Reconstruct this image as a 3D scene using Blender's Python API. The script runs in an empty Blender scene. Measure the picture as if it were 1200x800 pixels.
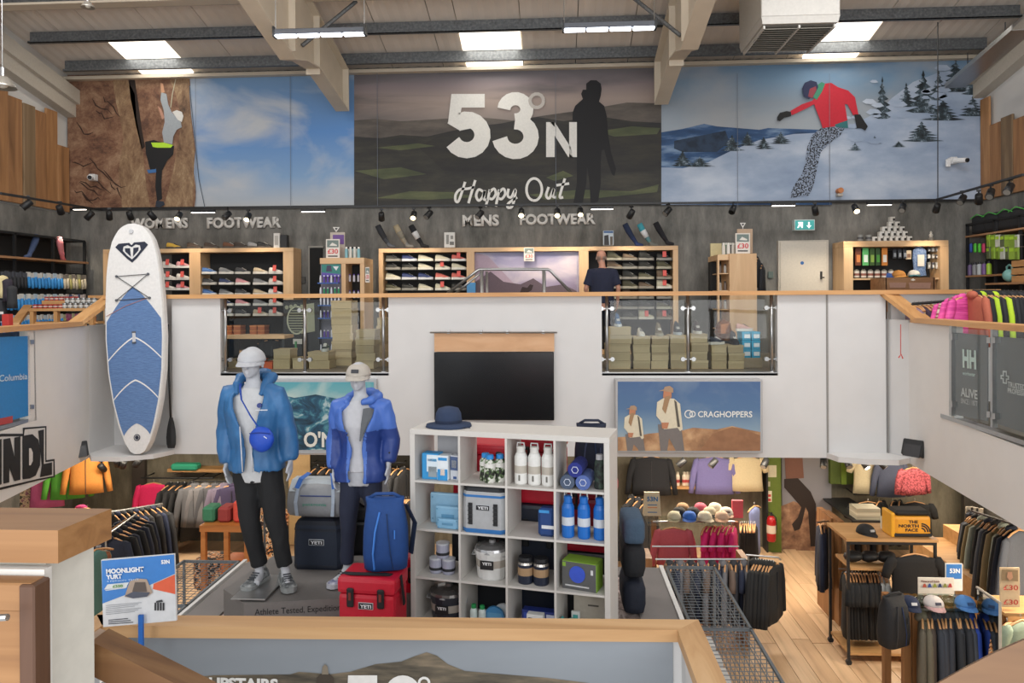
import bpy, bmesh, math, random
from mathutils import Vector, Matrix, noise as mnoise
random.seed(7)
SC = bpy.context.scene
COL = SC.collection
R = math.radians
# ---------------------------------------------------------------- camera
EYE = 4.5; FPX = 870.0; CX, CY = 600.0, 350.0
TH = R(3.3); RO = 0.006
_f = Vector((-math.sin(TH), math.cos(TH), 0)); _r0 = Vector((math.cos(TH), math.sin(TH), 0)); _u0 = Vector((0, 0, 1))
_r = _r0*math.cos(RO) - _u0*math.sin(RO); _u = _u0*math.cos(RO) + _r0*math.sin(RO)
cam = bpy.data.cameras.new('camera'); camo = bpy.data.objects.new('camera', cam); COL.objects.link(camo)
cam.lens = FPX/1200*36; cam.sensor_width = 36; cam.shift_y = -(400-CY)/1200; cam.clip_end = 200
camo.matrix_world = Matrix(((_r.x, _u.x, -_f.x, 0), (_r.y, _u.y, -_f.y, 0), (_r.z, _u.z, -_f.z, EYE), (0, 0, 0, 1)))
SC.camera = camo
# ---------------------------------------------------------------- world, lights, exposure
W = bpy.data.worlds.new('world'); SC.world = W; W.use_nodes = True
W.node_tree.nodes['Background'].inputs[0].default_value = (0.95, 0.97, 1.0, 1)
W.node_tree.nodes['Background'].inputs[1].default_value = 1.05
SC.view_settings.view_transform = 'Standard'; SC.view_settings.look = 'None'
SC.view_settings.gamma = 1; SC.view_settings.use_curve_mapping = False
SC.view_settings.exposure = 0.0
def area(name, loc, size, power, rot=(0, 0, 0), col=(1, 0.985, 0.97)):
    l = bpy.data.lights.new(name, 'AREA'); l.shape = 'RECTANGLE'; l.size, l.size_y = size; l.energy = power; l.color = col
    o = bpy.data.objects.new(name, l); o.location = loc; o.rotation_euler = rot; COL.objects.link(o); return o
# the hall's rows of hanging light battens outside the frame
area('batten_light', (-5.0, 7.0, 8.9), (3, 1.6), 190, (R(5), R(12), 0))
area('batten_light', (3.4, 7.0, 8.9), (3, 1.6), 190, (R(5), R(-12), 0))
area('batten_light', (0, 7.2, 8.9), (12, 0.8), 60, (R(38), 0, 0))
area('unseen_front_fill', (0, -3.5, 5.2), (13, 4), 600, (R(101), 0, 0), (1, 1, 1))  # unseen fill lamp behind the camera, added to lift the roof and walls
# lights set in the soffit over the ground floor sales area
for _x, _y, _p in ((-6.5, 11.8, 95), (-2.4, 11.8, 80), (2.4, 11.8, 140), (6.5, 11.8, 110), (-7.9, 7.5, 90), (6.3, 7.5, 210)):
    area('soffit_light', (_x, _y, 2.3), (2.6, 0.5), _p, (0, 0, 0), (1, 0.86, 0.68))
# ---------------------------------------------------------------- projection helpers
def ray(px, py):
    return _f + _r*((px-CX)/FPX) + _u*((CY-py)/FPX)
def at(px, py, Y):
    d = ray(px, py); d = d*(Y/d.y); return Vector((d.x, d.y, d.z+EYE))
def atz(px, py, z):
    d = ray(px, py); d = d*((z-EYE)/d.z); return Vector((d.x, d.y, z))
def atx(px, py, X):
    d = ray(px, py); d = d*(X/d.x); return Vector((X, d.y, d.z+EYE))
def X_(px, Y, py=350): return at(px, py, Y).x
def Z_(px, py, Y): return at(px, py, Y).z
# ---------------------------------------------------------------- materials
def lin(h):
    if isinstance(h, str):
        h = h.lstrip('#'); c = [int(h[i:i+2], 16)/255 for i in (0, 2, 4)]
    else: c = h
    return tuple((x/12.92 if x <= .04045 else ((x+.055)/1.055)**2.4) for x in c)+(1,)
MATS = {}
def M(col, rough=.6, metal=0, key=None, bump=0, bscale=30, var=0, coat=0, alpha=None):
    """plain procedural surface with slight mottling and fine relief"""
    k = key or (col, rough, metal, bump, bscale, var, coat)
    if k in MATS: return MATS[k]
    m = bpy.data.materials.new('surface_'+str(len(MATS))); MATS[k] = m; m.use_nodes = True
    nt = m.node_tree; b = nt.nodes['Principled BSDF']
    b.inputs['Base Color'].default_value = lin(col); b.inputs['Roughness'].default_value = rough; b.inputs['Metallic'].default_value = metal
    if coat: b.inputs['Coat Weight'].default_value = coat
    tc = nt.nodes.new('ShaderNodeTexCoord'); n = nt.nodes.new('ShaderNodeTexNoise'); n.inputs['Scale'].default_value = bscale; n.inputs['Detail'].default_value = 3
    nt.links.new(tc.outputs['Object'], n.inputs['Vector'])
    v = var or .06
    mx = nt.nodes.new('ShaderNodeMix'); mx.data_type = 'RGBA'; mx.blend_type = 'MULTIPLY'; mx.inputs[0].default_value = 1
    mx.inputs[6].default_value = lin(col)
    mr = nt.nodes.new('ShaderNodeMapRange'); mr.inputs[1].default_value = .3; mr.inputs[2].default_value = .7; mr.inputs[3].default_value = 1-v; mr.inputs[4].default_value = 1+v*.5
    nt.links.new(n.outputs[0], mr.inputs[0]); nt.links.new(mr.outputs[0], mx.inputs[7]); nt.links.new(mx.outputs[2], b.inputs['Base Color'])
    if bump:
        bp = nt.nodes.new('ShaderNodeBump'); bp.inputs['Strength'].default_value = bump; bp.inputs['Distance'].default_value = .02
        nt.links.new(n.outputs[0], bp.inputs['Height']); nt.links.new(bp.outputs[0], b.inputs['Normal'])
    return m
def ramp(nt, stops, interp='LINEAR'):
    r = nt.nodes.new('ShaderNodeValToRGB'); cr = r.color_ramp; cr.interpolation = interp
    while len(cr.elements) < len(stops): cr.elements.new(.5)
    for e, (p, c) in zip(cr.elements, stops): e.position = p; e.color = lin(c)
    return r
def NM(name, stops, scale=(1, 1, 1), nscale=5, detail=6, dist=0, rough=.7, bump=0, interp='LINEAR', coord='Object', roughness=.55, metal=0, coat=0):
    """noise through a colour ramp"""
    if name in MATS: return MATS[name]
    m = bpy.data.materials.new(name); MATS[name] = m; m.use_nodes = True
    nt = m.node_tree; b = nt.nodes['Principled BSDF']; b.inputs['Roughness'].default_value = rough; b.inputs['Metallic'].default_value = metal
    if coat: b.inputs['Coat Weight'].default_value = coat
    tc = nt.nodes.new('ShaderNodeTexCoord'); mp = nt.nodes.new('ShaderNodeMapping'); mp.inputs['Scale'].default_value = scale
    n = nt.nodes.new('ShaderNodeTexNoise'); n.inputs['Scale'].default_value = nscale; n.inputs['Detail'].default_value = detail
    n.inputs['Distortion'].default_value = dist; n.inputs['Roughness'].default_value = roughness
    r = ramp(nt, stops, interp)
    nt.links.new(tc.outputs[coord], mp.inputs[0]); nt.links.new(mp.outputs[0], n.inputs['Vector']); nt.links.new(n.outputs[0], r.inputs[0]); nt.links.new(r.outputs[0], b.inputs['Base Color'])
    if bump:
        bp = nt.nodes.new('ShaderNodeBump'); bp.inputs['Strength'].default_value = bump; bp.inputs['Distance'].default_value = .02
        nt.links.new(n.outputs[0], bp.inputs['Height']); nt.links.new(bp.outputs[0], b.inputs['Normal'])
    return m
def WOOD(name, a, b_, c, axis='x', nscale=6, stretch=.08, rough=.5, coat=0, bump=.05):
    s = {'x': (stretch, 1, 1), 'y': (1, stretch, 1), 'z': (1, 1, stretch)}[axis]
    return NM(name, [(.25, a), (.5, b_), (.75, c)], scale=s, nscale=nscale, detail=5, dist=1.2, rough=rough, bump=bump, coat=coat)
def SKY(name, z0, z1, stops, cloud=None, cscale=(.6, 1, 1.2), camt=(.5, .7), seed=0, rough=.6):
    """printed sky: colours run up the print between heights z0 and z1, broken by clouds (the print's own picture)"""
    m = bpy.data.materials.new(name); MATS[name] = m; m.use_nodes = True
    nt = m.node_tree; b = nt.nodes['Principled BSDF']; b.inputs['Roughness'].default_value = rough
    g = nt.nodes.new('ShaderNodeNewGeometry'); sp = nt.nodes.new('ShaderNodeSeparateXYZ'); mr = nt.nodes.new('ShaderNodeMapRange')
    mr.inputs[1].default_value = z0; mr.inputs[2].default_value = z1
    r = ramp(nt, stops); nt.links.new(g.outputs['Position'], sp.inputs[0]); nt.links.new(sp.outputs[2], mr.inputs[0]); nt.links.new(mr.outputs[0], r.inputs[0])
    if cloud:
        mp = nt.nodes.new('ShaderNodeMapping'); mp.inputs['Scale'].default_value = cscale; mp.inputs['Location'].default_value = (seed, seed*.7, 0)
        n = nt.nodes.new('ShaderNodeTexNoise'); n.inputs['Scale'].default_value = 1; n.inputs['Detail'].default_value = 6; n.inputs['Distortion'].default_value = .4
        cr = ramp(nt, [(camt[0], (0, 0, 0)), (camt[1], (1, 1, 1))])
        mx = nt.nodes.new('ShaderNodeMix'); mx.data_type = 'RGBA'; mx.inputs[7].default_value = lin(cloud)
        nt.links.new(g.outputs['Position'], mp.inputs[0]); nt.links.new(mp.outputs[0], n.inputs['Vector']); nt.links.new(n.outputs[0], cr.inputs[0])
        nt.links.new(cr.outputs[0], mx.inputs[0]); nt.links.new(r.outputs[0], mx.inputs[6]); nt.links.new(mx.outputs[2], b.inputs['Base Color'])
    else: nt.links.new(r.outputs[0], b.inputs['Base Color'])
    return m
def EM(col, strength, key=None):
    k = key or ('em', col, strength)
    if k in MATS: return MATS[k]
    m = bpy.data.materials.new('lit_surface'); MATS[k] = m; m.use_nodes = True; nt = m.node_tree
    b = nt.nodes['Principled BSDF']; b.inputs['Base Color'].default_value = lin(col); b.inputs['Emission Color'].default_value = lin(col); b.inputs['Emission Strength'].default_value = strength
    return m
def GLASS(col='#f8fbfa', alpha=.12, rough=.02, key='glass'):
    if key in MATS: return MATS[key]
    m = bpy.data.materials.new(key); MATS[key] = m; m.use_nodes = True; nt = m.node_tree
    nt.nodes.remove(nt.nodes['Principled BSDF']); out = nt.nodes['Material Output']
    t = nt.nodes.new('ShaderNodeBsdfTransparent'); t.inputs[0].default_value = lin(col); g = nt.nodes.new('ShaderNodeBsdfGlossy'); g.inputs['Roughness'].default_value = rough
    f = nt.nodes.new('ShaderNodeFresnel'); f.inputs[0].default_value = 1.45
    mx = nt.nodes.new('ShaderNodeMixShader'); gn = nt.nodes.new('ShaderNodeNewGeometry'); mu = nt.nodes.new('ShaderNodeMath'); mu.operation = 'MULTIPLY_ADD'; mu.use_clamp = True; mu.inputs[1].default_value = -1
    nt.links.new(gn.outputs['Backfacing'], mu.inputs[0]); nt.links.new(f.outputs[0], mu.inputs[2]); nt.links.new(mu.outputs[0], mx.inputs[0]); nt.links.new(t.outputs[0], mx.inputs[1]); nt.links.new(g.outputs[0], mx.inputs[2]); nt.links.new(mx.outputs[0], out.inputs[0])
    return m
# ---------------------------------------------------------------- mesh builder
class MB:
    def __init__(s): s.bm = bmesh.new(); s.mi = 0
    def _fin(s, vs, fs):
        for f in fs: f.material_index = s.mi
    def box(s, c, d, rot=None, bev=0, seg=1, rz=0):
        """box centred at c with full sizes d"""
        g = bmesh.ops.create_cube(s.bm, size=1); vs = g['verts']
        for v in vs: v.co = Vector((v.co.x*d[0], v.co.y*d[1], v.co.z*d[2]))
        if bev:
            es = list({e for v in vs for e in v.link_edges})
            r = bmesh.ops.bevel(s.bm, geom=es, offset=min(bev, min(d)*.45), segments=seg, affect='EDGES', profile=.6); vs = list({v for f in r['faces'] for v in f.verts} | {v for v in vs if v.is_valid})
            vs = [v for v in vs if v.is_valid]
        T = Matrix.Translation(Vector(c))
        if rz: T = T @ Matrix.Rotation(rz, 4, 'Z')
        if rot is not None: T = T @ (rot if isinstance(rot, Matrix) else Matrix.Rotation(rot[0], 4, rot[1]))
        for v in vs: v.co = T @ v.co
        s._fin(vs, {f for v in vs for f in v.link_faces}); return s
    def b2(s, p0, p1, bev=0):
        a, b = Vector(p0), Vector(p1); return s.box((a+b)/2, [max(abs(b[i]-a[i]), 1e-4) for i in range(3)], bev=bev)
    def loft(s, rings, cap=True, closed=True):
        """rings: lists of points with equal counts"""
        L = [[s.bm.verts.new(p) for p in r] for r in rings]; n = len(L[0]); fs = []
        for a, b in zip(L, L[1:]):
            for i in range(n if closed else n-1):
                j = (i+1) % n
                try: fs.append(s.bm.faces.new((a[i], a[j], b[j], b[i])))
                except ValueError: pass
        if cap and closed:
            for r in (L[0][::-1], L[-1]):
                try: fs.append(s.bm.faces.new(r))
                except ValueError: pass
        s._fin(None, fs); return s
    def cyl(s, p0, p1, r0, r1=None, n=12, cap=True):
        p0, p1 = Vector(p0), Vector(p1); r1 = r0 if r1 is None else r1
        d = (p1-p0).normalized(); a = d.orthogonal().normalized(); b = d.cross(a)
        ring = lambda c, r: [c+(a*math.cos(2*math.pi*i/n)+b*math.sin(2*math.pi*i/n))*r for i in range(n)]
        return s.loft([ring(p0, r0), ring(p1, r1)], cap)
    def lathe(s, prof, c=(0, 0, 0), n=16, sx=1, sy=1, axis=None):
        """prof: (r, z) list about z through c"""
        c = Vector(c); T = axis or Matrix.Identity(3)
        rings = [[c+T@Vector((max(r, 1e-4)*math.cos(2*math.pi*i/n)*sx, max(r, 1e-4)*math.sin(2*math.pi*i/n)*sy, z)) for i in range(n)] for r, z in prof]
        return s.loft(rings)
    def tube(s, pts, r, n=8, cap=True, flat=1.0, up=None):
        """tube along points; r number or list, flat squashes along the second axis; r entries may be (rx, ry)"""
        pts = [Vector(p) for p in pts]; m = len(pts); rr = r if isinstance(r, (list, tuple)) else [r]*m
        rings = []; prev = None
        for i, p in enumerate(pts):
            d = (pts[min(i+1, m-1)]-pts[max(i-1, 0)]).normalized()
            if up is not None: a = Vector(up).cross(d); a = a.normalized() if a.length > 1e-4 else d.orthogonal().normalized()
            elif prev is None: a = d.orthogonal().normalized()
            else:
                a = prev-d*prev.dot(d); a.normalize()
            prev = a; b = d.cross(a); q = rr[i]; ra, rb = q if isinstance(q, (tuple, list)) else (q, q*flat)
            rings.append([p+a*math.cos(2*math.pi*k/n)*ra+b*math.sin(2*math.pi*k/n)*rb for k in range(n)])
        return s.loft(rings, cap)
    def prism(s, pts, vec):
        """polygon (3D points) extruded by vec"""
        v = Vector(vec); a = [s.bm.verts.new(p) for p in pts]; b = [s.bm.verts.new(Vector(p)+v) for p in pts]; n = len(a)
        fs = [s.bm.faces.new(a), s.bm.faces.new(b[::-1])]
        for i in range(n): fs.append(s.bm.faces.new((a[i], b[i], b[(i+1) % n], a[(i+1) % n])))
        s._fin(None, fs); return s
    def poly(s, pts):
        f = s.bm.faces.new([s.bm.verts.new(p) for p in pts]); s._fin(None, [f]); return s
    def sphere(s, c, r, u=12, v=8, sc=(1, 1, 1), rot=None):
        g = bmesh.ops.create_uvsphere(s.bm, u_segments=u, v_segments=v, radius=r)
        T = Matrix.Translation(Vector(c)) @ (rot or Matrix.Identity(4)) @ Matrix.Diagonal((*sc, 1))
        for q in g['verts']: q.co = T @ q.co
        s._fin(None, {f for q in g['verts'] for f in q.link_faces}); return s
    def mat(s, i): s.mi = i; return s
    def xf(s, T):
        for v in s.bm.verts: v.co = T @ v.co
        return s
    def jitter(s, amt, sc=8, seed=0):
        for v in s.bm.verts: v.co += Vector(mnoise.noise_vector(v.co*sc+Vector((seed, seed*2.3, -seed))))*amt
        return s
    def build(s, name, mat=None, parent=None, smooth=False, tri=True, world=False, label=None, kind=None):
        bmesh.ops.recalc_face_normals(s.bm, faces=s.bm.faces)
        me = bpy.data.meshes.new(name)
        if tri:
            big = [f for f in s.bm.faces if len(f.verts) > 4]
            if big: bmesh.ops.triangulate(s.bm, faces=big)
        s.bm.to_mesh(me); s.bm.free()
        for mm in (mat if isinstance(mat, (list, tuple)) else [mat] if mat else []): me.materials.append(mm)
        if smooth:
            for p in me.polygons: p.use_smooth = True
        return link(name, me, parent, world, label, kind)
def link(name, me, parent=None, world=False, label=None, kind=None):
    o = bpy.data.objects.new(name, me); COL.objects.link(o)
    if parent is not None:
        o.parent = parent
        if world: o.matrix_parent_inverse = pmat(parent).inverted()
    if label: o['label'] = label
    if kind: o['kind'] = kind
    return o
def pmat(o):
    m = Matrix.Translation(o.location) @ o.rotation_euler.to_matrix().to_4x4() @ Matrix.Diagonal((*o.scale, 1))
    return (pmat(o.parent) @ o.matrix_parent_inverse @ m) if o.parent else m
def tag(o, label=None, cat=None, group=None, kind=None):
    if label: o['label'] = label
    if cat: o['category'] = cat
    if group: o['group'] = group
    if kind: o['kind'] = kind
    return o
def thing(name, label, cat, loc=(0, 0, 0), rz=0, group=None):
    o = bpy.data.objects.new(name, None); COL.objects.link(o); o.empty_display_size = .1
    o.location = loc; o.rotation_euler = (0, 0, rz); return tag(o, label, cat, group)
def copy_tree(o, parent=None, loc=None, rz=None, label=None, group=None, scale=None):
    kids = list(o.children)
    c = o.copy(); COL.objects.link(c)
    if parent is not None: c.parent = parent
    if loc is not None: c.location = loc
    if rz is not None: c.rotation_euler = (0, 0, rz)
    if scale is not None: c.scale = scale if not isinstance(scale, (int, float)) else (scale,)*3
    if label: c['label'] = label
    if group: c['group'] = group
    for k in kids: copy_tree(k, c)
    return c
def struct(name, mb, mat, label=None, world=False, parent=None, smooth=False):
    o = mb.build(name, mat, parent, smooth=smooth, world=world)
    if parent is None: o['kind'] = 'structure'
    if label: o['label'] = label
    return o
ORD = ['leftmost', 'second from left', 'third from left', 'fourth from left', 'fifth from left', 'sixth from left', 'seventh from left', 'eighth from left', 'ninth from left', 'tenth from left'] + [w+' from left' for w in 'eleventh twelfth thirteenth fourteenth fifteenth sixteenth seventeenth eighteenth nineteenth twentieth'.split()]
ROWW = ['top', 'second', 'third', 'fourth', 'fifth', 'sixth', 'seventh', 'eighth', 'ninth', 'tenth']
# ---------------------------------------------------------------- flat print helpers
def ribbon(mb, pts, w, P):
    """flat stroke through 2-D pts, width w (number or list), mapped to 3-D by P(x, y)"""
    pts = [Vector(p) for p in pts]; n = len(pts); ww = w if isinstance(w, (list, tuple)) else [w]*n; L = []
    for i, p in enumerate(pts):
        d = (pts[min(i+1, n-1)]-pts[max(i-1, 0)]).normalized(); q = Vector((-d.y, d.x))*ww[i]/2
        L.append((mb.bm.verts.new(P(*(p+q))), mb.bm.verts.new(P(*(p-q)))))
    for a, b in zip(L, L[1:]):
        f = mb.bm.faces.new((a[0], a[1], b[1], b[0])); f.material_index = mb.mi
    return mb
def arc(cx, cy, rx, a0, a1, ry=None, n=14):
    ry = ry or rx; return [(cx+rx*math.cos(R(a0+(a1-a0)*i/n)), cy+ry*math.sin(R(a0+(a1-a0)*i/n))) for i in range(n+1)]
def onY(Y):
    return lambda x, y: at(x, y, Y)
def pix(name, pts, Y, mat, parent, label=None):
    """flat printed shape on a wall-parallel plane, outline points read off in the picture frame"""
    return MB().poly([at(x, y, Y) for x, y in pts]).build(name, mat, parent, world=True, label=label)
def text(name, s, h, mat, parent=None, M4=None, bold=0, extrude=0, width=None, align='LEFT', label=None, world=True, sx=None, shear=0):
    """lettering h high (cap height), lying in local XZ plane facing -Y, placed by M4"""
    cu = bpy.data.curves.new(name, 'FONT'); cu.body = s; cu.size = 1; cu.offset = bold; cu.extrude = 0; cu.align_x = align; cu.resolution_u = 3; cu.shear = shear
    o = bpy.data.objects.new(name, cu); COL.objects.link(o)
    dg = bpy.context.evaluated_depsgraph_get(); dg.update(); me = bpy.data.meshes.new_from_object(o.evaluated_get(dg)); bpy.data.objects.remove(o); bpy.data.curves.remove(cu)
    xs = [v.co.x for v in me.vertices]; k = h/.73; kx = k*(sx or 1)
    if width: kx = width/max(max(xs)-min(xs), 1e-6)
    x0 = min(xs) if width and align == 'LEFT' else 0
    bm = bmesh.new(); bm.from_mesh(me)
    for v in bm.verts: v.co = Vector(((v.co.x-x0)*kx, 0, v.co.y*k))
    if extrude:
        r = bmesh.ops.extrude_face_region(bm, geom=bm.faces[:])
        for v in [g for g in r['geom'] if isinstance(g, bmesh.types.BMVert)]: v.co.y -= extrude
        bmesh.ops.recalc_face_normals(bm, faces=bm.faces)
    if M4 is not None: bm.transform(M4)
    bm.to_mesh(me); bm.free(); me.materials.clear(); me.materials.append(mat)
    for p in me.polygons: p.material_index = 0
    return link(name, me, parent, world, label)
def TXY(px, py, Y, rz=0):
    return Matrix.Translation(at(px, py, Y)) @ Matrix.Rotation(rz, 4, 'Z')
# ================================================================ SETTING
ZM, ZS, ZSOF, ZP = 3.5, 3.13, 2.38, 2.05       # back gallery, side galleries, soffit, display platform
def roof(Y): return 8.75+.218*(13.6-Y)
WHITE = M('#cfcecd', .75, var=.03, bscale=3); WHITE2 = M('#cfcdc9', .8, var=.04, bscale=3)
WHITE3 = M('#e0dedb', .75, var=.03, bscale=3)
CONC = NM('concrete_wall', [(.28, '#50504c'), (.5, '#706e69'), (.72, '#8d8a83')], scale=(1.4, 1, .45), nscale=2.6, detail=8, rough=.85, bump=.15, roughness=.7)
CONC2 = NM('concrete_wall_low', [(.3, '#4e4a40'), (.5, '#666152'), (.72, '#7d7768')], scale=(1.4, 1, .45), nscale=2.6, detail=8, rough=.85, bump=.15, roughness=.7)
ROOFM = M('#e6dbcf', .7, var=.05, bscale=2); CREAM = M('#cfc3b0', .6, var=.05, bscale=4)
GALV = NM('galvanised', [(.3, '#56585a'), (.55, '#6b6e70'), (.8, '#85888a')], nscale=25, rough=.45, metal=.4)
DARK = M('#1b1c1e', .5); STEEL = M('#a9a9a8', .3, .9)
OAK = WOOD('oak_x', '#b58352', '#c9976200'[:7], '#d6a874', 'x'); OAKY = WOOD('oak_y', '#b58352', '#c99762', '#d6a874', 'y'); OAKZ = WOOD('oak_z', '#b58352', '#c99762', '#d6a874', 'z')
BEECH = WOOD('beech_x', '#c29b72', '#cfa97f', '#dab98f', 'x'); BEECHZ = WOOD('beech_z', '#c29b72', '#cfa97f', '#dab98f', 'z')
FLOORM = [WOOD('floor_board_'+str(i), a, b, c, 'y', nscale=5, stretch=.1, rough=.35) for i, (a, b, c) in enumerate((('#a08263', '#c9a885', '#d8b997'), ('#a98a69', '#d1b08c', '#debf9c'), ('#98795a', '#bf9d7a', '#cfae8b')))]
# ground floor with its boards
fl = struct('floor', MB().b2((-9.3, 2, -.2), (7.8, 13.8, -.012)), FLOORM[0], 'ground floor of the shop')
XW0, XW1, YB = -9.22, 7.58, 13.6
bme = {}
def floor_boards():
    n = 0; rnd = random.Random(3)
    for L in (1.3, 1.75, 2.2):
        mb = MB(); mb.box((0, 0, 0), (.232, L-.008, .02), bev=.003); me0 = mb.build('board', FLOORM[0]); bme[L] = [me0.data]
        for mm in FLOORM[1:]:
            d = me0.data.copy(); d.materials[0] = mm; bme[L].append(d)
        bpy.data.objects.remove(me0)
    x = .6
    while x < 7.5:
        y = 4.5+rnd.random()*1.5-1.5
        while y < 13.5:
            L = rnd.choice((1.3, 1.75, 2.2))
            if y+L > 13.6: L = 1.3
            if y+L/2 < 13.3 and not (y+L < 5 and x < 2):
                o = link('board', rnd.choice(bme[L]), fl); o.location = (x, y+L/2, -.004+rnd.random()*.003); n += 1
            y += L
        x += .236
floor_boards()
# walls
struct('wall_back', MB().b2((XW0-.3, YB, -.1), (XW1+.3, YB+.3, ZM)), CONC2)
struct('wall_back', MB().b2((XW0-.3, YB, ZM), (XW1+.3, YB+.3, 9.0)), CONC)
wl = struct('wall_left', MB().b2((XW0-.3, 1, -.1), (XW0, 13.6, 11.2)), WHITE2)
wr = struct('wall_right', MB().b2((XW1, 1, -.1), (XW1+.3, 13.6, 11.2)), WHITE2)
struct('wall_left', MB().b2((XW0, 1, ZS), (XW0+.05, 13.6, 6.15)).b2((XW0, 1, 0), (XW0+.05, 13.6, 2.9)), CONC)
struct('wall_right', MB().b2((XW1-.05, 1, ZS), (XW1, 13.6, 6.2)).b2((XW1-.05, 1, 0), (XW1, 13.6, 2.9)), CONC)
# gable trims under the roof
for nm, xx, w in (('trim_1', XW0, .28), ('trim_2', XW1, -.28)):
    mb = MB()
    for dz, ww in ((-.62, 1), (-.86, .72)):
        P = lambda y, z: (xx, y, z)
        mb.prism([P(1, roof(1)+dz), P(13.6, roof(13.6)+dz+.08), P(13.6, roof(13.6)+dz+.34), P(1, roof(1)+dz+.26)], (w*ww, 0, 0))
    struct(nm, mb, M('#b9b1a4', .6))
# roof: lining sheets with joints, skylight sheets, purlins
ce = struct('ceiling', MB().prism([(XW0-.3, 1, roof(1)+.12), (XW0-.3, 13.9, roof(13.9)+.12), (XW0-.3, 13.9, roof(13.9)+.2), (XW0-.3, 1, roof(1)+.2)], (XW1-XW0+.6, 0, 0)), M('#a79f93', .8))
SKYX = [(-7.75, -6.75), (-1.6, -.55), (4.45, 5.4)]
rsh = {}
def roof_sheet(x0, x1, y0, y1):
    mb = MB(); n = max(3, int((x1-x0)/.09)); rings = []
    k = (round(x1-x0, 2), y0, y1)
    if k not in rsh:
        for y in (y0, y1):
            top = []; bot = []
            for i in range(n+1):
                xx = (x1-x0)*i/n-(x1-x0)/2; z = roof(y)+.035+(.012 if i % 2 else 0); bot.append((xx, y, z)); top.append((xx, y, z+.02))
            rings.append(bot+top[::-1])
        mb.loft(rings); o = mb.build('roof_sheet', ROOFM, ce); rsh[k] = o.data
    else: o = link('roof_sheet', rsh[k], ce)
    o.location.x = (x0+x1)/2
xx = XW0-.1
edges = []
while xx < XW1:
    w = .93; x1 = xx+w
    for a, b in SKYX:
        if xx < a < x1: x1 = a
        if abs(xx-a) < .02: x1 = b
    edges.append((xx, x1)); xx = x1+.014
for a, b in edges:
    sk = any(abs(a-s[0]) < .03 for s in SKYX)
    roof_sheet(a, b, 7, 12.3 if sk else 13.75)
for i, (a, b) in enumerate(SKYX):
    struct('window_%d' % (i+1), MB().prism([(a+.01, 12.3, roof(12.3)+.02), (a+.01, 13.75, roof(13.75)+.02), (a+.01, 13.75, roof(13.75)+.06), (a+.01, 12.3, roof(12.3)+.06)], (b-a-.02, 0, 0)), EM('#fff6e6', 2.6), 'bright translucent skylight sheet in the roof lining')
    area('skylight_light', ((a+b)/2, 12.8, roof(12.8)-.05), (.9, 1.1), 14, (R(-5), 0, 0), (1, .97, .9))
for i, (y, mt) in enumerate(((13.02, GALV), (12.12, GALV), (11.2, GALV))):
    z = roof(y)
    mb = MB().b2((XW0+.35, y-.01, z-.2), (XW1-.25, y+.01, z)).b2((XW0+.35, y-.07, z-.205), (XW1-.25, y+.0, z-.19)).b2((XW0+.35, y-.07, z-.205), (XW1-.25, y-.06, z-.17)).b2((XW0+.35, y, z-.012), (XW1-.25, y+.07, z))
    pu = tag(mb.build('purlin', mt), '%s galvanised steel roof purlin %s' % (('lowest', 'middle', 'uppermost')[i], ('just above the wall murals', 'crossing above the hanging battens', 'along the top edge of the picture')[i]), 'roof purlin', 'galvanised roof purlins')
    mb = MB()
    if i == 2: MB().b2((XW0+.35, y-.3, z-.235), (XW1-.25, y-.08, z-.2)).build('flange', CREAM, pu, world=True, label='cream painted flange')  # separate cream strip below the uppermost purlin
struct('trim_3', MB().b2((XW0, 13.42, 8.66), (XW1, 13.58, 8.72)), CREAM)
# main steel rafters with haunches
def rafter(X, label):
    t = thing('steel_rafter', label, 'roof beam', (X, 13.05, 7.9))
    bot = [(13.1, 7.90), (11.5, 8.16), (10.9, 8.09), (10.4, 7.95), (9.3, 8.17), (7.6, 8.55)]
    web = [(X-.012, y, z) for y, z in bot]+[(X-.012, y, roof(y)-.22) for y in (7.6, 13.1)]
    MB().prism(web, (.024, 0, 0)).build('web', CREAM, t, world=True)
    fl_ = MB()
    for (y0, z0), (y1, z1) in zip(bot, bot[1:]): fl_.prism([(X-.12, y0, z0-.02), (X-.12, y1, z1-.02), (X-.12, y1, z1), (X-.12, y0, z0)], (.24, 0, 0))
    fl_.build('lower_flange', CREAM, t, world=True)
    MB().prism([(X-.12, 7.6, roof(7.6)-.24), (X-.12, 13.1, roof(13.1)-.24), (X-.12, 13.1, roof(13.1)-.22), (X-.12, 7.6, roof(7.6)-.22)], (.24, 0, 0)).build('upper_flange', CREAM, t, world=True)
    mb = MB().b2((X-.12, 13.09, 7.88), (X+.12, 13.12, roof(13.1)-.22)); mb.build('end_plate', CREAM, t, world=True)
    for y in (10.4, 11.5): MB().b2((X-.11, y-.008, 8.05), (X+.11, y+.008, roof(y)-.23)).build('stiffener', CREAM, t, world=True)
    s = -1 if X > 0 else 1
    MB().tube([(X+s*.03, 10.9, 8.3), (X+s*.75, 11.3, roof(11.3)-.15)], .03, 6).build('brace', GALV, t, world=True)
rafter(-3.78, 'cream steel roof rafter above the hooded walker mural edge, left one'); rafter(1.88, 'cream steel roof rafter beside the hooded walker silhouette, right one')
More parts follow.
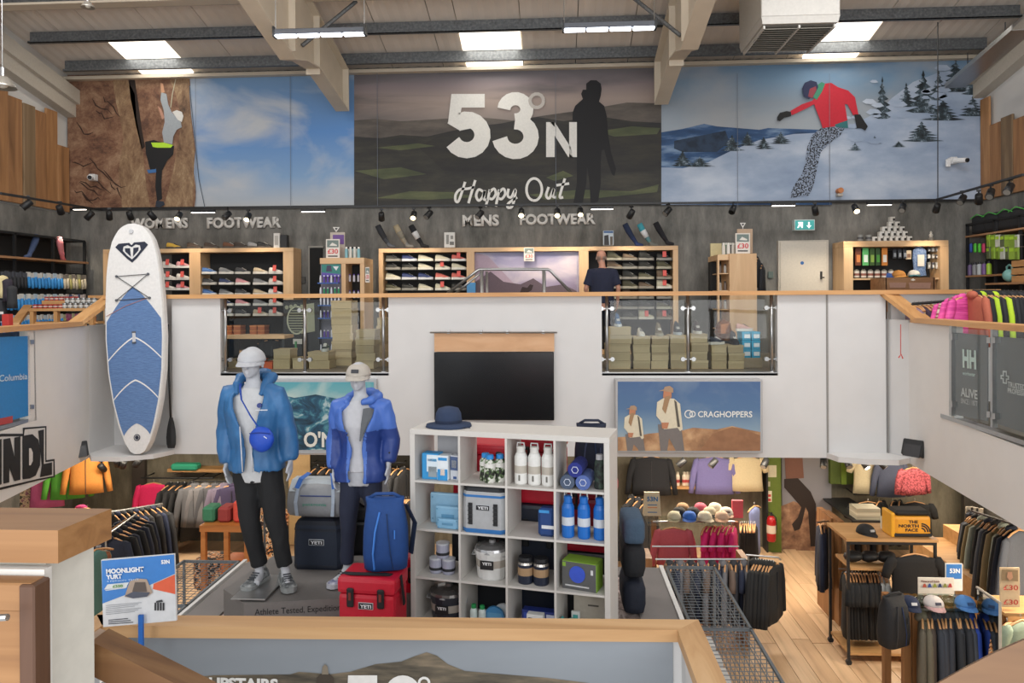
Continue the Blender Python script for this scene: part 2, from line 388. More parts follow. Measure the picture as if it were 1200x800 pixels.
# upper gallery floors
struct('floor', MB().b2((-5.27, 10.13, ZSOF+.4), (XW1, 13.6, ZM)).b2((XW0, 10.42, ZSOF+.4), (-5.27, 13.6, ZM)), M('#6f685c', .6), 'raised back gallery floor')
struct('floor', MB().prism([(XW0, 2, ZS-.5), (XW0, 10, ZS-.5), (-6.55, 10, ZS-.5), (-4.95, 2, ZS-.5)], (0, 0, .5)).prism([(XW1, 2, ZS-.5), (XW1, 10, ZS-.5), (4.66, 10, ZS-.5), (3.9, 2, ZS-.5)], (0, 0, .5)), M('#6f685c', .6), 'side gallery floors')
# white fascia around the void
wvb = MB()
def fa(x0, x1, z0, z1, y0=10.0, y1=10.12): wvb.b2((x0, y0, z0), (x1, y1, z1))
XA = [-5.27, X_(258, 10), X_(455, 10), X_(705, 10), X_(911, 10), 4.33]
fa(XA[0], XA[5], ZSOF, ZM-.005); fa(XA[0], XA[1], ZM-.005, 4.535); fa(XA[2], XA[3], ZM-.005, 4.535); fa(XA[4], XA[5], ZM-.005, 4.535)
struct('wall_void_back', wvb, WHITE)
for k, x in enumerate((968, 971)): pass
struct('trim_4', MB().b2((X_(968.5, 9.98), 9.985, ZSOF), (X_(970.5, 9.98), 10.0, 4.53)).b2((X_(1040, 9.98)+.0, 9.985, ZSOF), (X_(1040, 9.98)+.01, 10.0, 4.3)), M('#8d8a86', .8), 'joints between fascia boards')
LX = lambda y: -6.37+(10-y)*.205
RX = lambda y: 4.52-(10-y)*.1
def side_fascia(f, s, gy0, gy1, zt=4.17, gz=ZS+.0):
    mb = MB(); y0 = 2.0
    for a, b, z0, z1 in ((y0, 9.72, ZSOF, gz), (gy1, 9.72, gz, zt), (y0, gy0, gz, zt)):
        mb.prism([(f(a), a, z0), (f(b), b, z0), (f(b)+s*.1, b, z0), (f(a)+s*.1, a, z0)], (0, 0, z1-z0))
    return mb
GLY = [6.9, 8.62]  # left glass run; right glass run
ml = side_fascia(LX, -1, 2.01, atx(42, 450, -6.0).y-.15)
struct('wall_void_left', ml, WHITE3)
yg = 8.4
struct('wall_void_right', side_fascia(RX, 1, 2.01, yg), WHITE3)
# corner recesses with ledges
mb = MB().b2((-6.45, 10.3, ZSOF), (-5.27, 10.4, 4.535)); mb.b2((-5.3, 10.0, ZSOF), (-5.27, 10.4, 4.535))
mb.prism([(LX(9.72), 9.72, ZSOF), (-6.32, 10.4, ZSOF), (-6.45, 10.4, ZSOF), (LX(9.72)-.1, 9.72, ZSOF)], (0, 0, 4.17-ZSOF))
mb.prism([(LX(9.72), 9.72, ZSOF-.0), (-6.15, 9.5, ZSOF), (-5.75, 9.5, ZSOF), (-5.4, 9.68, ZSOF), (-5.27, 9.98, ZSOF), (-5.27, 10.4, ZSOF), (-6.4, 10.4, ZSOF)], (0, 0, .06))
struct('trim_5', mb, WHITE, 'left corner recess with ledge')
mb = MB().prism([(4.33, 10.1, ZSOF), (RX(9.72), 9.72, ZSOF), (RX(9.72)+.1, 9.72, ZSOF), (4.43, 10.2, ZSOF)], (0, 0, 4.2-ZSOF))
led = [(3.56, 9.99, ZSOF), (3.62, 9.75, ZSOF), (3.9, 9.62, ZSOF), (4.3, 9.58, ZSOF), (RX(9.7), 9.7, ZSOF), (4.35, 10.05, ZSOF)]
mb.prism(led, (0, 0, .07)); struct('trim_6', mb, WHITE, 'right corner recess with ledge')
# handrails: one continuous rail around the galleries
ht = 4.585
hr = thing('gallery_handrail', 'oak handrail capping the white gallery fascia', 'handrail', (0, 10, 4.5))
MB().b2((-6.25, 9.93, ht-.055), (5.75, 10.17, ht)).build('back_rail', OAK, hr, world=True)
def rail(mb, a, b, w, h):
    a, b = Vector(a), Vector(b); d = (b-a).normalized(); s = Vector((0, 0, 1)).cross(d).normalized()*w/2; u = Vector((0, 0, -h))
    return mb.prism([a-s, a+s, b+s, b-s], u)
zr = 4.235
rail(MB(), (LX(9.55)-.06, 9.55, zr), (LX(2)-.06, 2, zr), .2, .06).build('left_rail', OAKY, hr, world=True)
rail(MB(), (-6.2, 10.05, ht), (LX(9.5)-.06, 9.45, zr), .22, .06).build('left_ramp_rail', OAKY, hr, world=True)
rail(MB(), (RX(9.55)+.06, 9.55, zr), (RX(2)+.06, 2, zr), .2, .06).build('right_rail', OAKY, hr, world=True)
rail(MB(), (4.36, 10.05, ht), (RX(9.5)+.07, 9.45, zr), .22, .06).build('right_ramp_rail', OAKY, hr, world=True)
struct('wall_void_back', MB().b2((4.4, 10.0, ZS), (5.75, 10.1, 4.535)), WHITE, 'white parapet at the side of the raised gallery')
rail(MB(), (5.7, 10.05, ht), (5.95, 9.5, zr), .18, .06).build('far_ramp_rail', OAKY, hr, world=True)
# glass balustrades
GL = GLASS()
def balustrade(label, x0, x1, z0, posts, grp='back'):
    t = thing('glass_balustrade', label, 'balustrade', ((x0+x1)/2, 10.05, z0))
    MB().b2((x0, 10.0, z0-.035), (x1, 10.12, z0+.01)).build('bottom_rail', STEEL, t, world=True)
    pp = [X_(p, 10.05) for p in posts]
    ed = [x0+.02]+pp[1:-1]+[x1-.02]
    for a, b in zip(pp, pp[1:]):
        MB().b2((a+.045, 10.055, z0+.06), (b-.045, 10.065, 4.47)).build('pane', GL, t, world=True)
    for p in pp:
        o = MB().cyl((p, 10.05, z0), (p, 10.05, 4.53), .022, n=10).cyl((p, 10.05, z0), (p, 10.05, z0+.02), .05, n=10).build('post', STEEL, t, world=True, smooth=True)
        for z in (z0+.18, 4.36):
            MB().cyl((p-.07, 10.03, z), (p-.07, 10.085, z), .03, n=10).cyl((p+.07, 10.03, z), (p+.07, 10.085, z), .03, n=10).b2((p-.07, 10.04, z-.008), (p+.07, 10.05, z+.008)).build('glass_clamp', STEEL, o, world=True)
balustrade('glass balustrade over the womens shoe displays, left gap in the fascia', XA[1], XA[2], ZM, (264, 357, 449))
balustrade('glass balustrade over the mens shoe box stacks, right gap in the fascia', XA[3], XA[4], ZM, (711, 806, 904))
# ================================================================ BACK WALL: murals, letters, ceiling fittings
YM = 13.55
def mural(label, x0, x1, mat, sh):
    (tl, tr, br, bl) = sh
    t = thing('wall_mural', label, 'mural', at(x0, bl, YM))
    MB().prism([at(x0, bl, YM), at(x1, br, YM), at(x1, tr, YM), at(x0, tl, YM)], (0, .03, 0)).build('banner', mat, t, world=True)
    return t
zt_, zb_ = 8.74, 6.25
mA = mural('wide wall mural of a climber on brown rock under a blue sky', 79, 415, SKY('print_sky_a', zb_, zt_, [(0, '#b3b7ba'), (.22, '#7d9fc4'), (.55, '#5688c4'), (1, '#6f8fb0')], '#b9bdc2', (.55, 1, 1.1), (.46, .66), 3), (88, 84, 243, 244))
ROCK = NM('print_rock', [(.3, '#2c1d17'), (.42, '#5e4032'), (.5, '#7d5a44'), (.58, '#93735a'), (.7, '#b39678')], scale=(1.1, 1, 1.3), nscale=1.7, detail=14, dist=.35, roughness=.82)
ROCK2 = NM('print_rock_pale', [(.32, '#3a291f'), (.44, '#7a5d45'), (.54, '#967a5c'), (.66, '#bda583')], scale=(1.6, 1, .8), nscale=2.2, detail=14, dist=.4, roughness=.82)
Y1 = YM-.006; Y2 = YM-.012; Y3 = YM-.018; Y4 = YM-.024; Y5 = YM-.03
pix('rock_print', [(79, 88), (222, 86), (223, 100), (220, 108), (223, 128), (226, 150), (229, 175), (227, 200), (230, 225), (228, 243), (79, 244)], Y1, ROCK, mA)
pix('rock_print', [(131, 87), (146, 87), (158, 110), (160, 140), (168, 180), (171, 215), (176, 243), (143, 243), (139, 200), (145, 160), (136, 120)], Y2, ROCK2, mA)
pix('rock_shadow_print', [(150, 87), (157, 87), (162, 120), (166, 150), (170, 172), (166, 175), (160, 150), (153, 115)], Y2, M('#2a1e19', .8), mA)
pix('rock_print', [(196, 87), (222, 86), (222, 110), (225, 150), (228, 180), (226, 243), (192, 243), (203, 200), (208, 170), (213, 140), (206, 110)], Y2, ROCK2, mA)
def crack(pts, w, Y, mat, par, nm='rock_crack_print'):
    mb = MB(); ribbon(mb, pts, w, onY(Y)); return mb.build(nm, mat, par, world=True)
rr = random.Random(5)
CRK = M('#39261d', .8)
for i in range(16):
    x = 84+rr.random()*60; y = 95+rr.random()*140; n = 5; p = [(x, y)]
    for k in range(n): x += rr.uniform(2, 7); y += rr.uniform(-3, 8); p.append((x, y))
    if x < 165 and y < 242: crack(p, [.6, 1.6, 1.1, 1.8, 1, .4][:len(p)], Y2-.002, CRK, mA)
BLK = M('#17181b', .7); FGREY = M('#9da3a8', .7)
pix('climber_trousers_print', [(170, 166), (180, 164), (204, 171), (203, 181), (196, 188), (190, 200), (189, 215), (190, 233), (184, 236), (182, 218), (183, 196), (181, 203), (176, 199), (171, 180)], Y3, BLK, mA)
pix('climber_harness_print', [(177, 167), (192, 167), (203, 170), (200, 173), (184, 173), (179, 172)], Y4, M('#b7e23a', .6), mA)
pix('climber_jacket_print', [(189, 108), (195, 110), (197, 122), (201, 131), (212, 143), (213, 149), (207, 152), (203, 160), (202, 169), (192, 167), (190, 155), (193, 143), (192, 130), (188, 117)], Y4, FGREY, mA)
pix('climber_arm_print', [(193, 138), (189, 128), (185, 124), (187, 131), (190, 140)], Y4, M('#b98a74', .7), mA)
pix('climber_hand_print', [(188, 97), (191, 98), (193, 108), (189, 109)], Y4, M('#c09070', .7), mA)
pix('climber_helmet_print', [(202, 131), (207, 129), (213, 131), (215, 136), (213, 143), (208, 140)], Y5, M('#d7d5d0', .7), mA)
pix('climber_shoe_print', [(172, 199), (183, 198), (183, 202), (174, 203)], Y5, M('#3f6da3', .7), mA)
pix('climber_shoe_print', [(183, 235), (192, 236), (193, 240), (187, 243), (182, 242)], Y5, M('#2b3340', .7), mA)
crack([(207, 88), (202, 110), (200, 126)], 1, Y4, M('#b7b39a', .7), mA, 'rope_print'); crack([(222, 100), (228, 160), (233, 210), (240, 243)], .8, Y4, M('#4e5a68', .7), mA, 'rope_print')
mB = mural('dark central wall mural of a hooded walker over hills with large white lettering', 415, 775, SKY('print_sky_b', zb_, zt_, [(0, '#26282a'), (.42, '#3a3b3d'), (.58, '#7d7470'), (.75, '#a08f85'), (.88, '#84787a'), (1, '#4a4e55')], '#5b5658', (.35, 1, 2.2), (.5, .72), 9), (84, 75, 240, 242))
HILL = lambda a, b, c, k: NM('print_hill_'+k, [(.3, a), (.5, b), (.72, c)], scale=(.5, 1, 2), nscale=2, detail=8, roughness=.65)
pix('hill_print', [(415, 141), (440, 139), (470, 142), (520, 139), (560, 137), (600, 141), (640, 135), (690, 128), (735, 120), (775, 121), (775, 240), (415, 242)], Y1, HILL('#45413e', '#5d5650', '#756b62', 'far'), mB)
pix('hill_print', [(415, 160), (445, 162), (470, 158), (500, 160), (540, 151), (575, 146), (600, 143), (630, 137), (660, 142), (700, 136), (740, 142), (775, 144), (775, 240), (415, 242)], Y2, HILL('#26262a', '#34332f', '#47443a', 'mid'), mB)
pix('hill_print', [(490, 172), (520, 156), (560, 150), (600, 142), (625, 139), (650, 143), (690, 150), (730, 147), (775, 148), (775, 200), (640, 205), (520, 200)], Y2-.002, HILL('#232325', '#2f2e2c', '#3d3a31', 'near'), mB)
GRS = HILL('#3c4230', '#4f553c', '#6b6d4c', 'grass')
for p in ([(440, 232), (480, 224), (530, 225), (560, 231), (500, 234)], [(620, 228), (680, 222), (740, 224), (772, 216), (770, 225), (700, 232), (640, 234)], [(640, 208), (660, 200), (672, 206), (650, 212)], [(440, 173), (490, 168), (510, 171), (470, 176)], [(700, 154), (740, 148), (774, 150), (770, 157), (720, 160)], [(415, 200), (470, 196), (500, 204), (450, 210)]):
    pix('field_print', p, Y2-.004, GRS, mB)
SIL = M('#161619', .7)
pix('hooded_walker_print', [(687, 98), (692, 94), (699, 94), (704, 98), (705, 104), (704, 112), (702, 119), (708, 124), (711, 136), (713, 160), (716, 178), (722, 198), (720, 206), (717, 204), (712, 190), (708, 175), (705, 176), (704, 190), (704, 215), (701, 236), (692, 239), (691, 215), (688, 195), (687, 215), (683, 237), (672, 238), (676, 215), (676, 180), (671, 160), (671, 132), (674, 124), (683, 116), (681, 110), (683, 105), (687, 105)], Y3, SIL, mB)
LTR = M('#dedcd6', .6)
def smooth2(p, k=5):
    p = [Vector(q) for q in p]; o = []
    for i in range(len(p)-1):
        a, b, c, d = p[max(0, i-1)], p[i], p[i+1], p[min(len(p)-1, i+2)]
        for j in range(k):
            t = j/k; o.append(.5*((2*b)+(c-a)*t+(2*a-5*b+4*c-d)*t*t+(3*b-a-3*c+d)*t**3))
    return o+[p[-1]]
def strokes(nm, lst, w, Y, mat, par, k=None):
    for pts in lst:
        mb = MB(); ribbon(mb, smooth2(pts), w, onY(Y)); mb.build(nm, mat, par, world=True)
pix('letter_print', [(529, 110), (568, 110), (568, 126), (541, 126), (538, 139), (525, 144)], Y4, LTR, mB)
mb = MB(); ribbon(mb, arc(547, 158, 18.5, -138, 152, 18), 19, onY(Y4)); mb.build('letter_print', LTR, mB, world=True)
pix('letter_print', [(524.5, 144.5), (529, 130), (548, 138), (554, 150), (539, 153)], Y4-.001, LTR, mB)
mb = MB(); ribbon(mb, arc(604, 128, 13.5, -178, 92, 12.5), 15.5, onY(Y4)); mb.build('letter_print', LTR, mB, world=True)
mb = MB(); ribbon(mb, arc(604, 160, 18.5, -92, 172, 17.5), 18, onY(Y4-.001)); mb.build('letter_print', LTR, mB, world=True)
mb = MB(); ribbon(mb, arc(629, 118, 8, 0, 360), 4, onY(Y4-.002)); mb.build('letter_print', M('#b9b3ac', .6), mB, world=True)
for pp in ([(640, 143), (650, 143), (650, 184), (640, 184)], [(667, 143), (676, 143), (676, 184), (667, 184)], [(640, 143), (650, 143), (676, 184), (666, 184)]): pix('letter_print', pp, Y4-.003, LTR, mB)
# brush script line
cur = [[(545, 213), (541, 226), (537, 236), (534, 235), (534, 228), (539, 222), (548, 221), (556, 219)], [(557, 211), (553, 224), (549, 238)],
       [(567, 225), (561, 222), (558, 229), (561, 235), (566, 230), (568, 223), (567, 233), (571, 234)], [(574, 222), (572, 232), (569, 242)], [(574, 225), (579, 221), (581, 227), (577, 233), (573, 232)],
       [(585, 222), (583, 232), (581, 242)], [(585, 225), (590, 221), (592, 227), (588, 233), (584, 232)], [(596, 221), (595, 229), (599, 231), (604, 222), (603, 232), (600, 242), (595, 243), (596, 238), (606, 231)],
       arc(626, 222, 9, 100, 460, 13), [(643, 219), (640, 229), (644, 232), (649, 221), (648, 230), (652, 231)], [(662, 209), (658, 222), (656, 231), (660, 231)], [(652, 217), (667, 215)]]
strokes('script_letter_print', cur, 3, Y4, LTR, mB)
mC = mural('right wall mural of a snowboarder in a red jacket on snowy slope', 775, 1153, SKY('print_sky_c', zb_, zt_, [(0, '#8f9aa6'), (.5, '#9aa4ad'), (.7, '#86929e'), (.85, '#7391ac'), (1, '#5d7f9f')], '#a9a8a8', (.4, 1, .8), (.42, .68), 1), (75, 67, 234, 240))
SNOW = NM('print_snow', [(.3, '#7f91ab'), (.5, '#9aa9bf'), (.7, '#bcc5d2')], scale=(.6, 1, 1.2), nscale=1.5, detail=7)
FIR = NM('print_fir', [(.35, '#12181d'), (.5, '#29363d'), (.58, '#54646f'), (.66, '#a9b6c6')], scale=(1, 1, 1), nscale=9, detail=6, roughness=.75)
pix('hill_print', [(775, 155), (800, 151), (825, 145), (840, 148), (890, 152), (900, 150), (960, 152), (975, 240), (775, 240)], Y1, NM('print_far_hill', [(.3, '#1f3a5c'), (.5, '#31527c'), (.7, '#7f98b5')], scale=(.6, 1, 2.5), nscale=3, detail=8), mC)
pix('hill_print', [(790, 165), (850, 153), (855, 166), (840, 178), (800, 178), (790, 174)], Y2-.001, NM('print_wood', [(.4, '#1b2a3c'), (.6, '#2a3d55')], nscale=6), mC)
pix('snow_print', [(775, 196), (800, 197), (830, 190), (860, 175), (890, 164), (930, 157), (970, 155), (990, 150), (1030, 131), (1045, 115), (1070, 96), (1100, 85), (1153, 78), (1153, 233), (775, 240)], Y2-.002, SNOW, mC)
rr = random.Random(11)
def fir(cx, cy, w, h):
    L = []; Rr = []; n = 7
    for i in range(n):
        y = cy+h*i/(n-1); ww = w*(.08+.92*i/(n-1))
        L.append((cx-ww*rr.uniform(.7, 1.1), y)); L.append((cx-ww*rr.uniform(.25, .5), y+h*.05)); Rr.append((cx+ww*rr.uniform(.7, 1.1), y)); Rr.append((cx+ww*rr.uniform(.25, .5), y+h*.05))
    pix('fir_print', [(cx, cy-h*.15)]+L+Rr[::-1], Y3-rr.random()*.004, FIR, mC)
for f in ((1034, 95, 14, 42), (1082, 88, 24, 42), (1120, 72, 24, 34), (1062, 100, 14, 24), (1100, 86, 16, 30), (1140, 88, 14, 22), (858, 160, 16, 16), (876, 156, 12, 14), (895, 162, 14, 12), (800, 178, 16, 16), (1080, 145, 26, 20), (1105, 118, 26, 22), (1140, 115, 20, 20), (1008, 138, 10, 12), (1002, 168, 9, 8), (1025, 160, 9, 8), (1053, 166, 9, 6), (915, 156, 16, 12), (820, 185, 20, 10)):
    fir(*f)
for i in range(26):
    x = rr.uniform(985, 1145); y = rr.uniform(100, 175)-(x-985)*.2; w = rr.uniform(4, 10)
    if y > 78: pix('snow_clump_print', [(x-w, y), (x-w*.4, y-w*.4), (x+w*.5, y-w*.35), (x+w, y+1), (x+w*.3, y+w*.35), (x-w*.5, y+w*.3)], Y4, SNOW, mC)
pix('rider_trousers_print', [(962, 150), (980, 147), (990, 150), (985, 158), (972, 168), (962, 178), (958, 195), (954, 215), (948, 229), (925, 232), (930, 218), (940, 203), (944, 190), (946, 172), (952, 158)], Y5, NM('print_spray', [(.47, '#23262b'), (.53, '#8e9bb0')], nscale=40, detail=2), mC)
pix('rider_jacket_print', [(966, 98), (974, 97), (982, 102), (994, 106), (1002, 114), (1006, 134), (1000, 135), (993, 122), (990, 122), (993, 140), (992, 147), (978, 148), (964, 150), (962, 143), (957, 130), (954, 122), (945, 127), (928, 135), (926, 130), (940, 122), (952, 118), (958, 110)], Y5-.006, M('#c01f33', .7), mC)
pix('rider_belt_print', [(978, 146), (993, 141), (994, 150), (980, 149)], Y5-.008, M('#2e6b6f', .7), mC)
pix('rider_glove_print', [(911, 137), (914, 132), (922, 130), (927, 131), (927, 136), (919, 138), (914, 142), (911, 141)], Y5-.008, BLK, mC)
pix('rider_glove_print', [(1001, 134), (1008, 134), (1013, 142), (1017, 148), (1014, 153), (1009, 150), (1004, 150)], Y5-.008, BLK, mC)
pix('rider_hood_print', [(957, 100), (963, 96), (967, 98), (963, 108), (957, 117), (953, 114)], Y5-.009, M('#3f8a6c', .7), mC)
pix('rider_helmet_print', [(940, 104), (943, 97), (950, 94), (957, 96), (959, 102), (955, 110), (948, 116), (942, 113)], Y5-.01, M('#232a4d', .7), mC)
pix('rider_goggles_print', [(949, 104), (956, 101), (957, 105), (952, 115), (947, 113)], Y5-.012, M('#8f3a46', .7), mC)
# thin track cables hanging before the murals, drawn as flat strips
for t_, xs in ((mA, (229, 340)), (mB, (442, 651)), (mC, (864, 972))):
    for x in xs: crack([(x, 86), (x+.5, 242)], .5, YM-.05, M('#6d7480', .8), t_, 'cable_line')
MB().prism([at(79, 246, 13.53), at(1153, 235.5, 13.53), at(1153, 233, 13.53), at(79, 243.5, 13.53)], (0, .03, 0)).build('mural_rail', DARK)
tag(bpy.data.objects['mural_rail'], 'thin black rail running under all three wall murals', 'rail')
# raised shop lettering
LT2 = M('#cfccc6', .5)
def sign_word(name, s, x0, x1, yb, yt, Y=13.58):
    p = at(x0, yb, Y); q = at(x1, yb, Y); h = at(x0, yt, Y).z-p.z
    o = text('letters', s, h, LT2, None, Matrix.Translation(p), bold=.045, extrude=.03, width=(q.x-p.x))
    return tag(o, name, 'sign lettering', 'raised white department lettering on the concrete wall')
sign_word('raised white WOMENS lettering above the left shoe shelves', 'WOMENS', 153, 221, 267.5, 256)
sign_word('raised white FOOTWEAR lettering right of the womens word', 'FOOTWEAR', 243, 330, 267, 255)
sign_word('raised white MENS lettering above the mens shoe shelves', 'MENS', 542, 585, 264.5, 252)
sign_word('raised white FOOTWEAR lettering right of the mens word', 'FOOTWEAR', 609, 698, 263, 251)
# exit sign
t = thing('exit_sign', 'green exit sign with running figure and down arrow', 'exit sign', at(943, 270, 13.5))
MB().b2(at(931, 270, 13.46), at(955, 257, 13.46)+Vector((0, .14, 0)), bev=.005).build('case', M('#c9d6d4'), t, world=True)
pix('sign_face', [(932, 269), (954, 268.6), (954, 258), (932, 258.4)], 13.455, EM('#3f9c98', .5), t)
pix('arrow', [(947, 260), (949, 260), (949, 264), (951, 264), (948, 267.5), (945, 264), (947, 264)], 13.45, EM('#eaf6f2', .7), t)
pix('running_figure', [(935, 260), (941, 260), (941, 267), (939, 267), (938, 264), (936, 267), (934, 267), (936, 263)], 13.45, EM('#eaf6f2', .7), t)
# door
d = MB(); d.b2(at(912.5, 352, 13.5), at(970.5, 281.5, 13.6)); struct('trim_7', MB().prism([at(912, 355, 13.52), at(971, 354, 13.52), at(971, 281, 13.52), at(912, 282, 13.52)], (0, .08, 0)), M('#bdb5a8', .5), 'door frame')
dr = struct('door_1', MB().prism([at(914.5, 440, 13.5), at(968.5, 440, 13.5), at(968.5, 283, 13.5), at(914.5, 283.5, 13.5)], (0, .05, 0)), M('#c9c1b3', .5), 'pale grey door with a round blue sign'); d.bm.free()
MB().cyl(at(940, 308, 13.49), at(940, 308, 13.5), .03, n=14).build('round_sign', M('#2f62a0'), dr, world=True)
MB().b2(at(961.5, 327, 13.48), at(963.5, 318, 13.49)).cyl(at(962, 325, 13.44), at(966, 325, 13.44), .012).build('door_handle', M('#4a4a48', .3, .8), dr, world=True)
# ceiling fittings
def batten(label, x0, x1, y, Y):
    a = at(x0, y, Y); b = at(x1, y-.6, Y); L = b.x-a.x; t = thing('light_batten', label, 'ceiling light', (a+b)/2, 0, 'hanging light battens')
    MB().b2((-L/2, -.05, .03), (L/2, .05, .1), bev=.008).build('housing', M('#4c5058', .4), t)
    n = 4
    for i in range(n): MB().b2((-L/2+L/n*i+.012, -.045, .0), (-L/2+L/n*(i+1)-.012, .045, .032), bev=.01).build('lens', EM('#f1f6ff', 5), t)
    for s in (-1, 1):
        MB().cyl((s*L*.49, 0, .1), (s*L*.49, 0, 1.3), .006, n=5).build('hanger', STEEL, t)
    for s in (-1, 1): MB().b2((s*L*.5-.012, -.06, -.0), (s*L*.5+.012, .06, .13)).build('end_cap', DARK, t)
batten('left hanging light batten with four lit lenses, in front of left rafter', 322, 428, 43, 9.6)
batten('right hanging light batten with four lit lenses, beside right rafter', 660, 768, 36, 9.6)
# air handling unit
p = at(938, 30, 9.9); t = thing('air_unit', 'pale boxy air handling unit hung under the roof with louvred grilles', 'air unit', p)
x0, x1 = X_(893, 9.8), X_(985, 9.8); zb = Z_(940, 28, 9.8); z2 = Z_(940, 20, 9.8)
PAINT = M('#b9b6b0', .5)
MB().b2((x0, 9.75, z2), (x1, 10.9, z2+1.1), bev=.01).build('casing', PAINT, t, world=True)
MB().loft([[(x0-.0, 9.75, z2), (x1, 9.75, z2), (x1, 10.9, z2), (x0, 10.9, z2)], [(x0+.02, 9.77, zb), (x1-.02, 9.77, zb), (x1-.02, 10.88, zb), (x0+.02, 10.88, zb)]]).build('lower_rim', PAINT, t, world=True)
MB().b2((x0+.05, 9.82, zb-.02), (x1-.05, 10.8, zb-.012)).build('grille_back', M('#57534b'), t, world=True)
for i in range(12): MB().box(((x0+x1)/2, 9.86+i*.08, zb-.03), (x1-x0-.12, .05, .006), rot=(R(35), 'X')).build('louvre', M('#8f8b82', .5), t, world=True)
for dx in (x0+.05, (x0+x1)/2, x1-.05): MB().b2((dx-.012, 9.8, zb-.05), (dx+.012, 10.85, zb-.01)).build('grille_bar', PAINT, t, world=True)
# pendant bell lamps (left side, close by)
def bell(label, px, py, Y, r):
    c = at(px, py, Y); t = thing('pendant_lamp', label, 'ceiling lamp', c, 0)
    MB().lathe([(r*.35, r*.9), (r*.55, r*.75), (r*.9, r*.2), (r, 0), (r*.95, 0), (r*.5, r*.65)], n=20).build('lamp_shade', M('#a8a39a', .35, .6), t, smooth=True)
    MB().cyl((0, 0, r*.8), (0, 0, r*1.6), r*.2, n=10).build('cap', STEEL, t); MB().cyl((0, 0, r*1.6), (0, 0, r*1.6+2), .006, n=5).build('cord', STEEL, t)
    MB().sphere((0, 0, r*.25), r*.4, sc=(1, 1, .7)).build('bulb', M('#e9e4d8', .3), t, smooth=True)
bell('small bell lamp under the roof at top left edge', 103, 9, 9.2, .085); bell('larger bell lamp hanging before the left wall boards', 3, 103, 9.0, .16)
# cable tray and cables on the right
t = thing('cable_tray', 'perforated steel cable tray sloping down toward the right mural corner', 'cable tray', (7.0, 12, 8.2))
a, b = at(1119, 102, 12.9), at(1200, 34, 10.6)
rail(MB(), a, b, .32, .012).build('tray_base', STEEL, t, world=True)
for s in (-1, 1):
    q = Vector((s*.16, 0, .0)); rail(MB(), a+q+Vector((0, 0, .06)), b+q+Vector((0, 0, .06)), .012, .07).build('tray_edge', STEEL, t, world=True)
for px, y0, y1, Y in ((1099, 26, 100, 12.2), (1134, 62, 80, 12.7), (1178, 26, 50, 11.2)):
    tag(MB().cyl(at(px, y0, Y), at(px, y1 if px != 1099 else 233, Y), .008, n=6).build('cable', DARK), {1099: 'long black cable hanging in front of the snowy fir trees', 1134: 'short cable hanger nearest the tray end', 1178: 'short cable hanger by the right roof edge'}[px], 'cable')
# security cameras on murals
def cctv(label, px, py, s=1):
    c = at(px, py, 13.3); t = thing('security_camera', label, 'camera', c)
    MB().b2((-.06, .1, -.05), (.06, .22, .07), bev=.01).build('bracket', M('#d6d6d6'), t)
    MB().cyl((0, .1, 0), (s*.1, -.1, -.03), .045, n=12).build('camera_body', M('#e2e2e2', .4), t, smooth=False)
    MB().cyl((s*.1, -.1, -.03), (s*.112, -.125, -.034), .036, n=12).build('camera_lens', BLK, t)
cctv('white security camera on the brown rock mural', 103, 207, 1); cctv('white security camera on the snow at the right mural', 1122, 187, 1)
c = at(1111, 191, 13.4); tag(MB().box(c, (.07, .06, .14), bev=.01).build('sensor_box', M('#dedede')), 'small white sensor box left of the right camera', 'sensor')
c = at(985, 223, 13.4); t = thing('alarm_sounder', 'small orange alarm sounder at the foot of the snow mural', 'alarm', c)
MB().cyl((0, .1, 0), (0, -.02, 0), .05, n=14).build('dome', M('#c07a4a'), t, smooth=False); MB().b2((-.045, -.0, -.1), (.045, .1, -.05), bev=.005).build('base', M('#b9b2a8'), t)
# upper timber cladding, boards of uneven height on both side walls
CLAD = [WOOD('cladding_'+str(i), a, b, c, 'z', nscale=5, stretch=.1, rough=.7) for i, (a, b, c) in enumerate((('#6f4d30', '#966b45', '#ab7f56'), ('#7d5736', '#a3764c', '#ba8c60'), ('#5d4a38', '#7b6449', '#927a5d')))]
def cladding(X, s, ytop, label):
    t = thing('timber_cladding', label, 'wall cladding', (X, 11, 6.2)); rd = random.Random(2 if s > 0 else 9)
    y = 13.52; i = 0
    while y > 7.0:
        w = rd.uniform(.22, .34); h = ytop(13.5-y)+rd.choice((-.1, .05, .45, -.25, .3))
        MB().b2((X, y-w+.012, 6.18), (X+s*rd.uniform(.03, .06), y, h), bev=.006).build('board', CLAD[rd.choice((0, 1, 1, 0, 2))], t, world=True)
        y -= w
cladding(XW0+.05, 1, lambda d: 7.5+d*.14, 'uneven brown timber boards on the upper left wall'); cladding(XW1-.05, -1, lambda d: 7.5+d*.14, 'uneven brown timber boards on the upper right wall')
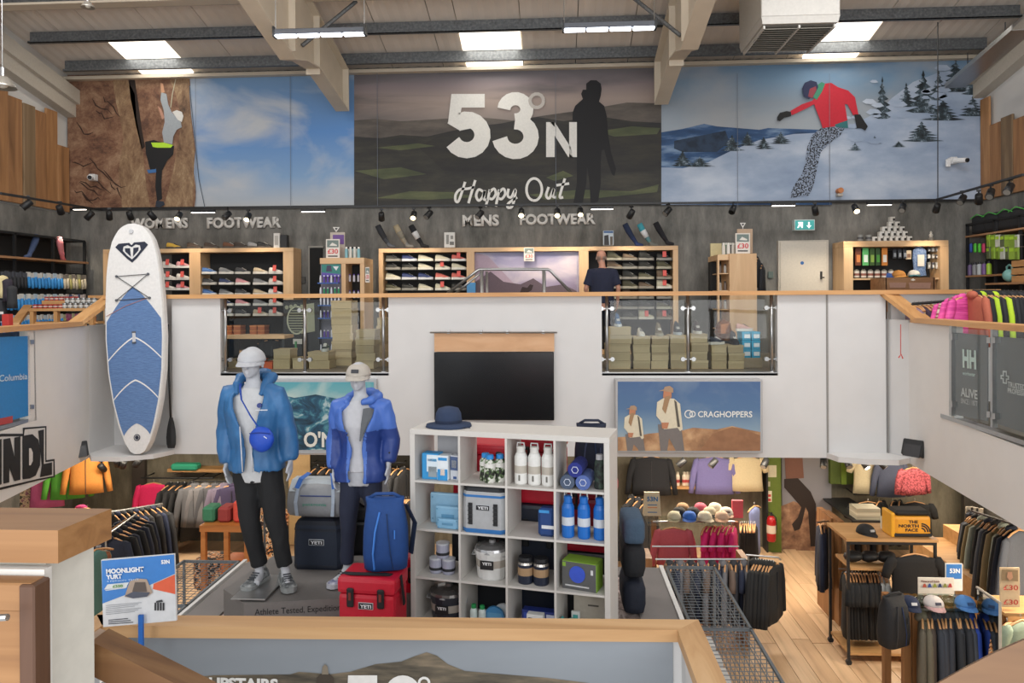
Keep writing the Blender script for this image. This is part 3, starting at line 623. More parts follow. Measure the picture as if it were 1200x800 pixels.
# ================================================================ track lights
YT = 12.7
def track_rail(name, label, pts):
    mb = MB(); 
    for a, b in zip(pts, pts[1:]): rail(mb, a, b, .035, .03)
    return tag(mb.build(name, DARK), label, 'light track')
zk = 6.15
TL = at(118, 245, YT); TR = at(1097, 233, YT)
track_rail('light_track', 'black light track hanging before the back wall', [TL, TR])
la, lb = at(0, 225, 9.2), at(118, 245, YT); track_rail('light_track', 'black light track along the left gallery', [la, lb])
ra, rb = at(1097, 233, YT), at(1200, 203, 9.6); track_rail('light_track', 'black light track along the right gallery', [ra, rb])
def spot_proto():
    t = thing('track_spotlight', 'x', 'spotlight', (0, 0, 0))
    MB().b2((-.03, -.02, -.03), (.03, .02, .0)).cyl((0, 0, -.03), (0, 0, -.1), .012, n=6).build('arm', DARK, t)
    MB().lathe([(.03, .06), (.05, .05), (.055, -.1), (.05, -.105)], n=14).xf(Matrix.Translation((0, 0, -.12)) @ Matrix.Rotation(R(48), 4, 'X')).build('lamp_head', DARK, t, smooth=True)
    return t
sp0 = spot_proto()
lampM = {0: M('#8e8b85', .3), 1: EM('#fff2d8', 6), 2: EM('#ffe9bd', 40)}
lens_me = {}
for k, mm in lampM.items():
    mb = MB(); mb.cyl((0, 0, -.107), (0, 0, -.104), .044, n=14).xf(Matrix.Translation((0, 0, -.12)) @ Matrix.Rotation(R(48), 4, 'X')); o = mb.build('lens', mm); lens_me[k] = o.data; bpy.data.objects.remove(o)
def spotlight(i, px, py, lit, kx, Y=None):
    if px < 118: f_ = px/118; Yq = 9.2+(YT-9.2)*f_**.7
    elif px > 1097: f_ = (px-1097)/103; Yq = YT-(YT-9.6)*f_
    else: Yq = YT
    c = at(px, py, Yq)+Vector((0, 0, .1)); zt = None
    t = copy_tree(sp0, loc=c, rz=kx) if i else sp0
    if not i: t.location = c; t.rotation_euler = (0, 0, kx)
    hd = [q for q in t.children if q.name.startswith('lamp_head')][0]
    l = link('lens', lens_me[lit], hd)
    t['label'] = SPL[i]; t['group'] = 'track spotlights'
spots = [(33, 237, 0, 2.2), (70, 243, 1, .3), (106, 250, 0, 1.5), (128, 250, 1, .5), (152, 250, 0, .2), (177, 250, 0, -.4), (210, 251, 2, 3.14), (267, 250, 0, 2.6), (291, 252, 2, 3.14), (447, 251, 1, .2), (485, 250, 2, 3.14), (503, 249, 0, 2.5), (563, 249, 0, 2.4), (611, 247, 2, 3.14), (653, 247, 2, 3.14), (680, 246, 2, 3.14), (740, 248, 1, .5), (783, 245, 0, 2.2), (859, 243, 0, 2.6), (955, 244, 1, -.5), (1002, 242, 2, 3.14), (1058, 241, 0, 2.5), (1098, 241, 1, -.2), (1128, 231, 0, 2.2), (1147, 230, 1, -.5), (1161, 224, 0, 2.4), (1183, 218, 0, 2.2)]
SPL = []
for i, s_ in enumerate(spots):
    side = 'left gallery track' if s_[0] < 118 else 'right gallery track' if s_[0] > 1100 else 'back wall track'
    grp = [q for q in spots if (q[0] < 118) == (s_[0] < 118) and (q[0] > 1100) == (s_[0] > 1100)]
    SPL.append('black track spotlight %s, %s on the %s' % ('glowing brightly' if s_[2] == 2 else 'lit' if s_[2] else 'turned away', ORD[grp.index(s_)], side))
for i, s_ in enumerate(spots): spotlight(i, *s_)
for px in (210, 291, 485, 611, 653, 680, 1002, 447, 740, 955, 1100, 70):
    Yq = YT-.1; l = bpy.data.lights.new('spot_light', 'SPOT'); l.energy = 34; l.spot_size = R(95); l.spot_blend = .9; l.color = (1, .86, .66); l.shadow_soft_size = .04
    o = bpy.data.objects.new('spot_light', l); o.location = at(px, 252, Yq)+Vector((0, .05, -.12)); o.rotation_euler = (R(22), 0, 0); COL.objects.link(o)
for i, (x0, x1, y) in enumerate(((86, 101, 245), (224, 252, 248.5), (353, 381, 247.5), (692, 719, 244.5), (904, 932, 240.5), (1016, 1045, 239.5))):
    a, b = at(x0, y, YT-.02), at(x1, y, YT-.02); t = thing('linear_track_light', 'slim linear light, %s along the light track over the back gallery' % ORD[i], 'track light', (a+b)/2, 0, 'slim linear track lights')
    MB().b2((a.x-(a.x+b.x)/2, -.03, -.005), ((b.x-a.x)/2, .03, .04)).build('housing', DARK, t)
    MB().b2((a.x-(a.x+b.x)/2+.01, -.025, -.014), ((b.x-a.x)/2-.01, .025, -.004)).build('diffuser', EM('#fff6ea', 4), t)
# ================================================================ TEMPLATES
def hsv(c, d): return c
# --- shoes
def shoe_mesh(kind):
    """kind: low, boot, sandal; heel at -x, toe at +x, length .27"""
    st = [(-.13, .028, .075), (-.115, .036, .088), (-.07, .038, .082), (-.02, .038, .075), (.03, .042, .058), (.08, .044, .046), (.115, .036, .036), (.135, .018, .024)]
    if kind == 'boot': st = [(x, w, h+(.06 if x < -.01 else .01)) for x, w, h in st]
    mb = MB(); rings = []
    for x, w, h in st:
        rings.append([(x, w*math.cos(a), .022+max(0, h-.022)*(math.sin(a)**.7 if math.sin(a) > 0 else 0)) for a in [math.pi*i/6 for i in range(7)]])
    mb.loft(rings); up = mb.build('upper', None, smooth=True).data
    mb = MB(); rings = []
    for x, w, h in st:
        zt = .03-(.006 if -.02 < x < .08 else 0); rings.append([(x*1.03, w*1.08, 0), (x*1.03, w*1.1, zt), (x*1.03, -w*1.1, zt), (x*1.03, -w*1.08, 0)])
    mb.loft(rings); so = mb.build('sole', None).data
    mb = MB()
    for i in range(4): mb.box((-.005+i*.02, 0, .078-i*.008+(.012 if kind == 'boot' else 0)), (.007, .045, .006))
    la = mb.build('laces', None).data
    mb = MB().tube([(-.11, 0, .06), (-.03, 0, .0775), (.02, 0, .06)], [(.037, .006)]*3, 6); st2 = None; mb.bm.free()
    for o in [o for o in COL.objects if o.data in (up, so, la)]: bpy.data.objects.remove(o)
    return up, so, la
SHOE = {k: shoe_mesh(k) for k in ('low', 'boot')}
def recol(me, mat, cache={}):
    k = (me.name, mat.name)
    if k not in cache:
        d = me.copy(); d.materials.clear(); d.materials.append(mat); cache[k] = d
    return cache[k]
tagme = MB().box((0, 0, 0), (.065, .004, .075)).build('t'); TAGME = tagme.data; bpy.data.objects.remove(tagme)
def shoe(loc, rz, up, so, kind, label, group, tagc=None, sc=1):
    t = thing('boot' if kind == 'boot' else 'shoe', label, 'boot' if kind == 'boot' else 'shoe', loc, rz, group); t.scale = (sc, sc, sc*1.4)
    u, s, l = SHOE[kind]; link('upper', recol(u, M(up, .7)), t); link('sole', recol(s, M(so, .6)), t); link('laces', recol(l, M('#d8d4cc' if up[1] < '7' else '#444444', .7)), t)
    if tagc: o = link('price_card', recol(TAGME, M(tagc, .6)), t); o.location = (.0, -.06, .075); o.rotation_euler = (R(-12), 0, 0)
    return t
# --- boxes
BOXM = [M('#b3a07c', .8), M('#a69371', .8), M('#bda985', .8)]
def shoebox(loc, w, d, h, label, group, cols=None, rz=0, lidh=.03, bm=None, lm=None, nm='shoe_box'):
    t = thing(nm, label, 'box', loc, rz, group)
    k = ('bx', w, d, h, lidh)
    if k not in rsh:
        a = MB().b2((-w/2+.004, -d/2+.004, 0), (w/2-.004, d/2-.004, h-lidh*.5)).build('a'); b = MB().b2((-w/2, -d/2, h-lidh), (w/2, d/2, h-.003)).build('a'); rsh[k] = (a.data, b.data); bpy.data.objects.remove(a); bpy.data.objects.remove(b)
    q = random.choice(BOXM)
    link('box_base', recol(rsh[k][0], bm or q), t); link('lid', recol(rsh[k][1], lm or bm or random.choice(BOXM)), t); return t
# --- garments (hook at origin, hanging down -z; shoulders along x; front towards -y)
HANGW = WOOD('hanger_wood', '#a8774a', '#c08d5c', '#cf9f70', 'x')
def garment_mesh(kind, w=.46, h=.68, th=.09, seed=0):
    rd = random.Random(seed); mb = MB(); n = 14
    zs = [(-.05, .16, .5), (-.075, .45, .7), (-.11, .86, .9), (-.17, 1, 1), (-.3, .93, 1), (-.5, .9, 1.1), (-.75, .93, 1.2), (-1, .98, 1.3)]
    rings = []
    for f, ww, tt in zs:
        z = -.05-(-f-.05)*h if f != -.05 else -.05
        rg = []
        for i in range(n):
            a = 2*math.pi*i/n; fold = 1+.16*math.sin(a*5+seed+f*3)*(1 if f < -.2 else .2)
            rg.append((w/2*ww*math.cos(a), th/2*tt*math.sin(a)*fold, z+rd.uniform(-.004, .004)))
        rings.append(rg)
    if kind == 'trousers':
        rings = [[(x*.62, y, z) for x, y, z in r] for r in rings]
    if kind == 'dress': pass
    mb.loft(rings)
    if kind in ('jacket', 'shirt', 'tee', 'fleece', 'hoodie'):
        L = {'tee': .22, 'jacket': h*.86, 'fleece': h*.9, 'shirt': h*.85, 'hoodie': h*.85}[kind]
        for s in (-1, 1):
            ang = .42 if kind == 'tee' else .2
            p0 = Vector((s*w*.42, 0, -.05-.1*h)); p3 = p0+Vector((s*math.sin(ang)*L, .01, -math.cos(ang)*L)); p1 = p0.lerp(p3, .35)+Vector((s*.02, 0, 0)); p2 = p0.lerp(p3, .7)+Vector((s*.01, 0, 0))
            r0 = .075 if kind == 'tee' else .065
            mb.tube([p0+Vector((-s*.03, 0, .01)), p0, p1, p2, p3], [(r0*.7, r0*.4), (r0, r0*.55), (r0*.92, r0*.6), (r0*.8, r0*.6), (r0*.7, r0*.55)], 8, up=(0, 1, 0))
    if kind in ('jacket', 'hoodie'):
        mb.sphere((0, .03, -.045), .085, 10, 6, (1.1, .6, .6))
    me = mb.build('garment_body', None, smooth=True); d = me.data; bpy.data.objects.remove(me); return d
GM = {}
def _hg():
    mb = MB().tube([(-.2, 0, -.1), (-.12, 0, -.06), (0, 0, -.035), (.12, 0, -.06), (.2, 0, -.1)], .011, 6)
    o = mb.build('hanger', HANGW, smooth=True); a = o.data; bpy.data.objects.remove(o)
    mb = MB().tube([(0, 0, -.035), (0, 0, -.01), (.012, 0, .008), (.0, 0, .02), (-.012, 0, .008)], .0028, 5); o = mb.build('hook', STEEL); b = o.data; bpy.data.objects.remove(o)
    return a, b
HGM, HKM = _hg()
GKIND = {'jacket': 'jacket', 'tee': 't_shirt', 'fleece': 'fleece', 'shirt': 'shirt', 'trousers': 'trousers', 'dress': 'long_top', 'hoodie': 'hoodie'}
def garment(kind, mat, loc, rz, label, group=None, w=.46, h=.68, th=.09, seed=0, hang=True, name=None, print_=None):
    if isinstance(mat, str): mat = M(mat, .85, bump=.1, bscale=40)
    k = (kind, w, h, th, seed)
    if k not in GM: GM[k] = garment_mesh(*k)
    t = thing(name or GKIND[kind], label, {'tee': 't-shirt', 'dress': 'long top'}.get(kind, kind), loc, rz, group)
    link('garment_body', recol(GM[k], mat), t)
    if hang: hg = link('hanger', HGM, t); link('hook', HKM, hg)
    if kind in ('jacket', 'hoodie'):
        kk = ('zip', w, h, th, seed)
        if kk not in GM: o = MB().b2((-.005, -th*.62, -.08-h*.9), (.005, -th*.5, -.12)).build('zip'); GM[kk] = o.data; bpy.data.objects.remove(o)
        link('zip', recol(GM[kk], M('#2a2c30', .5)), t)
    return t
def rackfull(n, a, b, cols, kinds, lab, group, rz=None, tilt=0, w=.46, h=.68, zo=0, th=.09, hang=True):
    """n garments hung between a and b, each labelled by its place"""
    a, b = Vector(a), Vector(b); d = b-a; rz = math.atan2(d.y, d.x)+math.pi/2 if rz is None else rz
    rd = random.Random(n+int(a.x*10))
    for i in range(n):
        p = a.lerp(b, (i+.5)/n); c = cols[i % len(cols)]; k = kinds[i % len(kinds)]
        nm = c[0]; mt = c[1]
        garment(k, mt, p+Vector((0, 0, zo)), rz+rd.uniform(-.12, .12), '%s %s, %s %s' % (nm, {'tee': 't-shirt', 'dress': 'long top'}.get(k, k), ORD[i] if i < 20 else 'far right', lab), group, w, h, th, seed=i % 3, hang=hang)
# --- caps
def cap_parts(t, mat, brim, r=.09, z=0, badge=None):
    mb = MB(); rings = []
    for k in range(7):
        a = k/6*math.pi/2; rr = r*math.cos(a)**.75 if k < 6 else .002; zz = r*.95*math.sin(a)
        rings.append([(rr*math.cos(q)*1.0, rr*math.sin(q)*1.12, z+zz) for q in [2*math.pi*i/16 for i in range(16)]])
    mb.loft(rings); cr = mb.build('crown', mat, t, smooth=True)
    mb = MB(); top = []; bot = []
    for i in range(9):
        a = math.pi+math.pi*i/8; x = r*.92*math.cos(a); y = r*1.0*math.sin(a); yo = y-r*.85*math.sin(math.pi*i/8)
        top.append((x, y*.98, z+.012, x*1.05, yo, z-.006-abs(math.cos(a))*.012))
    rings = [[(p[0], p[1], p[2]), (p[3], p[4], p[5]), (p[3], p[4], p[5]-.005), (p[0], p[1], p[2]-.006)] for p in top]
    mb.loft(rings); mb.build('brim', brim, t, smooth=False)
    MB().sphere((0, 0, z+r*.95), .008, 8, 5).build('button', mat, t, smooth=True)
    if badge: MB().box((0, -r*1.05, z+r*.5), (.055, .012, .028), rot=(R(-22), 'X')).build('badge', badge, t)
    return cr
def cap(label, loc, rz, c, b, badge=None, r=.085, group=None):
    t = thing('baseball_cap', label, 'cap', loc, rz, group); cap_parts(t, M(c, .85), M(b, .85), r, 0.005, M(badge, .6) if badge else None); return t
def lathe_thing(name, label, cat, loc, parts, group=None, sc=1, rz=0):
    t = thing(name, label, cat, loc, rz, group); t.scale = (sc,)*3
    for nm, prof, mat in parts: MB().lathe(prof, n=16).build(nm, mat, t, smooth=False)
    return t
def sm(o):
    for c in o.children:
        if c.type == 'MESH':
            for p in c.data.polygons: p.use_smooth = len(p.vertices) == 4
    return o
def bottle(label, loc, body, capc, h=.24, r=.035, group=None, band=None, name='bottle', handle=False):
    t = thing(name, label, 'bottle', loc, 0, group)
    MB().lathe([(r*.9, 0), (r, .01), (r, h*.72), (r*.75, h*.82), (r*.6, h*.84)], n=16).build('bottle_body', body if not isinstance(body, str) else M(body, .35), t)
    MB().lathe([(r*.66, h*.84), (r*.66, h*.98), (r*.55, h)], n=14).build('cap', capc if not isinstance(capc, str) else M(capc, .4), t)
    if band: MB().lathe([(r*1.01, h*.3), (r*1.01, h*.5)], n=16).build('label_band', M(band, .6), t)
    if handle: MB().tube([(-r*.6, 0, h*.93), (-r*.5, 0, h*1.08), (r*.5, 0, h*1.08), (r*.6, 0, h*.93)], .006, 6).build('handle', M('#c9c9c9', .4), t)
    return t
def card(name, label, cat, px0, py0, px1, py1, Y, face, extra=None, thick=.012, border='#c9b79a', group=None):
    """upright card or sign at depth Y; extra(t, P) adds printed parts with P mapping picture points to its face"""
    a = at(px0, py1, Y); b = at(px1, py0, Y); t = thing(name, label, cat, Vector(((a.x+b.x)/2, Y, a.z)), 0, group)
    MB().b2((a.x, Y, a.z), (b.x, Y+thick, b.z), bev=.002).build('board', M(face, .6) if isinstance(face, str) else face, t, world=True)
    if extra: extra(t, lambda q, c, e=.003: pix(c[0], q, Y-e, M(c[1], .6) if isinstance(c[1], str) else c[1], t))
    return t
def lines(t, P, x0, x1, y0, y1, n, col, nm='print_line'):
    for i in range(n):
        y = y0+(y1-y0)*i/max(1, n-1); w = (x1-x0)*(1 if i < n-1 else .6); hh = (y1-y0)/(n*2.6) if n > 1 else 1
        P([(x0, y), (x0+w, y), (x0+w, y+hh), (x0, y+hh)], (nm, col))
# ================================================================ FIGURES
def bake(o, voxel=.009, smooth=3, wr=0, wsc=9, seed=0):
    m = o.modifiers.new('r', 'REMESH'); m.mode = 'VOXEL'; m.voxel_size = voxel
    if smooth: q = o.modifiers.new('s', 'SMOOTH'); q.iterations = smooth; q.factor = .5
    dg = bpy.context.evaluated_depsgraph_get(); dg.update(); me = bpy.data.meshes.new_from_object(o.evaluated_get(dg)); mats = list(o.data.materials); o.modifiers.clear()
    if wr:
        for v in me.vertices:
            c = v.co; n = mnoise.noise(Vector((c.x*wsc, c.y*wsc, c.z*wsc*.55))+Vector((seed, 0, seed))); n2 = mnoise.noise(Vector((c.x*wsc*2.5, c.y*wsc*2.5, c.z*wsc*1.2))+Vector((0, seed, 5)))
            v.co = c+v.normal*(n+.4*n2)*wr
    me.materials.clear()
    for mm in mats: me.materials.append(mm)
    for p in me.polygons: p.use_smooth = True
    o.data = me; return o
def hand(mb, w, D, side, curl=1):
    D = Vector(D).normalized(); A = Vector((0, -1, 0)); A = (A-D*A.dot(D)).normalized(); Cn = Vector((-side, 0, 0)); Cn = (Cn-D*Cn.dot(D)).normalized(); w = Vector(w)
    mb.tube([w-D*.05, w, w+D*.04, w+D*.09], [(.022, .024), (.021, .028), (.016, .038), (.014, .038)], 10, up=A)
    for i, L in enumerate((.062, .08, .086, .078)):
        b = w+D*.082+A*(-.032+.0215*i); k = curl*(1.3-.2*i)
        mb.tube([b, b+D*L*.45+Cn*.006*k, b+D*L*.8+Cn*.02*k, b+D*L+Cn*.036*k], [.0105, .01, .0092, .007], 8)
    b = w+D*.02+A*.03; mb.tube([b-A*.012, b+A*.018+D*.025, b+A*.026+D*.055+Cn*.01, b+A*.024+D*.078+Cn*.018], [.015, .0125, .011, .008], 8)
def head(mb, c, s=1, ears=True):
    c = Vector(c); V = lambda x, y, z: c+Vector((x, y, z))*s
    mb.sphere(V(0, .015, .045), .088*s, 18, 14, (.9, 1.08, 1)); mb.sphere(V(0, -.02, -.03), .068*s, 16, 12, (.92, 1.0, 1.15)); mb.sphere(V(0, -.06, -.085), .026*s, 10, 8, (1.2, 1, .8))
    mb.tube([V(0, -.083, .02), V(0, -.1, -.005), V(0, -.112, -.022), V(0, -.095, -.034)], [.008*s, .011*s, .0145*s, .01*s], 8)
    mb.tube([V(-.045, -.07, .028), V(0, -.088, .032), V(.045, -.07, .028)], .011*s, 8); mb.tube([V(-.02, -.087, -.055), V(0, -.092, -.053), V(.02, -.087, -.055)], .008*s, 6); mb.tube([V(-.016, -.086, -.068), V(0, -.09, -.07), V(.016, -.086, -.068)], .009*s, 6)
    if ears:
        for q in (-1, 1): mb.sphere(V(q*.083, .01, -.005), .03*s, 8, 8, (.35, .7, 1.1))
def body(t, J, skin, nm='body', s=1, hc=1):
    """one continuous figure through the joints J"""
    mb = MB(); g = lambda k: Vector(J[k])
    head(mb, g('head'), s); mb.tube([g('neck')-Vector((0, -.01, .06)), g('neck'), g('head')+Vector((0, .015, -.02))], [.062*s, .054*s, .052*s], 12)
    T = J['torso']; mb.tube([(x, y, z) for x, y, z, a, b in T], [(a, b) for x, y, z, a, b in T], 16, up=(0, 1, 0))
    for q, sd in (('l', -1), ('r', 1)):
        S_s, E_, W_ = g('sh'+q), g('el'+q), g('wr'+q)
        mb.tube([S_s+Vector((-sd*.06, 0, .0)), S_s, S_s.lerp(E_, .5), E_, E_.lerp(W_, .35), W_], [.05*s, .055*s, .046*s, .038*s, .036*s, .025*s], 12)
        D = J.get('hd'+q) or (W_-E_); hand(mb, W_, D, sd, hc)
        H_, K_, A_ = g('hp'+q), g('kn'+q), g('an'+q); F_ = A_+Vector(J['foot'+q])
        mb.tube([H_+Vector((0, 0, .05)), H_, H_.lerp(K_, .5), K_, K_.lerp(A_, .3), A_.lerp(K_, .1), A_], [.08*s, .085*s, .072*s, .052*s, .054*s, .036*s, .034*s], 12)
        mb.tube([A_, A_.lerp(F_, .3)+Vector((0, 0, -.03)), F_], [.036*s, .036*s, .025*s], 10)
    return bake(mb.build(nm, skin, t), .0095, 3)
def trousers(t, J, mat, s=1, wid=1, waist=None, hem=.04, nm='trousers', cyl=.012):
    mb = MB(); W_ = Vector(waist)
    for q in 'lr':
        H_, K_, A_ = (Vector(J[a+q]) for a in ('hp', 'kn', 'an'))
        mb.tube([W_+Vector((H_.x-W_.x, 0, .08))*.8, H_+Vector((0, 0, .05)), H_, H_.lerp(K_, .5), K_, K_.lerp(A_, .5), A_+Vector((0, 0, hem))], [.1*s, .105*s, .102*s, .088*s*wid, .072*s*wid, .065*s*wid, .058*s*wid], 14)
    mb.tube([W_+Vector((0, 0, .14)), W_, W_-Vector((0, 0, .1))], [(.15*s, .105*s), (.165*s, .115*s), (.15*s, .11*s)], 16, up=(0, 1, 0))
    return bake(mb.build(nm, mat, t), .012, 3, .012, 9, 2)
def tshirt(t, J, mat, s=1, z0=0, z1=1, nm='t_shirt', sleeves=False, R0=1.07):
    mb = MB(); T = [q for q in J['torso'] if z0 <= q[2] <= z1]; mb.tube([(x, y, z) for x, y, z, a, b in T], [(a*R0, b*R0) for x, y, z, a, b in T], 18, up=(0, 1, 0))
    if sleeves:
        for q, sd in (('l', -1), ('r', 1)):
            S_s, E_ = Vector(J['sh'+q]), Vector(J['el'+q]); mb.tube([S_s+Vector((-sd*.08, 0, .015)), S_s, S_s.lerp(E_, .4), S_s.lerp(E_, .8)], [.06*s, .068*s, .068*s, .07*s], 12)
    return bake(mb.build(nm, mat, t), .012, 2, .008, 8, 1)
def jacket(t, J, mats, s=1, gap=lambda z: .3, ztop=1.5, zhem=.9, cuff=(.98, .98), side=0, nm='jacket', seed=0, zone=None, flare=1.0):
    """open shell: rings around the trunk with an opening at the front, sleeves joined in"""
    mb = MB(); T = J['torso']; n = 26; NZ = 16; rings = []
    def tor(z):
        for a, b in zip(T, T[1:]):
            lo, hi = (a, b) if a[2] < b[2] else (b, a)
            if lo[2] <= z <= hi[2]:
                f = (z-lo[2])/(hi[2]-lo[2]); return [lo[k]+(hi[k]-lo[k])*f for k in range(5)]
        return list(min(T, key=lambda q: abs(q[2]-z)))
    for k in range(NZ+1):
        z = zhem+(ztop-zhem)*k/NZ; x, y, _, rx, ry = tor(z); g = gap(z); ins = []; outs = []
        loose = 1.24+.1*(1-k/NZ)*flare; ru, rd_ = rx*loose, ry*(loose+.12)
        for i in range(n+1):
            a = -math.pi/2+g+(2*math.pi-2*g)*i/n; fl_ = 1+.25*g*max(0, 1-min(i, n-i)/4)
            ins.append((x+side*.0+ru*.9*math.cos(a)*fl_, y+rd_*.88*math.sin(a)*fl_, z)); outs.append((x+ru*math.cos(a)*fl_, y+rd_*math.sin(a)*fl_, z-.012*(k == 0)))
        rings.append(outs+ins[::-1])
    mb.loft(rings)
    for q, sd, cf in (('l', -1, cuff[0]), ('r', 1, cuff[1])):
        S_s, E_, W_ = Vector(J['sh'+q]), Vector(J['el'+q]), Vector(J['wr'+q])
        mb.tube([S_s+Vector((-sd*.1, 0, .03)), S_s+Vector((0, 0, .008)), S_s.lerp(E_, .35), S_s.lerp(E_, .8), E_, E_.lerp(W_, .4), E_.lerp(W_, cf-.12), E_.lerp(W_, cf)], [(.07*s, .085*s), (.085*s, .09*s), .084*s, .076*s, .077*s, .071*s, .062*s, .05*s], 14)
    o = bake(mb.build(nm, mats, t), .0105, 3, .016, 9, seed)
    if zone:
        for p in o.data.polygons: p.material_index = zone(p.center)
    return o
def place_cap(t, J, c, b, badge, r, tilt=.0, dz=.035, dy=.0):
    n0 = set(t.children); m1, m2 = M(c, .85), M(b, .85); cr = cap_parts(t, m1, m2, r, 0, M(badge, .6) if badge else None)
    h = Vector(J['head'])
    for ch in [q for q in COL.objects if q.parent == t and q not in n0]:
        ch.location = h+Vector((0, dy+.005, dz)); ch.rotation_euler = (tilt, 0, 0)
        if ch != cr: ch.parent = cr; ch.location = (0, 0, 0); ch.rotation_euler = (0, 0, 0)
    cr.name = 'cap'
def trainers(t, J, up, so, rot=(0, 0), sc=1.08):
    for q, r_ in zip('lr', rot):
        A_ = Vector(J['an'+q]); u, s, l = SHOE['low']
        o = link('shoe', recol(u, up), t); o.location = (A_.x+math.cos(r_)*.055, A_.y+math.sin(r_)*.055, 0); o.rotation_euler = (0, 0, r_); o.scale = (sc, sc*1.15, sc*1.1)
        link('sole', recol(s, so), o); link('laces', recol(l, M('#3c3f44')), o)
# --- male mannequin
MANQ = M('#b4b6bb', .55, bump=.02)
YMN = 5.62
fx = at(300, 690, YMN).x
mZ = 2.31; sH = 1.0
JM = dict(head=(-.02, -.01, 1.70), neck=(-.015, .01, 1.545), shl=(-.19, .01, 1.455), shr=(.17, .01, 1.455), ell=(-.245, .03, 1.18), elr=(.235, .03, 1.19), wrl=(-.215, -.03, .94), wrr=(.285, -.02, .965), hdl=(.12, -.1, -1), hdr=(.05, -.12, -1),
    hpl=(-.07, 0, .86), hpr=(.11, 0, .86), knl=(-.03, -.02, .48), knr=(.17, -.02, .48), anl=(.02, .02, .1), anr=(.235, .0, .1), footl=(.03, -.13, -.06), footr=(.06, -.12, -.06),
    torso=[(.02, 0, .80, .14, .1), (.02, 0, .92, .165, .115), (.01, 0, 1.05, .145, .1), (0, 0, 1.2, .155, .108), (-.005, 0, 1.34, .178, .118), (-.01, .01, 1.45, .17, .1), (-.01, .01, 1.52, .09, .07), (-.012, .01, 1.56, .06, .055)])
mq = thing('mannequin', 'taller grey mannequin in open blue jacket, black trousers and white cap', 'mannequin', (fx, YMN, mZ))
body(mq, JM, MANQ)
tshirt(mq, JM, M('#c2c3c4', .9, bump=.1), z0=.8, z1=1.53)
trousers(mq, JM, M('#17181a', .85), waist=(.02, 0, .9), wid=1.05)
BJK = NM('blue_shell', [(.3, '#23537f'), (.6, '#30689b'), (.8, '#447eb2')], nscale=4, rough=.5, bump=.25)
jk = jacket(mq, JM, [BJK], gap=lambda z: .15+.42*max(0, (z-1.08)/.36)**1.4, ztop=1.5, zhem=.9, cuff=(1.0, 1.05), seed=3)
mb = MB().tube([(-.11, -.09, 1.47), (-.125, -.02, 1.545), (-.13, .05, 1.585), (-.06, .12, 1.6), (.04, .12, 1.6), (.11, .05, 1.585), (.1, -.02, 1.545), (.085, -.09, 1.47)], [.022, .036, .05, .055, .055, .05, .036, .022], 10)
bake(mb.build('hood', BJK, mq), .011, 2, .014, 14, 7)
for sx, a in ((-1, -.04), (1, .036)): MB().tube([(a+sx*.012, -.158, 1.24), (a, -.17, 1.13), (a+.008, -.172, 1.0), (a+.012, -.168, .9)], .005, 6).build('zip_edge', M('#c9cbd2', .4), mq, smooth=True, label='pale zip edge')
MB().box((.115, -.158, 1.365), (.09, .004, .007), rz=.1).build('pocket_zip', M('#cfd1d6', .4), mq, label='pale chest pocket zip'); MB().cyl((.1, -.15, 1.4), (.1, -.166, 1.4), .018, n=14).build('logo_badge', M('#2f3f7c'), mq)
trainers(mq, JM, NM('trainer_grey', [(.4, '#4d5052'), (.55, '#7f8384'), (.65, '#9da0a0')], nscale=30), M('#8d908f', .6), rot=(-1.75, -1.05))
place_cap(mq, JM, '#b9babd', '#b4b6bb', None, .104, .1, .022)
MB().b2((-.06, -.32, 0), (.2, .16, .012), bev=.003).build('base_plate', STEEL, mq); MB().cyl((.03, .1, 0), (.03, .1, .55), .01, n=8).build('support_rod', STEEL, mq)
# cross-body bag
bg = thing('crossbody_bag', 'small royal blue crossbody bag worn by the taller mannequin', 'bag', (fx+.14, YMN-.22, mZ+1.16))
mb = MB().sphere((0, 0, 0), .1, 18, 12, (.95, .42, .95)); mb.jitter(.006, 20); mb.build('bag_body', M('#1548b5', .5, bump=.1), bg, smooth=True)
MB().tube([(-.08, -.03, .045), (0, -.048, .055), (.08, -.03, .045)], .004, 6).build('zip', M('#0e2f80', .4), bg); MB().box((.045, -.042, .02), (.028, .004, .006), rot=(.6, 'Y')).build('logo', M('#cdd6ea'), bg)
MB().tube([(-.03, .02, .08), (-.09, .015, .17), (-.16, .02, .29), (-.2, .09, .375), (-.24, .19, .39)], [(.003, .012)]*5, 6, up=(0, 1, 0)).build('strap', M('#1446ab', .5), bg)
# --- smaller mannequin
YF = 5.7; fxx = at(424, 690, YF).x
JF = dict(head=(-.015, -.01, 1.585), neck=(-.005, .01, 1.435), shl=(-.165, .01, 1.345), shr=(.175, .01, 1.345), ell=(-.215, .04, 1.09), elr=(.225, .04, 1.1), wrl=(-.2, -.03, .885), wrr=(.225, -.03, .93), hdl=(.02, -.12, -1), hdr=(.02, -.12, -1),
    hpl=(-.075, 0, .8), hpr=(.085, 0, .8), knl=(-.1, -.03, .45), knr=(.1, -.01, .45), anl=(-.115, .0, .1), anr=(.13, .04, .1), footl=(-.07, -.11, -.06), footr=(.03, -.12, -.06),
    torso=[(0, 0, .76, .145, .1), (0, 0, .87, .165, .11), (0, 0, .99, .125, .09), (0, 0, 1.1, .125, .092), (0, -.01, 1.22, .15, .11), (0, .01, 1.34, .15, .09), (0, .01, 1.41, .08, .065), (0, .01, 1.45, .05, .05)])
mf = thing('mannequin', 'shorter grey mannequin in two-tone blue jacket, navy trousers and cream cap', 'mannequin', (fxx, YF, mZ))
body(mf, JF, MANQ, s=.92)
tshirt(mf, JF, M('#b9b9bd', .9, bump=.1), s=.92, z0=.8, z1=1.42, R0=1.12)
trousers(mf, JF, M('#20263a', .85), s=.9, waist=(0, 0, .86), wid=.95)
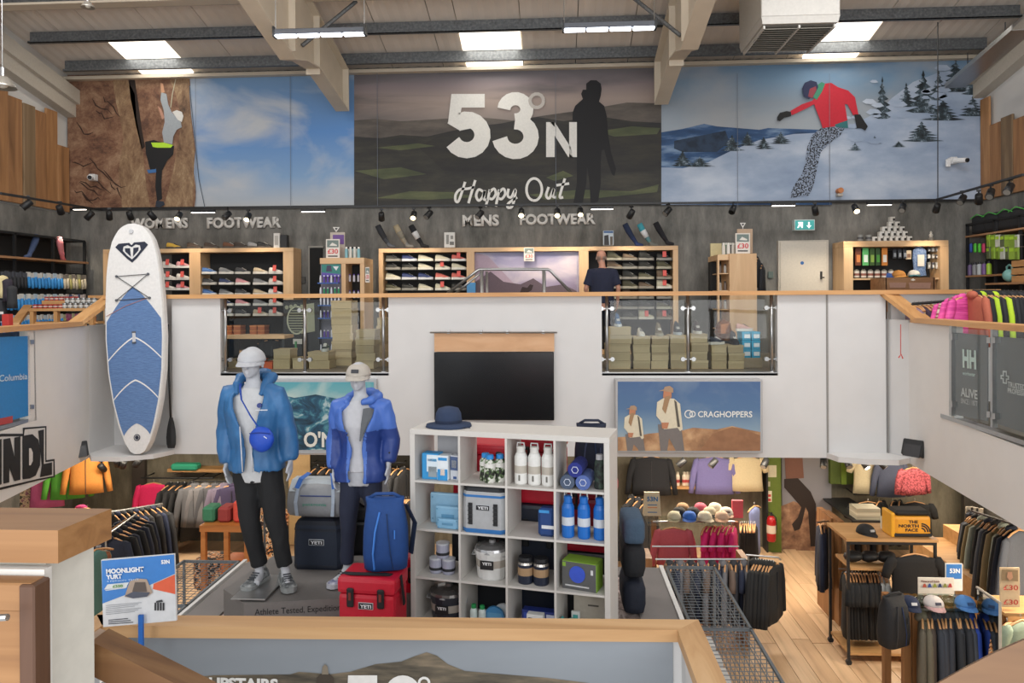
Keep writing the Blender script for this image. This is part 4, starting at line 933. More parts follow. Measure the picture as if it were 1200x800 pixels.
FJ1 = M('#466cbb', .5, bump=.2, bscale=8); FJ2 = M('#223c80', .5, bump=.2, bscale=8)
jacket(mf, JF, [FJ1, FJ2], s=.92, gap=lambda z: .26+.5*max(0, (z-1.05)/.34)**1.2, ztop=1.39, zhem=.80, cuff=(1.0, .98), seed=9, flare=.7, zone=lambda c: 0 if c.z > 1.19-.0*abs(c.x) or (abs(c.x) < .075 and c.y < -.09) or (c.z > .9 and c.x < -.22) else 1)
mb = MB().tube([(.03, -.1, 1.4), (.1, -.07, 1.42), (.13, .03, 1.43), (.05, .12, 1.45), (-.05, .11, 1.44), (-.11, .03, 1.42), (-.1, -.06, 1.4)], [.02, .035, .045, .05, .045, .035, .02], 10)
bake(mb.build('hood', FJ1, mf), .011, 2, .012, 14, 3)
MB().loft([[(.05, -.12, 1.36), (.11, -.13, 1.37), (.13, -.1, 1.35)], [(.04, -.145, 1.25), (.09, -.15, 1.27), (.12, -.13, 1.3)], [(.03, -.16, 1.12), (.045, -.165, 1.12), (.05, -.155, 1.14)]]).build('lining', M('#5d6064', .8), mf, label='grey inner lining showing at the open collar')
trainers(mf, JF, NM('trainer_lilac', [(.4, '#6b6f8c'), (.55, '#a1a4b8'), (.65, '#c3c4cf')], nscale=30), M('#b9bac2', .6), rot=(-2.1, -1.4), sc=.98)
place_cap(mf, JF, '#b3aca2', '#b6b0a7', '#33353a', .097, .1, .02)
MB().tube([(.235, -.06, 1.02), (.26, -.05, .95)], .008, 6).build('wrist_tab', DARK, mf)
# --- shop visitor on the gallery, seen from behind
YW = 12.3; mw = thing('person', 'balding man in navy t-shirt standing back to us before the mens shoe bay', 'person', (X_(706, YW), YW, ZM), R(180))
JW = dict(head=(.015, -.01, 1.66), neck=(0, .01, 1.52), shl=(-.19, .01, 1.43), shr=(.19, .01, 1.43), ell=(-.26, .02, 1.16), elr=(.27, .02, 1.16), wrl=(-.25, -.06, .93), wrr=(.24, -.12, .95), hpl=(-.09, 0, .86), hpr=(.09, 0, .86), knl=(-.1, -.01, .48), knr=(.1, -.01, .48), anl=(-.1, .02, .09), anr=(.1, .02, .09), footl=(0, -.14, -.05), footr=(0, -.14, -.05),
    torso=[(0, 0, .8, .16, .115), (0, 0, .92, .175, .13), (0, 0, 1.05, .165, .13), (0, 0, 1.2, .17, .125), (0, 0, 1.34, .185, .12), (0, .01, 1.43, .18, .1), (0, .01, 1.5, .09, .07)])
bw = body(mw, JW, [M('#c08b74', .6, bump=.05), M('#9a8377', .9)])
for p in bw.data.polygons:
    c = p.center
    if 1.6 < c.z < 1.69 and c.y > .0 and abs(c.x-.015) > .02: p.material_index = 1
tshirt(mw, JW, M('#22263a', .9), z0=.82, z1=1.51, sleeves=True, R0=1.13); trousers(mw, JW, M('#1b1f2c', .9), waist=(0, 0, .9))
trainers(mw, JW, M('#2a2a2c', .7), M('#3a3a3a', .6), rot=(-1.6, -1.5))
# ================================================================ BACK GALLERY
YU = 13.15
def wx(px, Y=YU): return X_(px, Y)
BLACKP = M('#232323', .8)
def shoe_unit(name, label, posts, px_out, ytop, cols_by_bay, rows, dark):
    x0, x1 = wx(px_out[0]), wx(px_out[1]); zt = at((px_out[0]+px_out[1])/2, ytop, YU).z
    t = thing(name, label, 'shelf unit', ((x0+x1)/2, YU+.2, ZM))
    MB().b2((x0, YU, zt-.075), (x1, 13.58, zt), bev=.004).build('top_board', BEECH, t, world=True)
    for a, b in posts: MB().b2((wx(a), YU+.002, ZM+.002), (wx(b), 13.57, zt-.075)).build('upright', BEECHZ, t, world=True)
    MB().b2((x0+.02, YU+.005, ZM+.01), (x1-.02, 13.56, ZM+.08)).build('plinth', BEECH, t, world=True)
    for a, b in dark: MB().b2((wx(a)+.0, 13.5, ZM+.1), (wx(b), 13.52, zt-.08)).build('back_panel', BLACKP, t, world=True)
    return t, zt
u1, z1t = shoe_unit('shoe_display_unit', 'beech framed shoe display unit under the womens footwear lettering', [(121, 127), (222, 235), (332, 344)], (121, 344), 291, None, None, [(190, 221), (236, 332)])
u2, z2t = shoe_unit('shoe_display_unit', 'long beech framed shoe display unit under the mens footwear lettering', [(444, 449), (547, 556), (679, 690), (789, 795)], (444, 795), 289.5, None, None, [(449, 547), (690, 789)])
rd = random.Random(21)
WCOL = [('white', '#d9d4cc', '#cfcac2'), ('grey', '#77797b', '#c9c6c0'), ('navy', '#2f3a5c', '#d0ccc5'), ('pink', '#c98f94', '#e0dcd5'), ('blue', '#4a70a8', '#dedad2'), ('dark grey', '#3c3e41', '#bdb9b2'), ('beige', '#b9a88d', '#d9d3c8')]
MCOL = [('cream', '#c9c2a9', '#d9d4c6'), ('dark', '#33332f', '#8a867d'), ('navy', '#2d3a66', '#c9c9cc'), ('coral', '#c8695d', '#dfdad2'), ('brown', '#6a5846', '#8b8375'), ('olive', '#55523e', '#a29c89')]
def shoe_grid(u, cols, rows, colsel, kind, lab, group, tagsel=lambda c, r: None, Y=YU+.12, sc=1):
    for r, py in enumerate(rows):
        for c, px in enumerate(cols):
            p = at(px, py+4.5, Y); col = colsel(c, r)
            MB().b2((p.x-.14, YU+.02, p.z-.02), (p.x+.14, YU+.22, p.z-.008)).build('shoe_ledge', BLACKP, u, world=True)
            tg = tagsel(c, r)
            k = kind(c, r) if callable(kind) else kind
            shoe(Vector((p.x, Y-.02, p.z-.006)), rd.uniform(-.12, .12), col[1], col[2], k, '%s %s%s, %s row, %s %s' % (col[0], 'walking boot' if k == 'boot' else 'running shoe', ' with red price card' if tg else '', ROWW[r], ORD[c], lab), group, tg, sc)
RED = '#d0564e'
def backstrips(u, cols, zt):
    for px in cols: MB().b2((wx(px)-.135, 13.44, ZM+.1), (wx(px)+.135, 13.46, zt-.1)).build('column_panel', BLACKP, u, world=True)
shoe_grid(u1, [199, 216], [309, 323, 335], lambda c, r: (WCOL[0], WCOL[3])[(c+r) % 2 and c], 'low', 'in womens narrow bay', 'womens shoes on the left display unit', lambda c, r: RED)
shoe_grid(u1, [246, 266, 285, 306, 324], [316, 328.5, 341, 353, 365], lambda c, r: [WCOL[4], WCOL[1], WCOL[5], WCOL[6], WCOL[0]][c] if r % 2 == 0 else [WCOL[5], WCOL[2], WCOL[3], WCOL[1], WCOL[0]][c], 'low', 'in womens wide bay', 'womens shoes on the left display unit', lambda c, r: RED if c == 4 or (c == 3 and r == 4) else None)
shoe_grid(u2, [461, 480, 499, 519, 538], [301, 311, 322.5, 335], lambda c, r: [[MCOL[1], MCOL[2], MCOL[0], MCOL[0], MCOL[3]], [MCOL[1], MCOL[1], MCOL[0], MCOL[0], MCOL[0]], [MCOL[0], MCOL[2], MCOL[2], MCOL[3], MCOL[3]], [MCOL[5], MCOL[1], MCOL[0], MCOL[0], MCOL[1]]][r][c], 'low', 'in mens left bay', 'mens shoes on the left bay', lambda c, r: RED if c >= 3 and (c+r) % 2 == 0 else None)
shoe_grid(u2, [720, 738, 757, 778], [300, 310, 322, 333, 345, 357, 369], lambda c, r: [MCOL[5], MCOL[4], MCOL[1], MCOL[1]][(c+r) % 4] if (c, r) not in ((3, 3), (2, 6)) else MCOL[0], lambda c, r: 'boot' if (c*3+r) % 5 < 3 else 'low', 'in mens right bay', 'mens walking boots on the right bay', lambda c, r: RED if c == 3 and r in (0, 2, 3, 6) or (c, r) == (2, 6) else None)
# picture panel in the middle bay
PUR = SKY('print_purple_sky', 4.5, 5.45, [(0, '#7b6f80'), (.25, '#8c8099'), (.55, '#a59cb5'), (1, '#76789c')], '#c3b7bf', (1.2, 1, 2.5), (.45, .65), 4)
a, b = at(556.5, 400, YU+.1), at(678.5, 295, YU+.1)
t = thing('mountain_picture', 'framed purple mountain sky picture in the middle bay of shoe unit', 'picture', ((a.x+b.x)/2, YU+.1, ZM+.09))
MB().b2((a.x, YU+.1, ZM+.09), (b.x, YU+.13, z2t-.08)).build('print_panel', PUR, t, world=True)
for q in ([(558, 296), (677, 297), (677, 298.2), (558, 297.2)], [(676, 296), (677, 296), (677, 345), (676, 345)]): pix('inner_frame', q, YU+.09, M('#9a9ab0'), t)
pix('ridge_print', [(557, 330), (575, 318), (590, 330), (610, 333), (625, 326), (640, 336), (660, 333), (678, 342), (678, 380), (557, 380)], YU+.094, M('#5d4f58', .8), t)
pix('ridge_print', [(557, 296), (572, 300), (600, 330), (620, 345), (557, 345)], YU+.0965, M('#a894a2', .8), t)
pix('rocks_print', [(609, 343), (612, 336), (618, 337), (621, 333), (625, 334), (623, 340), (616, 344)], YU+.09, M('#2d2022', .8), t)
def price_card(label, x0, y0, x1, y1, Y, num, shoe_pic=True):
    def ex(t, P):
        h = y1-y0; w = x1-x0
        P([(x0+w*.08, y0+h*.06), (x1-w*.08, y0+h*.06), (x1-w*.08, y0+h*.42), (x0+w*.08, y0+h*.42)], ('picture_print', '#6f7d78'))
        P([(x0+w*.25, y0+h*.34), (x0+w*.45, y0+h*.18), (x0+w*.8, y0+h*.3), (x0+w*.8, y0+h*.36)], ('shoe_print', '#d9d4cb'), .005)
        z = at(x0+w*.12, y0+h*.74, Y-.004); hh = at(x0, y0+h*.5, Y).z-at(x0, y0+h*.74, Y).z
        text('price_lettering', num, hh, M('#d0454a'), t, Matrix.Translation(z), bold=.02, width=at(x1-w*.12, y0, Y).x-z.x)
        P([(x0+w*.15, y0+h*.84), (x1-w*.15, y0+h*.84), (x1-w*.15, y0+h*.9), (x0+w*.15, y0+h*.9)], ('print_line', '#3a3a3a'))
    return card('price_card', label, 'sign', x0, y0, x1, y1, Y, '#dcd3c9', ex)
price_card('price card on the mountain picture in the mens unit', 614, 290, 626, 306, YU-.02, '£30')
# socks on leg forms and items on top of units
def sock(label, px, py, Y, c1, c2, tilt=-.45, sc=1, toe=1, band=None):
    c = at(px, py, Y); t = thing('display_sock', label, 'sock', c); t.scale = (sc,)*3
    L = [(-.19, 0, .40), (-.13, 0, .28), (-.06, 0, .16), (-.005, 0, .08), (.015, 0, .04), (.06, 0, .025), (.12, 0, .018), (.135, 0, .018)]
    L = [(x*toe, y, z) for x, y, z in L]; rr = [.052, .055, .045, .035, .04, .034, .026, .01]
    MB().tube(L[:4], rr[:4], 10).build('sock_leg', M(c1, .9), t, smooth=True); MB().tube(L[2:], rr[2:], 10).build('sock_foot', M(c2, .9), t, smooth=True)
    if band: MB().tube(L[1:3], [.0565, .047], 10).build('band', M(band, .9), t, smooth=True)
    return t
YS = YU+.12
sock('grey walking sock on a leg form, leftmost over the mens shoes', 455, 290, YS, '#2e2f33', '#4b4f56'); sock('sock with beige top and grey foot on mens unit', 476, 290, YS, '#a89a80', '#7c7a75', band='#8b8577'); sock('black sock with thin white band on mens unit', 494, 290, YS, '#1f2023', '#1c1c1f', band='#c7c7c7')
sock('navy sock on a leg form left of three over man', 745, 288.5, YS, '#1f2a44', '#26345c'); sock('teal and grey sock with white band over boots', 762, 288.5, YS, '#3d8f9c', '#6b6c66', band='#c9c9c9'); sock('plain black sock at right end over boots', 781, 287, YS, '#1c1b20', '#222126')
def blk(name, label, cat, x0, y0, x1, y1, Y, col, d=.12, prints=()):
    a = at(x0, y1, Y); b = at(x1, y0, Y); t = thing(name, label, cat, Vector(((a.x+b.x)/2, Y+d/2, a.z)))
    MB().b2((a.x, Y, a.z), (b.x, Y+d, b.z), bev=.004).build('body', M(col, .6) if isinstance(col, str) else col, t, world=True)
    for q, c in prints: pix('print_patch', q, Y-.003, M(c, .6) if isinstance(c, str) else c, t)
    return t
blk('display_sign', 'small white sign with black print on mens unit', 'sign', 520.5, 272, 533, 290, YS, '#d8d5ce', .05, [([(523, 275), (526, 275), (526, 286), (523, 286)], '#8d8a84'), ([(528, 276), (531, 276), (531, 280), (528, 280)], '#8d8a84'), ([(527, 283), (532, 283), (532, 287), (527, 287)], '#6d6a64')])
blk('display_sign', 'white sign at right end of womens unit', 'sign', 320.5, 273, 327.5, 290.5, YS, '#d8d5ce', .05, [([(322, 276), (326, 276), (326, 287), (322, 287)], '#aeaaa3')])
blk('display_box', 'dark box at right end of womens unit', 'box', 328.5, 275, 336, 290.5, YS, '#2b2b2d')
blk('display_tin', 'small printed tin on top of mens unit', 'tin', 707, 270, 719, 287.5, YS, '#b7c0c6', .1, [([(707.5, 270.5), (718.5, 270.5), (718.5, 273), (707.5, 273)], '#47648f'), ([(708, 276), (713, 275), (714, 287), (708, 287)], '#2c2b2c'), ([(715, 277), (718, 277), (718, 287), (715, 287)], '#5a5046')])
for i, (px, c) in enumerate(((204, '#c9a23e'), (228, '#4a3b30'), (248, '#3a2d25'), (270, '#6c4630'), (283, '#3e332b'), (299, '#8c8c8c'), (310, '#232323'))):
    p = at(px, 292, YS); shoe(Vector((p.x, YS, z1t)), .1, c, '#4a443c', 'low', '%s shoe standing on top of womens unit, %s' % (['mustard', 'dark brown', 'espresso brown', 'tan brown', 'dark', 'grey', 'black'][i], ORD[i]), 'shoes on top of the womens unit')
# orange shoe boxes low in the womens unit
sh = MB().b2((wx(236), YU+.01, at(280, 392, YU).z-.03), (wx(332), 13.5, at(280, 392, YU).z)).build('low_shelf', BEECH, u1, world=True)
zb_s = at(280, 392, YU).z
for i, px in enumerate((270, 280, 299, 308)):
    for k in range(2): shoebox((wx(px, YU+.15), YU+.17, zb_s+k*.085), .13, .24, .083, 'orange shoe box, %s, %s layer on low womens shelf' % (ORD[i], ('lower', 'upper')[k]), 'orange shoe boxes', bm=M('#b0643a', .7), lm=M('#c77f4c', .7))
# door frame edge: second metal plate by the door at left
# switches and wall plates
for px, py, lab in ((355, 328, 'small grey wall socket left of the sock gondola'), (903, 322, 'green call point on the wall left of door')):
    a = at(px-3, py+4, 13.58); b = at(px+3, py-4, 13.58); t = tag(MB().b2((a.x, 13.56, a.z), (b.x, 13.6, b.z), bev=.006).build('wall_plate', M('#5d6b66' if px > 600 else '#4a4946')), lab, 'wall plate')
# dark doorway beside the sock stand
struct('door_2', MB().b2((wx(363, 13.56), 13.56, ZM), (wx(378, 13.56), 13.6, at(370, 291, 13.56).z)), M('#171717', .9), 'dark narrow doorway')
struct('trim_8', MB().b2((wx(361.5, 13.55), 13.55, ZM), (wx(363, 13.55), 13.6, at(370, 290, 13.56).z)).b2((wx(361.5, 13.55), 13.55, at(370, 290, 13.56).z), (wx(379, 13.55), 13.6, at(370, 290, 13.56).z+.03)), M('#8b877f', .6))
# sock and care product gondola, left
YG = 12.1
t = thing('display_gondola', 'beech end display with purple product packs beside womens shoes', 'display stand', (wx(401, YG), YG+.3, ZM))
x0, x1, x2 = wx(375, YG), wx(403, YG), wx(427, YG); zt = Z_(400, 302, YG)
MB().b2((x0, YG, zt-.1), (x2, YG+.6, zt), bev=.004).build('top_board', BEECH, t, world=True)
MB().b2((x2-.07, YG, ZM), (x2, YG+.6, zt-.1)).build('upright', BEECHZ, t, world=True); MB().b2((x1-.04, YG, ZM), (x1+.03, YG+.6, zt-.1)).build('upright', BEECHZ, t, world=True)
MB().b2((x0, YG+.05, ZM), (x1-.04, YG+.55, zt-.1)).build('slat_back', M('#7b7884'), t, world=True); MB().b2((x1, YG+.4, ZM), (x2-.07, YG+.42, zt-.1)).build('dark_back', BLACKP, t, world=True)
pix('header_print', [(377, 309.5), (399, 309.5), (399, 323), (377, 323)], YG-.01, M('#2e7a72', .5), t); pix('header_print', [(383, 311), (388, 311), (389, 318), (382, 318)], YG-.013, M('#3b3550', .5), t); pix('header_print', [(390, 312), (397, 312), (394, 317)], YG-.013, M('#d8d8dc', .5), t)
pix('header_print', [(377, 319), (399, 321), (399, 324), (377, 324)], YG-.015, M('#5a4c9c', .5), t)
MB().prism([at(377, 323, YG), at(399, 323, YG), at(399, 309.5, YG), at(377, 309.5, YG)], (0, .04, 0)).build('header_board', M('#c9cbd2'), t, world=True)
for r, py in enumerate((331, 345, 357, 372, 395, 412)):
    z = Z_(388, py, YG-.05); MB().b2((x0, YG-.12, z-.02), (x1-.06, YG, z)).build('shelf_edge', M('#3b5ea0'), t, world=True)
    for i in range(6):
        p = Vector((x0+.03+i*(x1-x0-.1)/5, YG-.06, z)); col = ('#5b3f9a', '#2f8a5c', '#d3d3da', '#4a3f8c')[(r) % 4 if i % 3 else 2]
        bottle('small %s care product bottle, %s on %s shelf of left gondola' % ({'#5b3f9a': 'purple', '#2f8a5c': 'green', '#d3d3da': 'white', '#4a3f8c': 'violet'}[col], ORD[i], ROWW[r]), p, col, '#dcdce2', .12, .016, 'care product bottles')
for i, px in enumerate((410, 415, 420)):
    for k, py in enumerate((326, 345, 390)): bottle('purple topped tube in the gondola side, %s, %s tier' % (ORD[i], ROWW[k]), at(px, py+4, YG+.2), '#c9c6cf', '#5b3f9a', .13, .02, 'tubes in the gondola side')
t2 = thing('display_sign', 'grey sock box sign standing behind the price card', 'sign', (0, 0, 0)); bpy.data.objects.remove(t2)
price_card('price card with a shoe photo on the left gondola', 382, 280, 398, 303, YG+.05, '£30')
c2 = card('display_card', 'purple framed card behind price card, triangular emblem above', 'sign', 387, 272, 404, 302, YG+.25, '#b8aca0')
pix('frame_print', [(390, 275), (403, 275), (403, 286), (390, 286)], YG+.24, M('#6a4a8a'), c2); pix('emblem', [(390, 266), (398, 266), (394, 272)], YG+.24, M('#d8d4ce'), c2); pix('emblem', [(392, 267), (396, 267), (394, 270)], YG+.236, M('#4a4a4a'), c2)
for i in range(7): bottle('%s capped bottle on top of left gondola, %s' % ('black' if i % 2 else 'white', ORD[i]), at(406+i*2.4, 302.6, YG+.1+(i % 2)*.12), '#c9c6bd' if i % 3 else '#7fb0b8', '#25252a' if i % 2 else '#e8e6df', .19, .026, 'bottles on the left gondola')
price_card('small price card hanging right of the left gondola', 428, 313, 433, 331, YG, '£30')
# boombox display board
YB2 = 12.0
t = thing('radio_display_board', 'black display board with a beige retro radio print', 'display board', (wx(352, YB2), YB2, ZM))
MB().b2((wx(332, YB2), YB2, ZM), (wx(374, YB2), YB2+.06, Z_(350, 351, YB2))).build('board', M('#2b2c2e', .6), t, world=True)
KH = M('#8f9079', .6)
pix('radio_body_print', [(352, 357), (368, 355), (369, 388), (353, 391)], YB2-.004, KH, t)
mb = MB(); mb.poly([at(x, y, YB2-.007) for x, y in arc(347.5, 375, 11.5, 0, 360, 17, 24)[:-1]]); mb.build('speaker_rim_print', M('#a9aa92'), t, world=True)
mb = MB(); mb.poly([at(x, y, YB2-.01) for x, y in arc(347.5, 375, 9.8, 0, 360, 15, 24)[:-1]]); mb.build('speaker_grille_print', M('#26282a'), t, world=True)
for i in range(9):
    y = 363+i*3; hw = 9.3*math.sqrt(max(0, 1-((y-375)/15)**2)); pix('grille_line_print', [(347.5-hw, y), (347.5+hw, y), (347.5+hw, y+1.3), (347.5-hw, y+1.3)], YB2-.013, KH, t)
for i in range(3): mb = MB(); mb.poly([at(x, y, YB2-.01) for x, y in arc(336+i*5, 360-i*.8, 2.2, 0, 360, 2.4, 12)[:-1]]); mb.build('knob_print', KH, t, world=True)
pix('display_print', [(342, 397), (354, 397), (354, 403), (342, 403)], YB2-.006, M('#c9c6bd'), t)
# right end unit
YR = 12.2
t = thing('display_gondola', 'beech end display with bottles on top left of the grey door', 'display stand', (wx(864, YR), YR+.3, ZM))
x0, x1, x2 = wx(842, YR), wx(855, YR), wx(887, YR); zt = Z_(866, 297, YR)
MB().b2((x1, YR, ZM), (x2, YR+.75, zt)).build('side_panel', BEECHZ, t, world=True); MB().b2((x0, YR+.05, zt-.1), (x1, YR+.8, zt-.01)).build('top_board', BEECH, t, world=True)
MB().b2((x0, YR+.6, ZM), (x1, YR+.8, zt-.1)).build('dark_back', BLACKP, t, world=True); MB().b2((wx(833, YR+.7), YR+.7, ZM), (wx(846, YR+.7), YR+.74, Z_(840, 285, YR+.7))).build('rear_panel', M('#c9bb8e'), t, world=True)
MB().b2((wx(841.5, YR), YR+.02, ZM), (wx(843.5, YR), YR+.1, zt-.1)).build('upright', BEECHZ, t, world=True)
for r, py in enumerate((320, 340, 362, 385)):
    z = Z_(848, py, YR+.1); MB().b2((x0+.02, YR+.05, z-.015), (x1-.005, YR+.55, z)).build('shelf', BEECH, t, world=True)
    for i in range(2): bottle('small bottle on %s shelf inside right gondola, %s' % (ROWW[r], ORD[i]), Vector((x0+.06+i*.08, YR+.15, z)), ('#6a5a50', '#a8a29a')[(i+r) % 2], '#2a2a2a', .15, .025, 'bottles inside the right gondola')
for i in range(6): bottle('%s bottle on top of the right gondola, %s' % (('pale', 'green', 'white', 'black')[i % 4], ORD[i]), at(848+i*2.8, 298, YR+.2+(i % 2)*.1)+Vector((0, 0, -.01)), ('#cfc9bd', '#557a5c', '#d8d4cc', '#242424')[i % 4], '#e0ddd4', .2, .03, 'bottles on the right gondola')
price_card('price card with shoe photo on the right gondola', 862, 273, 879, 297, YR+.05, '£30')
c2 = card('display_card', 'beige framed card with triangular emblem on right gondola', 'sign', 864, 268, 882, 296.5, YR+.3, '#b59a80'); pix('emblem', [(867, 261), (874, 261), (870.5, 267)], YR+.29, M('#e0dcd6'), c2); pix('emblem', [(868.8, 262), (872.4, 262), (870.5, 265)], YR+.286, M('#4a4a4a'), c2); MB().cyl(at(870.5, 272, YR+.31), at(870.5, 266, YR+.31), .008, n=6).build('emblem_stem', STEEL, c2, world=True)
# copper foil rack item and dark coats beside
for i, px in enumerate((888, 893)): garment('jacket', '#232428', at(px, 300+i*8, 12.6), 1.2, 'black jacket hanging right of the right gondola, %s' % ('upper', 'lower')[i], 'black jackets by the gondola', w=.3, h=.5)
# stainless stair rails
t = thing('stair_handrail', 'stainless steel stair handrail standing on the back gallery', 'handrail', at(598, 345, 10.9))
def S_(x, y, Y=10.9): return at(x, y, Y)
MB().tube([S_(523, 345), S_(560, 316.5), S_(563, 315.5), S_(642, 315.5), S_(645, 317), S_(671, 345)], .021, 8).build('top_tube', STEEL, t, world=True, smooth=True)
MB().tube([S_(532, 345), S_(563, 320)], .016, 8).build('lower_tube', STEEL, t, world=True, smooth=True)
for px in (564.5, 637.5): MB().cyl(S_(px, 317), Vector((S_(px, 317).x, 10.9, ZM)), .026, n=10).build('post', STEEL, t, world=True, smooth=True)
MB().cyl(S_(570.5, 318, 11.6), Vector((S_(570.5, 318, 11.6).x, 11.6, ZM)), .02, n=10).build('post', STEEL, t, world=True, smooth=True)
blk('blue_leaflet_box', 'small light blue box leaning at the stair rail foot', 'box', 547, 331, 557, 345, 11.5, '#4f8fc0', .1)
# ------------------------------------------------ stacks of shoe boxes behind the glass
YX = 10.55
def stack(px0, px1, ytop, Y, lab, base=ZM, ybot=None, h=.125, top=None, cols=None):
    x0, x1 = X_(px0, Y), X_(px1, Y); z1 = Z_((px0+px1)/2, ytop, Y); n = max(1, round((z1-base)/h)); hh = (z1-base)/n
    hh = round(hh, 3)
    for k in range(n):
        kk = n-1-k
        shoebox(((x0+x1)/2+random.uniform(-.012, .012), Y+.17, base+k*hh), round(x1-x0-.02, 2), .33, hh, 'tan shoe box, %s of the %s stack' % (('topmost' if kk == 0 else 'lowest' if k == 0 else ROWW[kk]+' from top'), lab), 'tan shoe boxes stacked behind the glass', rz=random.uniform(-.04, .04), lidh=.035)
    return base+n*hh
rs = [(709.5, 740, 383), (741, 763, 394), (763, 784.5, 394), (785, 806, 392.5), (808, 830, 391), (832, 851.5, 404), (852.5, 873, 404)]
tops = []
for i, (a, b, y) in enumerate(rs): tops.append(stack(a, b, y, YX, ORD[i]+' mens'))
for (si, c, so, k, nm) in ((0, '#3d5f86', '#cfd2d4', 'boot', 'blue'), (1, '#d8d2c6', '#e2ddd4', 'low', 'white'), (2, '#6f6553', '#aaa391', 'boot', 'khaki'), (3, '#232a33', '#b9c0c6', 'boot', 'navy'), (4, '#3a2f2c', '#d9d5cc', 'boot', 'brown'), (5, '#2c3340', '#d6d2c9', 'low', 'blue-black'), (6, '#26262a', '#33333a', 'boot', 'black')):
    a, b, y = rs[si]; shoe(Vector((X_((a+b)/2, YX), YX+.13, tops[si])), -1.5 if si != 5 else .5, c, so, k, '%s shoe on top of the %s mens box stack' % (nm, ORD[si]), 'display shoes on the box stacks', sc=.95)
z3 = X_(880, 10.7)
for c_ in range(2):
    for r in range(3):
        bx = shoebox((X_(874.5+c_*11, 10.75), 10.9, ZM+.14+r*.125), .125, .3, .122, 'light blue shoe box, %s column, %s from floor' % (('left', 'right')[c_], ('first', 'second', 'third')[r]), 'light blue shoe boxes', bm=M('#2f9fc6', .6))
        MB().b2((-.03, -.154, .03), (.05, -.151, .085)).build('white_label', M('#dfe6ea'), bx)
tag(MB().b2((X_(868, 10.75), 10.75, ZM), (X_(893, 10.75), 11.1, ZM+.14)).build('low_plinth', M('#a3927a')), 'low tan plinth under the light blue boxes', 'plinth')
shoe(Vector((X_(875, 10.75), 10.9, ZM+.515)), .2, '#c89a90', '#d8d0c6', 'low', 'pale pink shoe on top of the light blue boxes', sc=.9, group=None)
tag(MB().b2((X_(841, 11.6), 11.5, ZM), (X_(856, 11.6), 11.75, at(848, 399, 11.6).z-.005)).build('low_plinth', BLACKP), 'small dark plinth under the copper foil bag', 'plinth')
tg = thing('foil_bag', 'shiny copper foil bag at the foot of right gondola', 'bag', at(848, 399, 11.6)); MB().lathe([(.1, 0), (.13, .12), (.1, .26), (.03, .33)], n=12).jitter(.03, 12).build('bag_body', M('#b5764a', .2, .9), tg)
# left side
lsx = [(360, 386.5, 412, 10.6), (387, 413, 352, 11.1), (415, 439, 386, 10.6), (440, 452, 372, 10.9), (340.5, 358, 419, 10.6), (318, 339.5, 409, 10.6), (266, 283, 424, 10.7)]
for i, (a, b, y, Y) in enumerate(lsx): stack(a, b, y, Y, ['fifth womens', 'tallest womens', 'right womens', 'far right womens', 'low womens', 'dark-lidded womens', 'far left womens'][i])
lz = Z_(290, 393, 10.9)
bt = thing('low_bench', 'low beech bench board on black legs left behind glass', 'bench', (X_(300, 10.9), 11, ZM))
MB().b2((X_(264, 10.9), 10.9, lz-.05), (X_(333, 10.9), 11.3, lz)).build('bench_top', BEECH, bt, world=True)
for px in (266, 331): MB().b2((X_(px, 10.9)-.02, 10.92, ZM), (X_(px, 10.9)+.02, 11.28, lz-.05)).build('leg', DARK, bt, world=True)
for i, px in enumerate((272, 285, 303, 322)): shoebox((X_(px, 11), 11.1, ZM+(.0)), .2, .3, .12, 'shoe box under the bench board, %s' % ORD[i], 'boxes under the bench', bm=M(('#8d7f63', '#2f6b5a', '#c0562f', '#4a453c')[i], .7))
shoebox((X_(313, 10.6), 10.75, ZM), .14, .28, .1, 'orange red shoe box at left beside mannequin cap', None, bm=M('#c65a35', .7)).pop('group', None)
sh_ = shoe(Vector((X_(377, 10.6), 10.75, Z_(377, 412, 10.6))), -1.4, '#2c3b35', '#c8c8c0', 'low', 'dark green shoe on the fifth womens box stack', None)
tag(MB().b2((X_(346, 11.0)-.012, 11, ZM), (X_(346, 11.0)+.012, 11.03, Z_(346, 400, 11))).build('green_post', M('#3f7a4a')), 'thin green stand post behind the left glass', 'stand')
garment('jacket', '#1f2022', at(318, 395, 11.2), .4, 'dark bag-like jacket hanging behind left mannequin cap', None, w=.3, h=.35)
# ------------------------------------------------ accessory unit on the right
YA = 13.05
x0, x1 = wx(989, YA), wx(1112, YA); zt = Z_(1050, 282, YA)
t = thing('accessory_unit', 'beech framed accessory wall unit right of the grey door', 'shelf unit', ((x0+x1)/2, YA+.2, ZM))
MB().b2((x0, YA, zt-.1), (x1, 13.57, zt), bev=.004).build('top_board', BEECH, t, world=True)
for a, b in ((989, 1000), (1102, 1112)): MB().b2((wx(a, YA), YA+.002, ZM), (wx(b, YA), 13.56, zt-.1)).build('upright', BEECHZ, t, world=True)
MB().b2((wx(1000, YA), 13.4, ZM), (wx(1102, YA), 13.42, zt-.1)).build('back_panel', BLACKP, t, world=True)
def pack(label, x0, y0, x1, y1, c, Y=YA+.1, c2=None, nm='hanging_pack', group='packs hanging in the accessory unit'):
    a = at(x0, y1, Y); b = at(x1, y0, Y); w = b.x-a.x; h = b.z-a.z
    t = thing(nm, label, 'pack', (a.x+w/2, Y, b.z), 0, group)
    MB().box((0, 0, -h/2), (w*.95, .025, h*.97), bev=.006).build('pack_body', M(c, .5), t)
    if c2: MB().box((0, -.016, -h*.6), (w*.6, .004, h*.4)).build('pack_print', M(c2, .5), t)
    MB().cyl((0, 0, -.01), (0, .26, 0), .004, n=5).build('peg', STEEL, t)
